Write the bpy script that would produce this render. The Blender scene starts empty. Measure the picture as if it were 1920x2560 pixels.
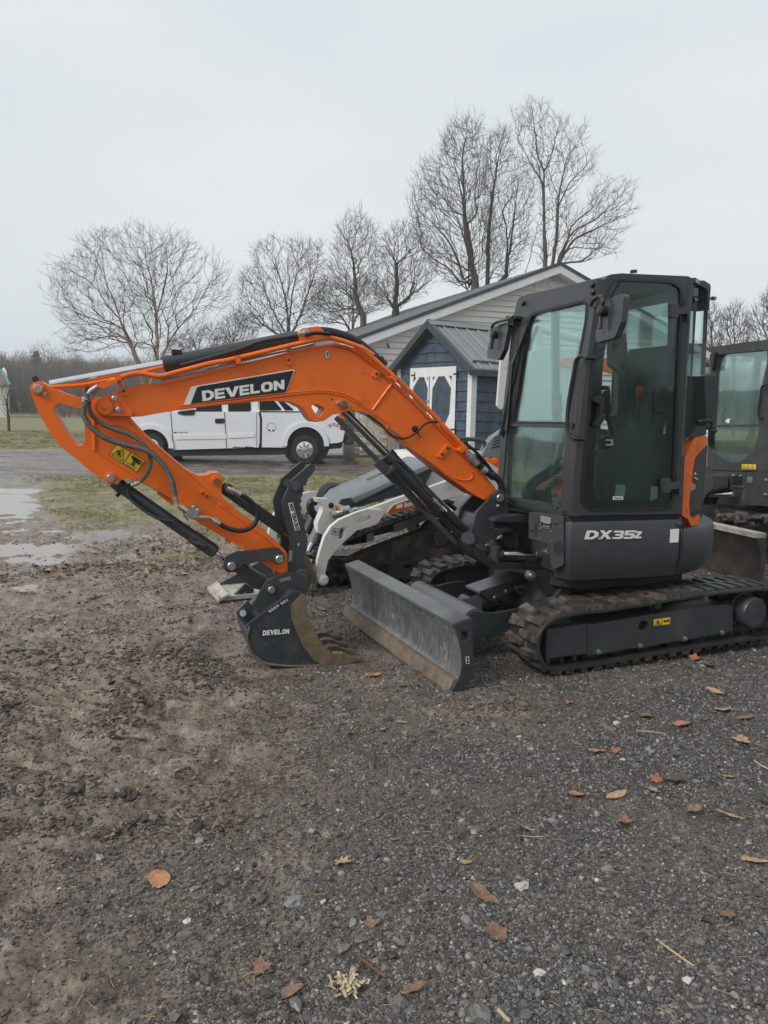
import bpy, bmesh, math, random
import numpy as np
from mathutils import Vector, Matrix, noise
from mathutils.geometry import tessellate_polygon
R = math.radians
sc = bpy.context.scene
COL = sc.collection
# ---------------------------------------------------------------- camera
F, CX, CY, CAMH = 1950.0, 960.0, 1280.0, 1.55
PITCH, ROLL = R(7.54), 0.020
CAMP = Vector((0, 0, CAMH))
_F = Vector((0, math.cos(PITCH), -math.sin(PITCH)))
_U0 = Vector((0, math.sin(PITCH), math.cos(PITCH)))
_R0 = Vector((1, 0, 0))
_R = _R0*math.cos(ROLL) + _U0*math.sin(ROLL)
_U = -_R0*math.sin(ROLL) + _U0*math.cos(ROLL)
cd = bpy.data.cameras.new('camera'); cam = bpy.data.objects.new('camera', cd); COL.objects.link(cam)
m = Matrix.Identity(4)
for i, v in enumerate((_R, _U, -_F)):
    m[0][i], m[1][i], m[2][i] = v
m.translation = CAMP
cam.matrix_world = m
cd.sensor_fit = 'VERTICAL'; cd.sensor_height = 36; cd.lens = 36*F/2560
cd.clip_start = 0.05; cd.clip_end = 2000
sc.camera = cam
# ---------------------------------------------------------------- sky, sun, exposure
w = bpy.data.worlds.new('World'); sc.world = w; w.use_nodes = True
nt = w.node_tree; bg = nt.nodes['Background']
sky = nt.nodes.new('ShaderNodeTexSky'); sky.sky_type = 'NISHITA'; sky.sun_disc = False
sky.sun_elevation = R(40); sky.sun_rotation = R(232)
sky.dust_density = 6; sky.air_density = 1.2
hs = nt.nodes.new('ShaderNodeHueSaturation'); hs.inputs['Saturation'].default_value = 0.10
nt.links.new(sky.outputs[0], hs.inputs['Color'])
tc = nt.nodes.new('ShaderNodeTexCoord')
mp = nt.nodes.new('ShaderNodeMapping'); mp.inputs['Scale'].default_value = (1, 1, 3)
nt.links.new(tc.outputs['Generated'], mp.inputs[0])
nz = nt.nodes.new('ShaderNodeTexNoise'); nz.inputs['Scale'].default_value = 1.6; nz.inputs['Detail'].default_value = 3; nz.inputs['Roughness'].default_value = .45
nt.links.new(mp.outputs[0], nz.inputs['Vector'])
cr = nt.nodes.new('ShaderNodeValToRGB')
cr.color_ramp.elements[0].position = .3; cr.color_ramp.elements[0].color = (7.9, 8.65, 9.2, 1)
cr.color_ramp.elements[1].position = .7; cr.color_ramp.elements[1].color = (9.3, 9.75, 10.05, 1)
nt.links.new(nz.outputs[0], cr.inputs[0])
mx = nt.nodes.new('ShaderNodeMix'); mx.data_type = 'RGBA'; mx.inputs[0].default_value = .93
nt.links.new(hs.outputs[0], mx.inputs[6]); nt.links.new(cr.outputs[0], mx.inputs[7])
nt.links.new(mx.outputs[2], bg.inputs['Color'])
bg.inputs['Strength'].default_value = 0.066
sd = bpy.data.lights.new('sun', 'SUN'); sd.energy = 1.5; sd.angle = R(22); sd.color = (1, .97, .93)
sun = bpy.data.objects.new('sun', sd); COL.objects.link(sun)
sun.rotation_euler = (R(50), 0, R(-52))
sc.view_settings.view_transform = 'Standard'; sc.view_settings.look = 'None'
sc.view_settings.exposure = 0.45; sc.view_settings.gamma = 1.0; sc.view_settings.use_curve_mapping = False
sc.cycles.max_bounces = 8; sc.cycles.transparent_max_bounces = 16

# ---------------------------------------------------------------- pixel helpers: points of the photograph as points on real planes
CR = {1: (50, 780, 3.1904), 2: (450, 780, 3.1904), 3: (480, 1200, 3.456), 4: (820, 1100, 3.318), 5: (1200, 660, 2.765),
      6: (1220, 1240, 2.37), 7: (820, 620, 3.318), 8: (1700, 660, 2.459), 9: (300, 960, 2.765), 10: (750, 1140, 3.318),
      11: (0, 850, 3.687), 12: (100, 500, 2.074), 13: (900, 220, 2.304), 14: (0, 1500, 1.843), 15: (900, 1500, 1.626),
      16: (0, 1080, 2.765), 17: (1140, 1000, 4.608), 18: (1560, 1040, 4.608), 19: (840, 1000, 5.53), 20: (0, 860, 6.381),
      21: (1180, 1400, 3.770), 22: (1720, 680, 7.9), 23: (640, 800, 2.9625), 24: (520, 1380, 5.53), 0: (0, 0, 1.0)}
def pc(k, *pts):
    ox, oy, s = CR[k]
    return [(ox+p[0]/s, oy+p[1]/s) + ((p[2]/s,) if len(p) > 2 else ()) for p in pts]
def ray(px, py):
    return (_F*F + _R*(px-CX) - _U*(py-CY)).normalized()
def hit(p, P0, N):
    d = ray(p[0], p[1])
    t = (Vector(P0)-CAMP).dot(N)/d.dot(N)
    return CAMP + d*t
def gnd(px, py, z=0.0):
    return hit((px, py), (0, 0, z), Vector((0, 0, 1)))
def topx(P):
    v = Vector(P)-CAMP
    z = v.dot(_F)
    return CX+F*v.dot(_R)/z, CY-F*v.dot(_U)/z
class Fr:
    """local frame: x to the rear (right), y away from the viewer, z up"""
    def __init__(s, o, deg):
        s.o = Vector(o); a = R(deg)
        s.x = Vector((math.cos(a), math.sin(a), 0)); s.y = Vector((-math.sin(a), math.cos(a), 0)); s.z = Vector((0, 0, 1))
    def w(s, x, y, z): return s.o + s.x*x + s.y*y + s.z*z
    def side(s, y): return (s.w(0, y, 0), s.y)          # plane y = const; extrudes away from the viewer
    def front(s, x): return (s.w(x, 0, 0), s.x)
    def loc(s, P):
        v = Vector(P)-s.o
        return v.dot(s.x), v.dot(s.y), v.z
def fil(pts, seg=5):
    """round the corners that carry a radius"""
    out = []; n = len(pts)
    for i, p in enumerate(pts):
        if len(p) < 3 or p[2] <= 0:
            out.append((p[0], p[1])); continue
        a = Vector(pts[i-1][:2]); b = Vector(p[:2]); c = Vector(pts[(i+1) % n][:2])
        u = (a-b); v = (c-b); lu, lv = u.length, v.length
        if lu < 1e-6 or lv < 1e-6: out.append((p[0], p[1])); continue
        u /= lu; v /= lv
        ang = math.acos(max(-1, min(1, u.dot(v))))
        if ang > 3.1 or ang < .02: out.append((p[0], p[1])); continue
        t = min(p[2]/math.tan(ang/2), lu*.49, lv*.49)
        r = t*math.tan(ang/2)
        cen = b + (u+v).normalized()*(r/math.sin(ang/2))
        s0 = b+u*t-cen; s1 = b+v*t-cen
        a0 = math.atan2(s0.y, s0.x); a1 = math.atan2(s1.y, s1.x)
        d = (a1-a0+math.pi) % (2*math.pi)-math.pi
        for k in range(seg+1):
            th = a0+d*k/seg
            out.append((cen.x+r*math.cos(th), cen.y+r*math.sin(th)))
    return out
def catmull(P, n=6, closed=False):
    P = [Vector(p) for p in P]; out = []; N = len(P)
    rng = range(N if closed else N-1)
    for i in rng:
        p1, p2 = P[i], P[(i+1) % N]
        p0 = P[i-1] if (i > 0 or closed) else p1+(p1-p2)
        p3 = P[(i+2) % N] if (i+2 < N or closed) else p2+(p2-p1)
        for k in range(n):
            t = k/n
            out.append(.5*((2*p1)+(p2-p0)*t+(2*p0-5*p1+4*p2-p3)*t*t+(3*p1-p0-3*p2+p3)*t**3))
    if not closed: out.append(P[-1])
    return out
def on(plane, pts): return [hit(p, plane[0], plane[1]) for p in pts]

# ---------------------------------------------------------------- mesh builder
class MB:
    def __init__(s): s.v = []; s.f = []; s.m = []; s.cur = 0
    def add(s, vs, fs):
        b = len(s.v); s.v += [tuple(p) for p in vs]
        s.f += [tuple(b+i for i in f) for f in fs]; s.m += [s.cur]*len(fs); return s
    def prism(s, outer, off, holes=()):
        """polygon (3D points) with holes, extruded by the vector off; closed"""
        off = Vector(off)
        loops = [[Vector(p) for p in outer]]+[[Vector(p) for p in h] for h in holes]
        flat = [p for l in loops for p in l]; n = len(flat)
        tris = tessellate_polygon(loops)
        fs = [tuple(t) for t in tris]+[tuple(i+n for i in reversed(t)) for t in tris]
        b = 0
        for l in loops:
            k = len(l)
            fs += [(b+i, b+(i+1) % k, n+b+(i+1) % k, n+b+i) for i in range(k)]
            b += k
        s.add(flat+[p+off for p in flat], fs); return s
    def box(s, fr, x0, x1, y0, y1, z0, z1):
        c = [fr.w(x, y, z) for z in (z0, z1) for x, y in ((x0, y0), (x1, y0), (x1, y1), (x0, y1))]
        s.hexa(c); return s
    def hexa(s, c):
        s.add(c, [(3, 2, 1, 0), (4, 5, 6, 7), (0, 1, 5, 4), (1, 2, 6, 5), (2, 3, 7, 6), (3, 0, 4, 7)]); return s
    def tube(s, pts, r, n=8, cap=True):
        P = [Vector(p) for p in pts]; k = len(P)
        rs = r if isinstance(r, (list, tuple)) else [r]*k
        T = [(P[min(i+1, k-1)]-P[max(i-1, 0)]).normalized() for i in range(k)]
        u = T[0].orthogonal().normalized(); vs = []
        for i in range(k):
            u = (u-T[i]*u.dot(T[i])).normalized(); v = T[i].cross(u)
            for j in range(n):
                a = 2*math.pi*j/n
                vs.append(P[i]+(u*math.cos(a)+v*math.sin(a))*rs[i])
        fs = [(i*n+j, i*n+(j+1) % n, (i+1)*n+(j+1) % n, (i+1)*n+j) for i in range(k-1) for j in range(n)]
        if cap: fs += [tuple(reversed(range(n))), tuple((k-1)*n+j for j in range(n))]
        s.add(vs, fs); return s
    def cyl(s, a, b, r, n=20, r2=None):
        a, b = Vector(a), Vector(b)
        return s.tube([a, b], [r, r if r2 is None else r2], n)
    def lathe(s, a, axis, prof, n=24):
        """prof = [(distance along axis, radius)...]"""
        a, axis = Vector(a), Vector(axis).normalized()
        return s.tube([a+axis*(d+i*1e-5) for i, (d, r) in enumerate(prof)], [max(r, 1e-4) for d, r in prof], n)
    def bar(s, pts, w, h, up):
        """rectangular bar along points, w across, h along up"""
        P = [Vector(p) for p in pts]; k = len(P); up = Vector(up)
        vs = []
        for i in range(k):
            t = (P[min(i+1, k-1)]-P[max(i-1, 0)]).normalized()
            sd = t.cross(up).normalized(); uu = sd.cross(t).normalized()
            for a, b in ((-1, -1), (1, -1), (1, 1), (-1, 1)):
                vs.append(P[i]+sd*(a*w/2)+uu*(b*h/2))
        fs = [(i*4+j, i*4+(j+1) % 4, (i+1)*4+(j+1) % 4, (i+1)*4+j) for i in range(k-1) for j in range(4)]
        fs += [(3, 2, 1, 0), tuple((k-1)*4+j for j in range(4))]
        s.add(vs, fs); return s
    def mesh(s, name, mats, org=(0, 0, 0), smooth=35):
        me = bpy.data.meshes.new(name)
        o = Vector(org)
        me.from_pydata([(p[0]-o[0], p[1]-o[1], p[2]-o[2]) for p in s.v], [], s.f)
        if not isinstance(mats, (list, tuple)): mats = [mats]
        for mt in mats: me.materials.append(mt)
        if len(mats) > 1: me.polygons.foreach_set('material_index', s.m)
        bm = bmesh.new(); bm.from_mesh(me); bmesh.ops.recalc_face_normals(bm, faces=bm.faces); bm.to_mesh(me); bm.free()
        if smooth:
            me.shade_smooth(); me.set_sharp_from_angle(angle=R(smooth))
        me.update(); return me
    def build(s, name, mats, parent=None, label=None, smooth=35, **kw):
        return link(name, s.mesh(name, mats, worldloc(parent), smooth), parent, label=label, **kw)
ROOTLOC = {}
def worldloc(o):
    p = Vector((0, 0, 0))
    while o is not None:
        p += o.location; o = o.parent
    return p
def link(name, me, parent=None, label=None, cat=None, group=None, kind=None, loc=None):
    o = bpy.data.objects.new(name, me); COL.objects.link(o)
    if parent is not None: o.parent = parent
    if loc is not None: o.location = loc
    tag(o, label, cat, group, kind); return o
def tag(o, label=None, cat=None, group=None, kind=None):
    if label: o['label'] = label
    if cat: o['category'] = cat
    if group: o['group'] = group
    if kind: o['kind'] = kind
    return o
def thing(name, loc, label, cat, group=None):
    return link(name, None, loc=Vector(loc), label=label, cat=cat, group=group)
def plate(plane, pts, thick, name, mat, parent, holes=(), rnd=True, **kw):
    """a traced outline on a real plane, with real thickness away from the viewer"""
    q = fil(pts) if rnd else pts
    return MB().prism(on(plane, q), plane[1]*thick, [on(plane, fil(h)) for h in holes]).build(name, mat, parent, **kw)

# ---------------------------------------------------------------- materials
def nn(nt, t, **k):
    n = nt.nodes.new(t)
    for a, b in k.items(): setattr(n, a, b)
    return n
def mat(name, col, rough=.5, metal=0, spec=.5, var=.15, vscale=6, bump=.0, bscale=60, dirt=0, dirtcol=(.16, .11, .075), dscale=5, bevel=0, coat=0, low=0, streak=0, drops=0):
    """painted or raw surface: colour variation, dirt with its own noise shape, fine relief, softened edges"""
    mt = bpy.data.materials.new(name); mt.use_nodes = True
    nt = mt.node_tree; bs = nt.nodes['Principled BSDF']; L = nt.links
    bs.inputs['Metallic'].default_value = metal; bs.inputs['Roughness'].default_value = rough
    bs.inputs['Specular IOR Level'].default_value = spec
    if coat: bs.inputs['Coat Weight'].default_value = coat; bs.inputs['Coat Roughness'].default_value = .15
    tc = nn(nt, 'ShaderNodeNewGeometry'); pos = tc.outputs['Position']
    n1 = nn(nt, 'ShaderNodeTexNoise'); n1.inputs['Scale'].default_value = vscale; n1.inputs['Detail'].default_value = 5
    L.new(pos, n1.inputs['Vector'])
    mr = nn(nt, 'ShaderNodeMapRange'); mr.inputs[1].default_value = .25; mr.inputs[2].default_value = .75
    mr.inputs[3].default_value = 1-var; mr.inputs[4].default_value = 1+var; L.new(n1.outputs[0], mr.inputs[0])
    mul = nn(nt, 'ShaderNodeMix', data_type='RGBA', blend_type='MULTIPLY'); mul.inputs[0].default_value = 1
    mul.inputs[6].default_value = (*col, 1); L.new(mr.outputs[0], mul.inputs[7])
    out = mul.outputs[2]
    if dirt or low:
        n2 = nn(nt, 'ShaderNodeTexNoise'); n2.inputs['Scale'].default_value = dscale; n2.inputs['Detail'].default_value = 9; n2.inputs['Roughness'].default_value = .68
        if streak:
            mp = nn(nt, 'ShaderNodeMapping'); mp.inputs['Scale'].default_value = (1, 1, streak); L.new(pos, mp.inputs[0]); L.new(mp.outputs[0], n2.inputs['Vector'])
        else: L.new(pos, n2.inputs['Vector'])
        src = n2.outputs[0]
        m2 = nn(nt, 'ShaderNodeMapRange'); m2.inputs[1].default_value = .62-dirt*.35; m2.inputs[2].default_value = .82-dirt*.3
        m2.inputs[3].default_value = 0; m2.inputs[4].default_value = .85; L.new(src, m2.inputs[0])
        mx = nn(nt, 'ShaderNodeMix', data_type='RGBA'); L.new(m2.outputs[0], mx.inputs[0]); L.new(out, mx.inputs[6]); mx.inputs[7].default_value = (*dirtcol, 1)
        out = mx.outputs[2]
        m3 = nn(nt, 'ShaderNodeMapRange'); m3.inputs[3].default_value = rough; m3.inputs[4].default_value = .85; L.new(m2.outputs[0], m3.inputs[0]); L.new(m3.outputs[0], bs.inputs['Roughness'])
    L.new(out, bs.inputs['Base Color'])
    last = None
    if bevel:
        bv = nn(nt, 'ShaderNodeBevel', samples=4); bv.inputs[0].default_value = bevel; last = bv.outputs[0]
    if bump:
        n3 = nn(nt, 'ShaderNodeTexNoise'); n3.inputs['Scale'].default_value = bscale; n3.inputs['Detail'].default_value = 4; L.new(pos, n3.inputs['Vector'])
        bp = nn(nt, 'ShaderNodeBump'); bp.inputs['Strength'].default_value = bump; bp.inputs['Distance'].default_value = .004; L.new(n3.outputs[0], bp.inputs['Height'])
        if last: L.new(last, bp.inputs['Normal'])
        last = bp.outputs[0]
    if drops:
        vo = nn(nt, 'ShaderNodeTexVoronoi'); vo.inputs['Scale'].default_value = 75; L.new(pos, vo.inputs['Vector'])
        d1 = nn(nt, 'ShaderNodeMapRange'); d1.inputs[1].default_value = .12; d1.inputs[2].default_value = .30; d1.inputs[3].default_value = 1; d1.inputs[4].default_value = 0; L.new(vo.outputs['Distance'], d1.inputs[0])
        bp = nn(nt, 'ShaderNodeBump'); bp.inputs['Strength'].default_value = drops; bp.inputs['Distance'].default_value = .003; L.new(d1.outputs[0], bp.inputs['Height'])
        if last: L.new(last, bp.inputs['Normal'])
        last = bp.outputs[0]
    if last: L.new(last, bs.inputs['Normal'])
    return mt
def glassmat(name, tint=(.55, .74, .70), refl=.12, dirt=.12, dcol=(.45, .58, .55)):
    mt = bpy.data.materials.new(name); mt.use_nodes = True; nt = mt.node_tree; L = nt.links
    for n in list(nt.nodes): nt.nodes.remove(n)
    out = nn(nt, 'ShaderNodeOutputMaterial'); tr = nn(nt, 'ShaderNodeBsdfTransparent'); tr.inputs[0].default_value = (*tint, 1)
    gl = nn(nt, 'ShaderNodeBsdfGlossy'); gl.inputs['Roughness'].default_value = .02; gl.inputs[0].default_value = (.9, .95, .95, 1)
    fr = nn(nt, 'ShaderNodeFresnel'); fr.inputs[0].default_value = 1.5
    ml = nn(nt, 'ShaderNodeMath', operation='MULTIPLY_ADD'); ml.inputs[1].default_value = .6; ml.inputs[2].default_value = refl*.1; L.new(fr.outputs[0], ml.inputs[0])
    mx = nn(nt, 'ShaderNodeMixShader'); L.new(ml.outputs[0], mx.inputs[0]); L.new(tr.outputs[0], mx.inputs[1]); L.new(gl.outputs[0], mx.inputs[2])
    df = nn(nt, 'ShaderNodeBsdfDiffuse'); df.inputs[0].default_value = (*dcol, 1)
    g = nn(nt, 'ShaderNodeNewGeometry'); mp = nn(nt, 'ShaderNodeMapping'); mp.inputs['Scale'].default_value = (14, 14, 3); L.new(g.outputs['Position'], mp.inputs[0])
    nz = nn(nt, 'ShaderNodeTexNoise'); nz.inputs['Scale'].default_value = 2; nz.inputs['Detail'].default_value = 8; nz.inputs['Roughness'].default_value = .7; L.new(mp.outputs[0], nz.inputs['Vector'])
    mr = nn(nt, 'ShaderNodeMapRange'); mr.inputs[1].default_value = .3; mr.inputs[2].default_value = .8; mr.inputs[3].default_value = dirt*.3; mr.inputs[4].default_value = dirt*2; L.new(nz.outputs[0], mr.inputs[0])
    m2 = nn(nt, 'ShaderNodeMixShader'); L.new(mr.outputs[0], m2.inputs[0]); L.new(mx.outputs[0], m2.inputs[1]); L.new(df.outputs[0], m2.inputs[2])
    L.new(m2.outputs[0], out.inputs[0]); return mt
M = {}
M['orange'] = mat('orange_paint', (.80, .145, .008), .34, var=.06, vscale=3, bump=.15, bscale=40, bevel=.004, dirt=.13, dirtcol=(.30, .085, .022), dscale=9, drops=.35)
M['charcoal'] = mat('charcoal_paint', (.040, .045, .049), .38, var=.18, bump=.2, bscale=90, bevel=.004, dirt=.10, dirtcol=(.085, .075, .065), dscale=4)
M['charcoal_wet'] = mat('wet_charcoal_paint', (.040, .046, .052), .28, var=.2, bump=.1, bscale=70, bevel=.004, dirt=.16, dirtcol=(.10, .075, .055), dscale=9)
M['blade'] = mat('grey_blade_paint', (.090, .098, .104), .28, var=.25, vscale=9, bump=.3, bscale=45, bevel=.004, dirt=.22, dirtcol=(.20, .145, .09), dscale=14, streak=.35)
def addstreaks(mt, col, sc_, lo, hi, amt):
    nt = mt.node_tree; L = nt.links; bs = nt.nodes['Principled BSDF']; src = bs.inputs['Base Color'].links[0].from_socket
    g = nn(nt, 'ShaderNodeNewGeometry'); mp = nn(nt, 'ShaderNodeMapping'); mp.inputs['Scale'].default_value = sc_; L.new(g.outputs['Position'], mp.inputs[0])
    n = nn(nt, 'ShaderNodeTexNoise'); n.inputs['Scale'].default_value = 1; n.inputs['Detail'].default_value = 3; n.inputs['Distortion'].default_value = 1.2; L.new(mp.outputs[0], n.inputs[0])
    mr = nn(nt, 'ShaderNodeMapRange'); mr.inputs[1].default_value = lo; mr.inputs[2].default_value = hi; mr.inputs[3].default_value = 0; mr.inputs[4].default_value = amt; L.new(n.outputs[0], mr.inputs[0])
    mx = nn(nt, 'ShaderNodeMix', data_type='RGBA'); L.new(mr.outputs[0], mx.inputs[0]); L.new(src, mx.inputs[6]); mx.inputs[7].default_value = (*col, 1); L.new(mx.outputs[2], bs.inputs['Base Color'])
M['bladeface'] = mat('scraped_blade_face', (.145, .156, .163), .24, var=.3, vscale=9, bump=.35, bscale=45, bevel=.004, dirt=.14, dirtcol=(.20, .145, .09), dscale=14, streak=.35)
addstreaks(M['bladeface'], (.045, .049, .052), (70, 70, 5), .50, .60, .65); addstreaks(M['bladeface'], (.42, .33, .21), (40, 40, 12), .63, .67, .8)
M['bucket'] = mat('worn_bucket_steel', (.034, .042, .048), .36, var=.3, vscale=8, bump=.3, bscale=50, bevel=.003, dirt=.22, dirtcol=(.10, .075, .045), dscale=6)
addstreaks(M['bucket'], (.13, .12, .10), (9, 9, 42), .62, .70, .5)
M['rustmud'] = mat('muddy_bare_steel', (.12, .095, .058), .36, var=.4, vscale=12, bump=.8, bscale=60, dirt=.5, dirtcol=(.20, .14, .09), dscale=16)
M['edge'] = mat('muddy_cutting_edge', (.14, .11, .08), .6, var=.4, vscale=15, bump=1, bscale=50, dirt=.45, dirtcol=(.22, .16, .11), dscale=12)
M['black'] = mat('black_rubber', (.010, .010, .011), .5, var=.2, bump=.3, bscale=80)
M['blackgloss'] = mat('black_plastic', (.016, .017, .018), .30, var=.2, bevel=.003)
M['rubber'] = mat('track_rubber', (.032, .031, .031), .38, var=.3, vscale=14, bump=.6, bscale=40, dirt=.14, dirtcol=(.15, .105, .075), dscale=5)
M['mudrubber'] = mat('mud_caked_rubber', (.040, .036, .033), .6, var=.35, vscale=14, bump=1.6, bscale=55, dirt=.42, dirtcol=(.19, .135, .098), dscale=7)
M['darkmetal'] = mat('dark_oily_metal', (.018, .016, .015), .6, var=.4, bump=.5, dirt=.3, dirtcol=(.07, .045, .03), dscale=8)
addstreaks(M['charcoal'], (.10, .10, .095), (7, 7, 30), .66, .74, .35); addstreaks(M['charcoal'], (.11, .08, .058), (5, 5, 7), .64, .76, .4)
addstreaks(M['orange'], (.42, .20, .09), (6, 6, 11), .66, .80, .35)
M['chrome'] = mat('chromed_rod', (.72, .73, .75), .10, metal=1, var=.05)
M['darkchrome'] = mat('darker_chromed_rod', (.35, .36, .38), .12, metal=1, var=.05)
M['steel'] = mat('zinc_steel', (.45, .44, .42), .35, metal=.9, var=.2, vscale=40)
M['hosegrey'] = mat('grey_spiral_hose', (.10, .10, .095), .5, var=.3, vscale=30, dirt=.3, dirtcol=(.22, .20, .17), dscale=20)
M['white'] = mat('white_print', (.75, .75, .73), .5, var=.03)
M['blackprint'] = mat('black_print', (.012, .013, .015), .45, var=.03)
M['yellow'] = mat('yellow_sticker', (.78, .52, .03), .45, var=.05)
M['glass'] = glassmat('tinted_cab_glass', tint=(.86, .955, .93), refl=.1, dirt=.018, dcol=(.48, .66, .62))
M['glassdark'] = glassmat('dark_door_glass', tint=(.72, .80, .78), refl=0, dirt=.008, dcol=(.35, .45, .43))
M['interior'] = mat('grey_interior_plastic', (.12, .135, .13), .6, var=.1)
M['interior_dark'] = mat('dark_interior_plastic', (.042, .046, .047), .5, var=.1)
M['redwood'] = mat('orange_knob', (.45, .10, .02), .4, var=.1)
# ================================================================ decals and lettering
LET = {  # blocky capitals on a 0..1 cell: strokes as polygons (outer, holes)
 'D': ([(0, 0), (.62, 0), (1, .28), (1, .72), (.62, 1), (0, 1)], [[(.3, .24), (.3, .76), (.52, .76), (.7, .6), (.7, .4), (.52, .24)]]),
 'E': ([(0, 0), (1, 0), (1, .22), (.31, .22), (.31, .39), (.93, .39), (.93, .61), (.31, .61), (.31, .78), (1, .78), (1, 1), (0, 1)], []),
 'V': ([(.36, 0), (.64, 0), (1.06, 1), (.72, 1), (.5, .36), (.28, 1), (-.06, 1)], []),
 'L': ([(0, 0), (.95, 0), (.95, .24), (.31, .24), (.31, 1), (0, 1)], []),
 'O': ([(.22, 0), (.78, 0), (1, .25), (1, .75), (.78, 1), (.22, 1), (0, .75), (0, .25)], [[(.38, .24), (.29, .36), (.29, .64), (.38, .76), (.62, .76), (.71, .64), (.71, .36), (.62, .24)]]),
 'N': ([(0, 0), (.3, 0), (.3, .52), (.72, 0), (1, 0), (1, 1), (.7, 1), (.7, .48), (.28, 1), (0, 1)], []),
 'X': ([(0, 0), (.33, 0), (.52, .33), (.72, 0), (1.06, 0), (.68, .52), (1, 1), (.68, 1), (.5, .70), (.32, 1), (-.02, 1), (.34, .5)], []),
 '3': ([(0, 0), (.8, 0), (1, .14), (1, .4), (.86, .5), (1, .6), (1, .86), (.8, 1), (0, 1), (0, .78), (.68, .78), (.68, .61), (.2, .61), (.2, .39), (.68, .39), (.68, .22), (0, .22)], []),
 '5': ([(0, 0), (.8, 0), (1, .18), (1, .5), (.82, .64), (.32, .64), (.32, .78), (1, .78), (1, 1), (0, 1), (0, .42), (.66, .42), (.66, .22), (0, .22)], []),
 'Z': ([(0, 0), (1, 0), (1, .25), (.45, .25), (1, .76), (1, 1), (0, 1), (0, .76), (.55, .76), (0, .25)], []),
}
class Quad:
    """bilinear patch given by four pixel corners (bottom-left, bottom-right, top-right, top-left) on a plane, lifted toward the viewer"""
    def __init__(s, plane, c, lift=.003):
        s.c = [p-plane[1]*lift for p in on(plane, c)]
        s.n = plane[1]
    def __call__(s, u, v):
        a, b, c, d = s.c
        return a*(1-u)*(1-v)+b*u*(1-v)+c*u*v+d*(1-u)*v
def letters(q, text, gap=.12, space=.5, th=.0015, widths=None, shear=0, sy=1, only=None):
    mb = MB(); W = []
    for ch in text: W.append(space if ch == ' ' else (widths or {}).get(ch, 1.0))
    tot = sum(W)+gap*(len(text)-1); x = 0
    for ch, wd in zip(text, W):
        if ch != ' ' and (only is None or ch in only):
            o, hs = LET[ch]
            f = lambda p: q((x+p[0]*wd)/tot+shear*p[1], p[1]*sy)
            mb.prism([f(p) for p in o], -q.n*th, [[f(p) for p in h] for h in hs])
        x += wd+gap
    return mb
def qpoly(q, pts, th=.001, mb=None, lift=0):
    mb = mb or MB()
    return mb.prism([q(*p)-q.n*lift for p in pts], -q.n*th)
def fonttext(q, text, aspect, bold=.0, th=.001, lift=0):
    """lettering from the built-in font, fitted to the patch"""
    cu = bpy.data.curves.new('t', 'FONT'); cu.body = text; cu.offset = bold; cu.resolution_u = 3
    ob = bpy.data.objects.new('t', cu); me = bpy.data.meshes.new_from_object(ob)
    xs = [v.co.x for v in me.vertices]; ys = [v.co.y for v in me.vertices]
    x0, x1, y0, y1 = min(xs), max(xs), min(ys), max(ys)
    mb = MB()
    mb.add([q((v.co.x-x0)/(x1-x0), (v.co.y-y0)/(y1-y0))-q.n*(th+lift) for v in me.vertices], [tuple(p.vertices) for p in me.polygons])
    bpy.data.objects.remove(ob); bpy.data.curves.remove(cu); bpy.data.meshes.remove(me)
    return mb

# ================================================================ the orange and charcoal mini excavator
U = Fr((.77, 5.3, 0), 17)
SW = U.w(.777, .045, 0)
T = Fr(SW, 23)
EX = thing('mini_excavator', (SW.x, SW.y, 0), 'orange and charcoal mini excavator with enclosed cab, boom reaching left, in the foreground', 'excavator')
YB = -.10   # near face of the boom
PB = U.side(YB)
outer = pc(1, (640, 828, 20), (596, 775, 60), (600, 715, 50), (690, 662, 20), (770, 635), (850, 605), (985, 573), (1030, 576, 30), (1110, 566), (1300, 522), (1500, 470)) \
    + pc(2, (400, 428), (640, 375), (850, 322), (1040, 275, 100), (1190, 252, 90), (1330, 275, 80), (1460, 345, 60)) \
    + pc(7, (150, 770, 40), (300, 880), (450, 1020), (590, 1145), (760, 1315), (920, 1478), (1080, 1645)) \
    + pc(4, (1180, 150), (1260, 240), (1398, 408, 30), (1330, 508, 20), (1205, 455), (1000, 312), (830, 175), (620, 0)) \
    + pc(7, (660, 1598, 60), (470, 1470, 60), (380, 1396), (290, 1358, 60), (180, 1350, 60), (60, 1380)) \
    + pc(2, (1230, 812), (1150, 868, 30), (1075, 880, 25), (1040, 850, 20), (985, 765, 60), (900, 722, 60), (790, 706), (600, 716), (300, 745), (0, 782)) \
    + pc(1, (1150, 800), (1080, 812, 40), (980, 832), (880, 838))
hole = pc(2, (1052, 738, 14), (1100, 735, 8), (1162, 772, 14), (1115, 838, 14), (1092, 838, 14), (1050, 760, 14))
boom = plate(PB, outer, .20, 'boom', M['orange'], EX, holes=[hole])
mb = MB()
rimlow = catmull(on(PB, pc(2, (0, 768), (300, 730), (600, 690), (800, 668), (1000, 645), (1150, 640), (1300, 668), (1420, 730), (1530, 800), (1659, 890))+pc(4, (480, -60), (640, 35), (830, 165), (1000, 290), (1180, 425), (1290, 490))), 5)
mb.bar(rimlow, .010, .012, PB[1])
mb.tube([p-U.y*.002 for p in catmull(on(PB, pc(2, (0, 750), (600, 672), (1000, 632), (1150, 626), (1310, 655), (1430, 718), (1659, 872))), 5)], .005, 6)
rimtop = catmull(on(PB, pc(1, (1110, 585), (1500, 495))+pc(2, (420, 440), (850, 335), (1060, 290), (1190, 270), (1320, 292), (1450, 365), (1560, 455), (1659, 560))+pc(7, (700, 1280), (920, 1500), (1180, 1790))), 5)
mb.bar(rimtop, .006, .010, PB[1])
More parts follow.
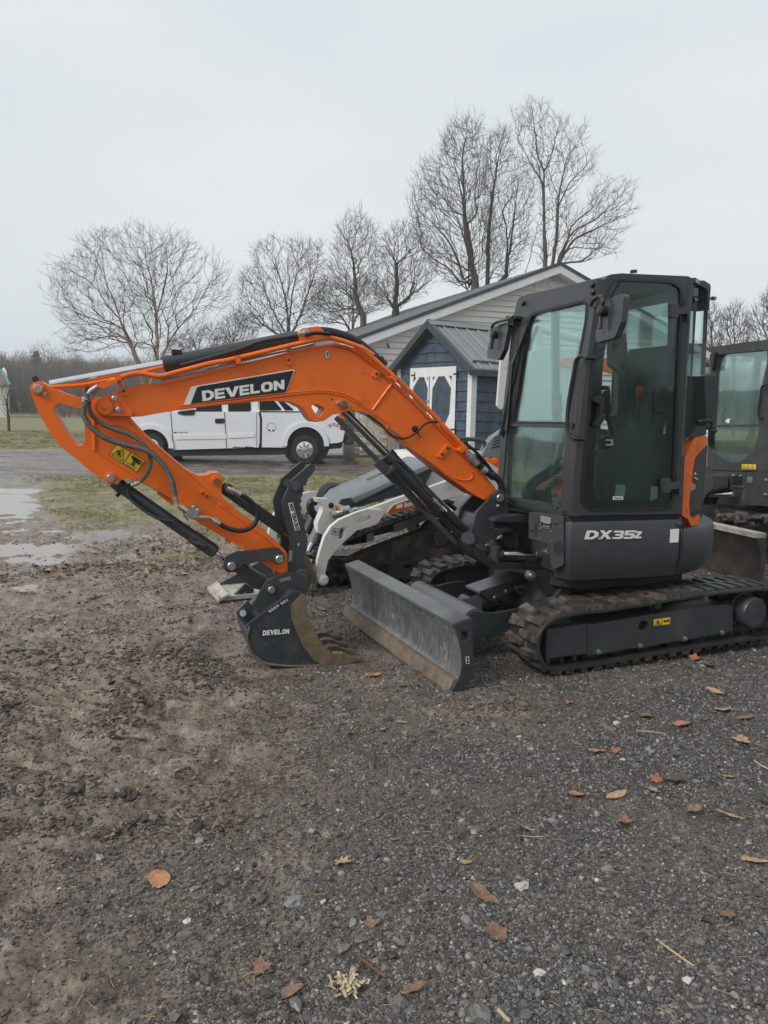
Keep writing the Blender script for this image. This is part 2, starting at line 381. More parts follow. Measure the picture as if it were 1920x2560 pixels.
mb.tube(on(PB, pc(7, (535, 1120), (370, 1345))), .009, 8)
mb.tube(catmull(on(PB, pc(4, (980, 285), (1100, 330), (1170, 330), (1200, 300), (1190, 265))), 5), .007, 8)
mb.build('weld_seam', M['orange'], boom)
# fork cheek around the arm joint
ck = plate(U.side(YB-.022), pc(1, (640, 826, 20), (598, 775, 60), (602, 712, 50), (690, 664, 20), (745, 650), (770, 660, 20), (900, 795, 16), (890, 832, 10), (660, 832, 10)), .03, 'joint_cheek', M['orange'], EX)
def pinat(k, x, y, plane_y, r, fr=U, length=.02, mt='steel', name='pin', parent=None, ring=None, ringmat='orange'):
    P = on(fr.side(plane_y), pc(k, (x, y)))[0]
    if ring:
        MB().lathe(P+fr.y*.02, -fr.y, [(0, ring), (.020, ring), (.026, ring*.93), (.026, r*1.05)]).build('boss', M[ringmat], parent)
        P = P-fr.y*.008
    MB().lathe(P+fr.y*.01, -fr.y, [(0, r), (length+.006, r), (length+.010, r*.85), (length+.010, r*.25), (length+.004, r*.2)]).build(name, M[mt], parent)
    return P
def boltat(k, x, y, py, r, fr=U, parent=None, mt='steel', name='bolt', h=.012):
    P = on(fr.side(py), pc(k, (x, y)))[0]
    MB().lathe(P+fr.y*.002, -fr.y, [(0, r*1.25), (.003, r*1.25), (.003, r), (h, r), (h+.002, r*.8)], 6).build(name, M[mt], parent)
MB().lathe(on(U.side(YB-.022), pc(1, (675, 762)))[0], -U.y, [(0, .045), (.012, .045), (.016, .040), (.016, .012), (.020, .010)]).build('joint_boss', M['orange'], ck)
plate(U.side(YB-.034), pc(1, (715, 790, 10), (690, 805), (755, 765, 8), (750, 740, 8)), .012, 'keeper', M['orange'], ck)
plate(U.side(YB-.032), pc(1, (735, 675, 6), (762, 675, 6), (800, 770, 6), (775, 785, 6)), .010, 'keeper', M['orange'], ck)
boltat(1, 751, 688, YB-.032, .014, parent=ck); boltat(1, 784, 778, YB-.032, .014, parent=ck)
# small tabs and lugs on the boom side
for pts, hs in ((pc(2, (838, 350), (866, 343), (890, 422), (858, 428)), [(2, 865, 385)]), (pc(2, (1530, 510), (1570, 458), (1602, 487), (1562, 532)), [(2, 1570, 494)]),
                (pc(7, (905, 1730), (935, 1750), (1022, 1645), (990, 1622)), [(7, 993, 1662), (7, 950, 1712)]),
                (pc(1, (775, 560), (805, 550), (862, 660), (830, 672)), [(1, 828, 630)])):
    tb = plate(U.side(YB-.014), pts, .016, 'bracket', M['orange'], boom)
    for k, x, y in hs:
        P = on(U.side(YB-.0145), pc(k, (x, y)))[0]
        MB().cyl(P, P+U.y*.004, .009, 12).build('bolt_hole', M['blackprint'], EX)
pinat(2, 1296, 735, YB, .024, parent=EX, ring=.036, mt='rustmud')
for k, x, y in ((2, 1252, 728), (2, 1342, 748)): boltat(k, x, y, YB, .010, parent=EX)
P = on(U.side(YB), pc(2, (1214, 697)))[0]; MB().cyl(P-U.y*.001, P+U.y*.002, .006, 10).build('bolt_hole', M['blackprint'], EX)
# name panel and print on the boom
q = Quad(PB, pc(2, (30, 748), (845, 665), (912, 458), (95, 600)), .002)
MB().prism([p-U.y*.003 for p in on(PB, fil(pc(2, (28, 742, 8), (85, 600, 14), (105, 592, 10), (905, 457, 6), (912, 466, 6), (842, 655, 10), (825, 666, 8), (45, 750, 8))))], -U.y*.001).build('name_panel', M['white'], boom)
MB().prism([p-U.y*.0045 for p in on(PB, fil(pc(2, (82, 740, 6), (132, 606, 16), (150, 594, 10), (906, 466, 5), (838, 656, 8), (822, 663, 6), (88, 744, 4))))], -U.y*.001).build('name_background', M['blackprint'], boom)
q = Quad(PB, pc(2, (180, 712), (832, 615), (830, 540), (172, 630)), .006)
letters(q, 'DEVELON', gap=.09, th=.001, widths={'D': 1.05, 'V': 1.15, 'O': 1.08, 'N': 1.0, 'L': .9, 'E': .9}).build('name_lettering', M['white'], boom)
q = Quad(PB, pc(2, (1162, 378), (1197, 370), (1184, 305), (1150, 314)), .003)
st = qpoly(q, [(0, 0), (1, 0), (1, 1), (0, 1)]).build('lift_sticker', M['blackprint'], boom)
qpoly(q, [(.08, .05), (.92, .05), (.92, .95), (.08, .95)], lift=.0012).build('sticker_face', M['white'], boom)
mb = MB()
ringp = [q(.5+.25*math.cos(a), .68+.15*math.sin(a))-U.y*.003 for a in np.linspace(0, 2*math.pi, 13)]
mb.tube(ringp, .0022, 4); mb.tube([q(.5, .68)-U.y*.003, q(.5, .4)-U.y*.003], .003, 4)
mb.tube([q(.5, .4)-U.y*.003, q(.68, .3)-U.y*.003, q(.6, .18)-U.y*.003, q(.4, .18)-U.y*.003, q(.36, .27)-U.y*.003], .003, 4)
mb.build('hook_symbol', M['blackprint'], boom)

# pipes and hoses along the top of the boom
def pathU(y, k, pts, n=6): return catmull([on(U.side(y), pc(k, p))[0] for p in pts], n)
def pathK(y, kpts, n=6): return catmull([on(U.side(y), pc(k, (a, b)))[0] for k, a, b in kpts], n)
MB().tube(pathK(YB-.03, [(1, 640, 600), (1, 780, 535), (1, 870, 500), (1, 960, 490), (1, 1110, 512), (1, 1250, 480), (1, 1500, 415), (1, 1659, 385), (2, 600, 335), (2, 850, 275), (2, 1050, 228), (2, 1160, 210), (2, 1240, 215), (2, 1420, 275), (2, 1540, 345), (7, 260, 815), (7, 380, 920), (7, 480, 1010), (7, 640, 1150), (7, 820, 1330), (7, 930, 1440)]), .0155, 10).build('pipe', M['orange'], EX)
MB().tube(pathK(YB-.03, [(7, 930, 1450), (7, 1100, 1630), (7, 1185, 1740)]), .017, 10).build('pipe', M['orange'], EX)
MB().tube(pathK(YB-.01, [(7, 40, 800), (7, 200, 840), (7, 400, 985), (7, 540, 1120), (7, 740, 1310), (7, 920, 1490), (7, 1090, 1665), (7, 1165, 1755)]), .010, 8).build('pipe', M['orange'], EX)
MB().tube(pathK(YB-.02, [(1, 1120, 545), (1, 1480, 465), (2, 230, 455), (2, 560, 375), (2, 860, 308), (2, 1080, 255)]), .007, 8).build('pipe', M['steel'], EX)
for k, pts in ((1, ((752, 515), (800, 503), (812, 540), (764, 553))), (2, ((430, 350), (475, 340), (490, 405), (455, 418))), (7, ((515, 1075), (545, 1040), (600, 1080), (560, 1110))), (7, ((1075, 1680), (1130, 1625), (1160, 1655), (1110, 1705)))):
    plate(U.side(YB-.05), pc(k, *pts), .05, 'pipe_clamp', M['orange'], EX)
plate(U.side(YB-.052), pc(1, (615, 580), (650, 560), (690, 555), (770, 530), (780, 560), (700, 595), (665, 612), (628, 612)), .035, 'pipe_end', M['orange'], EX)
# black hose bundle over the boom crest
MB().tube(pathK(.0, [(2, 990, 175), (2, 1060, 158), (2, 1180, 160), (2, 1300, 190), (2, 1420, 250), (2, 1520, 330), (2, 1600, 405), (7, 420, 910)]), .030, 10).build('hose', M['black'], EX)
MB().tube(pathK(.06, [(2, 1010, 165), (2, 1140, 150), (2, 1290, 178), (2, 1400, 225), (2, 1500, 300), (2, 1640, 425)]), .024, 10).build('hose', M['black'], EX)
MB().tube(pathK(YB-.05, [(2, 1000, 185), (2, 1080, 168), (2, 1200, 175)]), .012, 8).build('hose', M['black'], EX)
def fitting(y, a, b, r, parent=EX, n=6):
    P, Q = (on(U.side(y), pc(k, (x, yy)))[0] for k, x, yy in (a, b))
    d = (Q-P); L_ = d.length; d.normalize()
    MB().tube([P, P+d*L_*.3, P+d*(L_*.3+1e-4), P+d*L_*.55, P+d*(L_*.55+1e-4), Q], [r*.8, r*.8, r*1.15, r*1.15, r*.9, r*.9], n).build('fitting', M['steel'], parent)
fitting(YB-.04, (2, 940, 183), (2, 1000, 172), .016)
# arm cylinder lying on the boom
def P3(y, k, x, yy): return on(U.side(y), pc(k, (x, yy)))[0]
yc = 0.0
a0, a1 = P3(yc, 1, 240, 580), P3(yc, 1, 1155, 412)
b1 = P3(yc, 2, 945, 205)
rod = MB().cyl(a0, a1, .0245, 24).build('piston_rod', M['chrome'], EX)
d = (b1-a1).normalized()
ac = MB().tube([a1-d*.012, a1-d*.010, a1+d*.03, a1+d*.031, b1-d*.10, b1-d*.099, b1-d*.07, b1-d*.069, b1], [.036, .047, .047, .0445, .0445, .048, .048, .044, .040], 28).build('arm_cylinder', M['charcoal'], EX)
MB().box(Fr(P3(-.01, 1, 1250, 318), 17), -.03, .03, -.02, .02, -.012, .012).build('cylinder_port', M['blackgloss'], ac)
MB().cyl(P3(-.02, 1, 1160, 470), P3(-.02, 2, 560, 300), .012, 8).build('cylinder_line', M['blackgloss'], ac)
MB().tube(pathK(-.045, [(2, 0, 425), (2, 300, 345), (2, 520, 280), (2, 640, 235), (2, 900, 190), (2, 950, 183)]), .012, 8).build('cylinder_line', M['charcoal'], ac)
MB().tube(pathK(-.02, [(1, 230, 600), (1, 500, 580), (1, 800, 520), (1, 1160, 435)]), .012, 8).build('pipe', M['orange'], EX)
cl = plate(U.side(-.06), pc(2, (945, 165, 20), (985, 122, 30), (1030, 135, 20), (1060, 118, 10), (1105, 112, 16), (1140, 140), (1170, 182), (1050, 210), (1010, 235), (955, 235)), .12, 'cylinder_lug', M['orange'], EX)
pinat(2, 1003, 165, -.065, .022, parent=EX, ring=None, mt='steel')
MB().cyl(P3(.02, 1, 130, 555), P3(.02, 1, 115, 518), .016, 10).build('rubber_cap', M['black'], EX)

# ---------------------------------------------------------------- arm
YA = -.085
PA = U.side(YA)
arm_o = pc(1, (78, 600, 40), (110, 562, 30), (160, 550, 30), (240, 595, 60), (340, 640), (430, 670), (520, 680), (640, 682), (700, 700), (870, 838), (990, 968), (1080, 1050), (1185, 1140), (1330, 1262), (1425, 1308, 20), (1490, 1300, 30), (1530, 1282, 30), (1595, 1285, 45), (1632, 1335, 30), (1605, 1395, 40), (1612, 1450, 40)) \
    + pc(3, (225, 95, 20), (290, 180), (420, 290), (520, 362), (640, 455), (740, 545), (790, 592, 30), (825, 640, 30), (828, 790, 20), (775, 808, 16), (700, 780), (590, 705), (440, 600), (300, 512), (120, 405), (0, 330)) \
    + pc(1, (1330, 1600), (1240, 1520), (1090, 1422), (1010, 1382), (920, 1345, 60), (850, 1325, 40), (808, 1340, 30), (780, 1378, 20), (700, 1368, 40), (660, 1335), (580, 1285), (470, 1190), (330, 1080), (240, 965), (150, 800), (100, 680))
arm_h = pc(1, (264, 775, 20), (290, 738, 24), (335, 733, 16), (420, 757), (500, 772, 12), (515, 800), (516, 1030, 20), (498, 1060, 14), (450, 1064, 12), (330, 900), (272, 800, 16))
arm = plate(PA, arm_o, .17, 'arm', M['orange'], EX, holes=[arm_h])
mb = MB()
mb.tube(catmull(on(PA, pc(1, (860, 850), (990, 985), (1200, 1165), (1340, 1280), (1420, 1345), (1560, 1470), (1659, 1560))+pc(3, (230, 210), (430, 345), (640, 500), (790, 625))), 4), .006, 6)
mb.tube(catmull(on(PA, pc(1, (600, 1090), (640, 1130), (800, 1230), (950, 1330), (1090, 1412), (1250, 1515))+pc(3, (110, 385), (300, 500), (520, 645))), 4), .006, 6)
mb.tube(on(PA, pc(1, (590, 840), (595, 1105))), .011, 8)
mb.tube(catmull(on(PA, pc(1, (620, 912), (740, 905), (860, 930), (1000, 1010))), 4), .004, 6)
mb.build('weld_seam', M['orange'], arm)
pinat(1, 146, 614, YA, .025, parent=EX, ring=.038)
boltat(1, 196, 655, YA, .011, parent=EX)
pinat(1, 726, 1323, YA, .024, parent=EX, ring=.037)
boltat(1, 772, 1358, YA, .010, parent=EX)
pinat(1, 1568, 1348, YA, .019, parent=EX, ring=.036, mt='rustmud')
pinat(3, 753, 680, YA-.045, .026, parent=EX, ring=.036, ringmat='charcoal')
for pts, hs in ((pc(1, (1430, 1440), (1450, 1418), (1522, 1465), (1500, 1492)), [(1, 1462, 1447), (1, 1494, 1468)]),):
    plate(U.side(YA-.012), pts, .014, 'bracket', M['orange'], arm)
    for k, x, y in hs:
        P = P3(YA-.0125, k, x, y); MB().cyl(P-U.y*.001, P+U.y*.003, .008, 12).build('bolt_hole', M['blackprint'], EX)
# warning sticker on the arm
q = Quad(PA, pc(1, (825, 1212), (930, 1280), (1000, 1190), (885, 1115)), .003)
q2 = Quad(PA, pc(1, (708, 1138), (825, 1212), (885, 1115), (770, 1052)), .003)
ws = qpoly(q, [(0, 0), (1, 0), (1, 1), (0, 1)]); qpoly(q2, [(0, 0), (1, 0), (1, 1), (0, 1)], mb=ws)
ws.build('warning_sticker', M['blackprint'], arm)
ws = qpoly(q, [(.03, .04), (.96, .04), (.96, .96), (.03, .96)], lift=.0012); qpoly(q2, [(.04, .04), (.97, .04), (.97, .96), (.04, .96)], mb=ws, lift=.0012)
ws.build('sticker_face', M['yellow'], arm)
mb = MB(); L_ = lambda qq, a, b: qq(a, b)-U.y*.003
tri = [(.1, .15), (.9, .15), (.5, .88)]
mb.tube([L_(q2, *p) for p in tri+[tri[0], tri[1]]], .003, 4)
mb.tube([L_(q2, .35, .3), L_(q2, .5, .45), L_(q2, .62, .3)], .005, 4); mb.tube([L_(q2, .5, .45), L_(q2, .42, .6)], .006, 4); mb.tube([L_(q2, .3, .45), L_(q2, .3, .62), L_(q2, .42, .62)], .005, 4)
mb.tube([L_(q, .2, .85), L_(q, .3, .7), L_(q, .85, .62)], .008, 4); mb.tube([L_(q, .35, .72), L_(q, .5, .5)], .005, 4); mb.tube([L_(q, .35, .82), L_(q, .85, .8)], .006, 4)
mb.tube([L_(q, .5, .52), L_(q, .5, .30)], .005, 4); mb.tube([L_(q, .15, .1), L_(q, .75, .1), L_(q, .75, .25), L_(q, .15, .25), L_(q, .15, .1)], .0025, 4)
mb.tube([L_(q, .4, .42), L_(q, .5, .52), L_(q, .6, .42)], .004, 4); mb.tube([L_(q, .4, .38), L_(q, .5, .28), L_(q, .6, .38)], .004, 4)
mb.build('warning_symbol', M['blackprint'], arm)
# braided hoses looping over the joint
def spiral(path, r, pitch=.009):
    mb = MB(); n = len(path); rr = []; pts = []
    acc = 0; step = pitch/2
    for i in range(n-1):
        a, b = path[i], path[i+1]; L_ = (b-a).length; t = acc
        while t < L_: pts.append(a+(b-a)*(t/L_)); t += step
        acc = t-L_
    rr = [r if i % 2 else r*.82 for i in range(len(pts))]
    return mb.tube(pts, rr, 10)
spiral(pathK(YA-.09, [(1, 540, 650), (1, 520, 720), (1, 508, 800), (1, 530, 870), (1, 590, 940), (1, 680, 1005), (1, 800, 1048), (1, 920, 1078), (1, 1020, 1110), (1, 1100, 1170), (1, 1170, 1260), (1, 1215, 1360), (1, 1238, 1470)], 8), .0175).build('hose', M['hosegrey'], EX)
spiral(pathK(YA-.055, [(1, 550, 690), (1, 550, 770), (1, 590, 840), (1, 680, 905), (1, 800, 950), (1, 900, 990), (1, 980, 1050), (1, 1030, 1130), (1, 1040, 1210), (1, 1010, 1290), (1, 955, 1360)], 8), .0145).build('hose', M['hosegrey'], EX)
MB().tube(pathK(YA-.08, [(1, 620, 592), (1, 585, 615), (1, 555, 640), (1, 538, 680)]), .013, 10).build('hose_elbow', M['steel'], EX)
MB().tube(pathK(YA-.055, [(1, 625, 600), (1, 590, 640), (1, 570, 690)]), .012, 10).build('hose_elbow', M['steel'], EX)
MB().tube(pathK(.09, [(1, 540, 555), (1, 522, 620), (1, 520, 680)]), .016, 10).build('hose', M['hosegrey'], EX)
fitting(YA-.085, (1, 536, 672), (1, 518, 720), .021, n=10)
fitting(YA-.085, (1, 1238, 1470), (1, 1250, 1530), .014, n=8)
fitting(YA-.055, (1, 955, 1360), (1, 890, 1388), .012)
fitting(YA-.06, (1, 1260, 1545), (1, 1330, 1590), .018); fitting(YA-.06, (3, 10, 330), (3, 130, 325), .014)
blk = plate(U.side(YA-.07), pc(16, (1305, 525), (1330, 500), (1388, 535), (1365, 575), (1355, 600), (1310, 590), (1285, 560)), .05, 'valve_block', M['steel'], EX)
boltat(16, 1338, 520, YA-.07, .011, parent=EX); boltat(16, 1368, 540, YA-.07, .011, parent=EX)
fitting(YA-.05, (16, 1270, 545), (16, 1310, 605), .018); fitting(YA-.05, (16, 1365, 590), (16, 1430, 595), .014)
MB().tube(pathK(YA-.05, [(16, 1415, 592), (16, 1445, 590), (16, 1480, 608), (3, 200, 345), (3, 250, 375)]), .009, 8).build('pipe', M['steel'], EX)
MB().tube(pathK(YA-.06, [(3, 215, 360), (3, 280, 405), (3, 380, 437), (3, 470, 430), (3, 540, 380), (3, 567, 300), (3, 540, 220), (3, 480, 160), (3, 420, 125)]), .0145, 10).build('hose', M['black'], EX)
fitting(YA-.06, (3, 170, 335), (3, 240, 378), .018, n=8); fitting(YA-.06, (3, 440, 135), (3, 380, 100), .017, n=8)
fitting(YA-.06, (3, 385, 105), (3, 300, 72), .019)
# thumb cylinder
t0, t1 = P3(-.0, 3, 285, 70), P3(.0, 3, 800, 440)
MB().bar([t0, t1], .075, .075, U.y).build('thumb_cylinder_guard', M['darkmetal'], EX)
MB().cyl(P3(-.02, 3, 260, 60), P3(.0, 3, 520, 240), .034, 16).build('thumb_cylinder', M['charcoal'], EX)
MB().cyl(P3(0, 3, 780, 430), P3(0, 3, 850, 490), .022, 16).build('piston_rod', M['darkchrome'], EX)
# bucket cylinder under the arm
c0, c1 = P3(0, 1, 745, 1350), P3(0, 3, 205, 625)
c2 = P3(0, 3, 300, 720)
MB().cyl(c1, c2, .021, 20).build('piston_rod', M['chrome'], EX)
d = (c1-c0).normalized()
bc = MB().tube([c0, c0+d*.05, c0+d*.051, c1-d*.18, c1-d*.179, c1-d*.01, c1], [.036, .042, .038, .038, .043, .043, .034], 24).build('bucket_cylinder', M['charcoal'], EX)
MB().tube(pathK(-.05, [(1, 860, 1400), (1, 860, 1450), (1, 900, 1510), (1, 1000, 1590), (16, 1050, 575), (16, 1100, 600), (16, 1200, 615)]), .010, 8).build('cylinder_line', M['charcoal'], bc)
plate(U.side(-.06), pc(1, (830, 1375), (880, 1365), (885, 1405), (835, 1415)), .05, 'cylinder_port', M['blackgloss'], bc)
MB().cyl(P3(-.0, 1, 800, 1430), P3(-.0, 1, 765, 1465), .016, 12).build('cylinder_port', M['blackgloss'], bc)
MB().tube(pathK(-.045, [(16, 1320, 740), (16, 1340, 760), (16, 1420, 790)]), .016, 10).build('cylinder_port', M['charcoal'], bc)
for pts in (((1090, 1440), (1180, 1490), (1230, 1530), (1215, 1545), (1100, 1460)),):
    plate(U.side(-.06), pc(1, *pts), .12, 'guide_strip', M['orange'], arm)
plate(U.side(-.07), pc(16, (1560, 735), (1600, 755), (1590, 770), (1552, 750)), .02, 'bracket', M['orange'], arm)
plate(U.side(-.05), pc(24, (920, 255), (968, 285), (935, 322), (902, 290)), .03, 'bracket', M['orange'], arm)

# ---------------------------------------------------------------- linkage, coupler, thumb, bucket
for yy in (YA-.045, .06):
    plate(U.side(yy), pc(3, (268, 740, 50), (290, 660, 40), (380, 622, 30), (560, 605), (700, 585, 30), (770, 590, 50), (798, 680, 45), (770, 715, 30), (680, 690), (560, 710), (440, 735), (370, 790, 30), (320, 805, 40), (280, 780, 40)), .025, 'link_plate', M['charcoal'], EX)
pinat(3, 340, 740, YA-.045, .026, parent=EX, ring=.036, ringmat='charcoal')
plate(U.side(-.07), pc(3, (350, 760, 20), (440, 730), (655, 860), (640, 960), (520, 935, 20), (420, 850)), .14, 'push_link', M['charcoal'], EX)
for yy in (-.15, .12):
    plate(U.side(yy), pc(3, (640, 880), (655, 868), (830, 795), (900, 800, 30), (1020, 870), (1030, 900, 30), (980, 990, 16), (870, 960), (575, 1155, 10), (525, 1068, 16)), .03, 'coupler_plate', M['charcoal'], EX)
pinat(3, 683, 944, -.15, .022, parent=EX, ring=.036, ringmat='charcoal')
MB().cyl(P3(-.13, 3, 580, 1105), P3(.13, 3, 580, 1105), .05, 16).build('coupler_crosspiece', M['charcoal'], EX)
MB().cyl(P3(-.13, 3, 930, 880), P3(.13, 3, 930, 880), .05, 16).build('coupler_crosspiece', M['charcoal'], EX)
ls = Quad(U.side(-.15), pc(24, (995, 420), (1150, 380), (1140, 335), (985, 372)), .002)
qpoly(ls, [(0, 0), (1, 0), (1, 1), (0, 1)]).build('worn_sticker', M['steel'], EX)
# wear plate behind
plate(U.side(.02), pc(3, (975, 620), (1010, 660), (1090, 880), (1080, 910), (1030, 900), (960, 720)), .02, 'wear_plate', M['rustmud'], EX)
# bucket
B0, B1 = -.24, .24
bo = pc(3, (490, 1290), (500, 1268), (880, 955, 10), (940, 965, 40), (985, 1010, 40), (990, 1080), (1005, 1180, 60), (1060, 1310, 60), (1140, 1430), (1215, 1500, 10), (1190, 1590), (1050, 1603, 40), (800, 1602, 150), (620, 1580, 150), (520, 1490, 150), (470, 1380, 80))
bk = plate(U.side(B0), bo, .022, 'bucket_side', M['bucket'], EX)
plate(U.side(B1-.022), bo, .022, 'bucket_side', M['bucket'], EX)
plate(U.side(B0-.010), pc(3, (850, 1090, 20), (960, 975, 20), (990, 1020, 30), (1000, 1170, 60), (1055, 1305, 60), (1140, 1430), (1215, 1500), (1110, 1590, 8), (1050, 1555), (960, 1440, 60), (895, 1300, 60), (860, 1180, 40)), .010, 'side_cutter', M['rustmud'], EX)
shell = [P3(B0, 3, *p[:2]) for p in [(500, 1262), (488, 1300), (478, 1380), (515, 1480), (575, 1545), (650, 1585), (800, 1603), (960, 1605), (1060, 1602), (1190, 1592)]]
shell = catmull(shell, 5)
mb = MB()
W_ = U.y*(B1-B0); inn = []
for i, p in enumerate(shell):
    t = (shell[min(i+1, len(shell)-1)]-shell[max(i-1, 0)]).normalized(); nrm = t.cross(U.y).normalized()
    inn.append(nrm)
k = len(shell)
vs = []
for p, nv in zip(shell, inn):
    for s_ in (-.008, .010):
        vs += [p+nv*s_-U.y*.004, p+nv*s_+W_+U.y*.004]
fs = []
for i in range(k-1):
    a, b = i*4, (i+1)*4
    fs += [(a, b, b+1, a+1), (a+2, a+3, b+3, b+2), (a, a+2, b+2, b), (a+1, b+1, b+3, a+3)]
fs += [(0, 1, 3, 2), (k*4-4, k*4-2, k*4-1, k*4-3)]
mb.add(vs, fs); mb.build('bucket_shell', M['bucket'], EX)
MB().tube([p-U.y*.004 for p in shell], .008, 6).build('worn_highlight_rim', M['rustmud'], EX)  # lighter worn-steel strip; the rim's highlight is put into its colour
plate(U.side(B0+.01), pc(3, (500, 1268), (880, 955), (900, 985), (520, 1300)), B1-B0-.02, 'bucket_top', M['bucket'], EX)
plate(U.side(B0-.006), pc(3, (485, 1285), (470, 1270), (500, 1225), (860, 975), (895, 945), (915, 975), (880, 990), (520, 1245)), .012, 'bucket_flange', M['bucket'], EX)
# hinge lugs at the bucket back
for yy in (-.13, .10):
    plate(U.side(yy), pc(3, (470, 1275, 6), (385, 1160), (380, 1140), (440, 1080, 10), (480, 1040, 10), (530, 1110, 10), (545, 1160), (520, 1200), (530, 1235)), .028, 'bucket_lug', M['charcoal_wet'], EX)
MB().cyl(P3(-.16, 3, 440, 1152), P3(.16, 3, 440, 1152), .02, 16).build('bucket_pin', M['steel'], EX)
plate(U.side(-.15), pc(3, (412, 1135), (455, 1118), (465, 1150), (440, 1175), (415, 1160)), .02, 'lock_washer', M['steel'], EX)
# teeth
for i in range(4):
    y0 = B0-.012+i*.155
    off = [(0, 0), (0, 0), (0, 0), (0, 0)][i]
    base = on(U.side(B0-.012), fil(pc(3, (1105, 1600, 6), (1120, 1560), (1235, 1500, 14), (1310, 1500, 14), (1360, 1528), (1478, 1545, 6), (1440, 1562), (1330, 1590), (1250, 1595), (1160, 1608))))
    mb = MB(); mb.prism([p+U.y*(i*.155) for p in base], U.y*.055)
    mb.build('bucket_tooth', M['rustmud'], EX)
q = Quad(U.side(B0), pc(3, (593, 1345), (850, 1328), (855, 1280), (602, 1295)), .002)
qpoly(q, [(0, 0), (1, 0), (1, 1), (0, 1)]).build('name_panel', M['blackprint'], bk)
q_ = Quad(U.side(B0), pc(3, (608, 1342), (838, 1325), (842, 1285), (614, 1298)), .0045)
letters(q_, 'DEVELON', gap=.12, th=.001).build('name_lettering', M['white'], bk)
q = Quad(U.side(B0-.006), pc(3, (818, 1025), (655, 1130), (672, 1145), (830, 1042)), .003)
fonttext(q, '105 6503', 5, bold=.01).build('number_lettering', M['white'], bk)
# thumb
th_o = pc(2, (1045, 1208, 10), (1076, 1228, 12), (1075, 1262, 10), (1035, 1322, 6), (1028, 1318), (1018, 1330), (1022, 1345), (1008, 1360), (1006, 1382), (982, 1384), (986, 1440)) \
    + pc(3, (965, 95), (955, 110), (955, 140), (940, 150), (948, 190), (930, 205), (952, 250), (935, 265), (955, 320), (970, 400), (1000, 520, 30), (995, 600, 30), (968, 640, 20), (965, 700, 20), (1008, 790), (1030, 860, 60), (1000, 905, 60), (945, 912, 60), (890, 890, 40), (840, 800, 40), (820, 700, 30), (850, 570), (850, 500, 20), (810, 400), (780, 200, 10), (795, 150), (850, 30)) \
    + pc(2, (875, 1355))
thp = plate(U.side(-.085), th_o, .03, 'thumb_plate', M['charcoal'], EX, holes=[fil(pc(3, (905, 560, 20), (925, 540, 20), (945, 560, 20), (925, 582, 20)))])
dy = .13
far_o = [tuple(topx(p-U.x*.035+U.z*.0)) for p in on(U.side(.06), [(topx(P)) for P in [v+U.y*.145 for v in on(U.side(-.085), fil(th_o))]])]
plate(U.side(.06), far_o, .03, 'thumb_plate', M['charcoal'], EX, rnd=False)
MB().cyl(P3(-.10, 3, 895, 50), P3(.10, 3, 895, 50), .032, 18).build('thumb_pin', M['charcoal'], EX)
MB().cyl(P3(-.05, 3, 830, 25), P3(.05, 3, 830, 25), .028, 18).build('thumb_crosspiece', M['charcoal_wet'], EX)
P = P3(-.085, 3, 947, 845); hx = MB().lathe(P, -U.y, [(0, .058), (.02, .058), (.026, .052), (.026, .046)]).build('pivot_boss', M['charcoal'], EX)
MB().lathe(P-U.y*.02, -U.y, [(0, .042), (.022, .042), (.024, .036)], 6).build('hex_nut', M['charcoal'], EX)
for x, y in ((955, 838), (958, 863)): boltat(3, x, y, -.129, .006, parent=EX, h=.004)
q = Quad(U.side(-.085), pc(3, (890, 438), (935, 428), (870, 192), (830, 200)), .002)
qpoly(q, [(0, 0), (1, 0), (1, 1), (0, 1)]).build('name_panel', M['white'], thp)
q = Quad(U.side(-.085), pc(3, (928, 422), (866, 200), (838, 208), (895, 430)), .0045)
letters(Quad(U.side(-.085), pc(3, (927, 424), (868, 200), (838, 206), (894, 430)), .0045), 'DEVELON', gap=.14, th=.001).build('name_lettering', M['blackprint'], thp)
q = Quad(U.side(-.085), pc(3, (832, 705), (862, 700), (868, 608), (840, 612)), .002)
qpoly(q, [(0, 0), (1, 0), (1, 1), (0, 1)]).build('worn_sticker', M['steel'], thp)

# ---------------------------------------------------------------- boom cylinder
e0, e1 = P3(0, 19, 110, 170), P3(0, 19, 690, 740)
e2 = P3(0, 4, 1165, 815)
MB().cyl(P3(0, 19, 70, 120), e1, .0255, 24).build('piston_rod', M['darkchrome'], EX)
d = (e2-e1).normalized()
bc = MB().tube([e1-d*.0, e1+d*.004, e1+d*.05, e1+d*.051, e2-d*.06, e2-d*.055, e2], [.042, .052, .052, .048, .048, .04, .036], 28).build('boom_cylinder', M['charcoal'], EX)
MB().cyl(P3(0, 4, 530, 190), P3(0, 4, 1130, 790), .014, 10).build('cylinder_line', M['charcoal'], bc)
MB().tube([p-U.y*.05 for p in (P3(0, 19, 800, 820), P3(0, 19, 860, 850), P3(0, 19, 1010, 980), P3(0, 4, 800, 420), P3(0, 4, 870, 480))], .012, 10).build('cylinder_line', M['charcoal'], bc)
fitting(-.055, (4, 865, 480), (4, 925, 545), .016); fitting(-.055, (4, 930, 550), (4, 975, 595), .017, n=10)
MB().tube(pathK(-.05, [(4, 960, 590), (4, 1050, 680), (4, 1130, 740), (4, 1180, 755)]), .022, 10).build('hose', M['black'], EX)
gy = -.09
g = [P3(gy, 19, 0, 240), P3(gy, 19, 560, 830)]
MB().bar(g, .03, .03, U.y).build('guard_rail', M['charcoal'], EX)
plate(U.side(gy-.02), pc(19, (525, 890), (600, 810), (770, 960), (1330, 1560), (1300, 1600), (1150, 1480)), .05, 'cylinder_guard', M['charcoal'], EX)
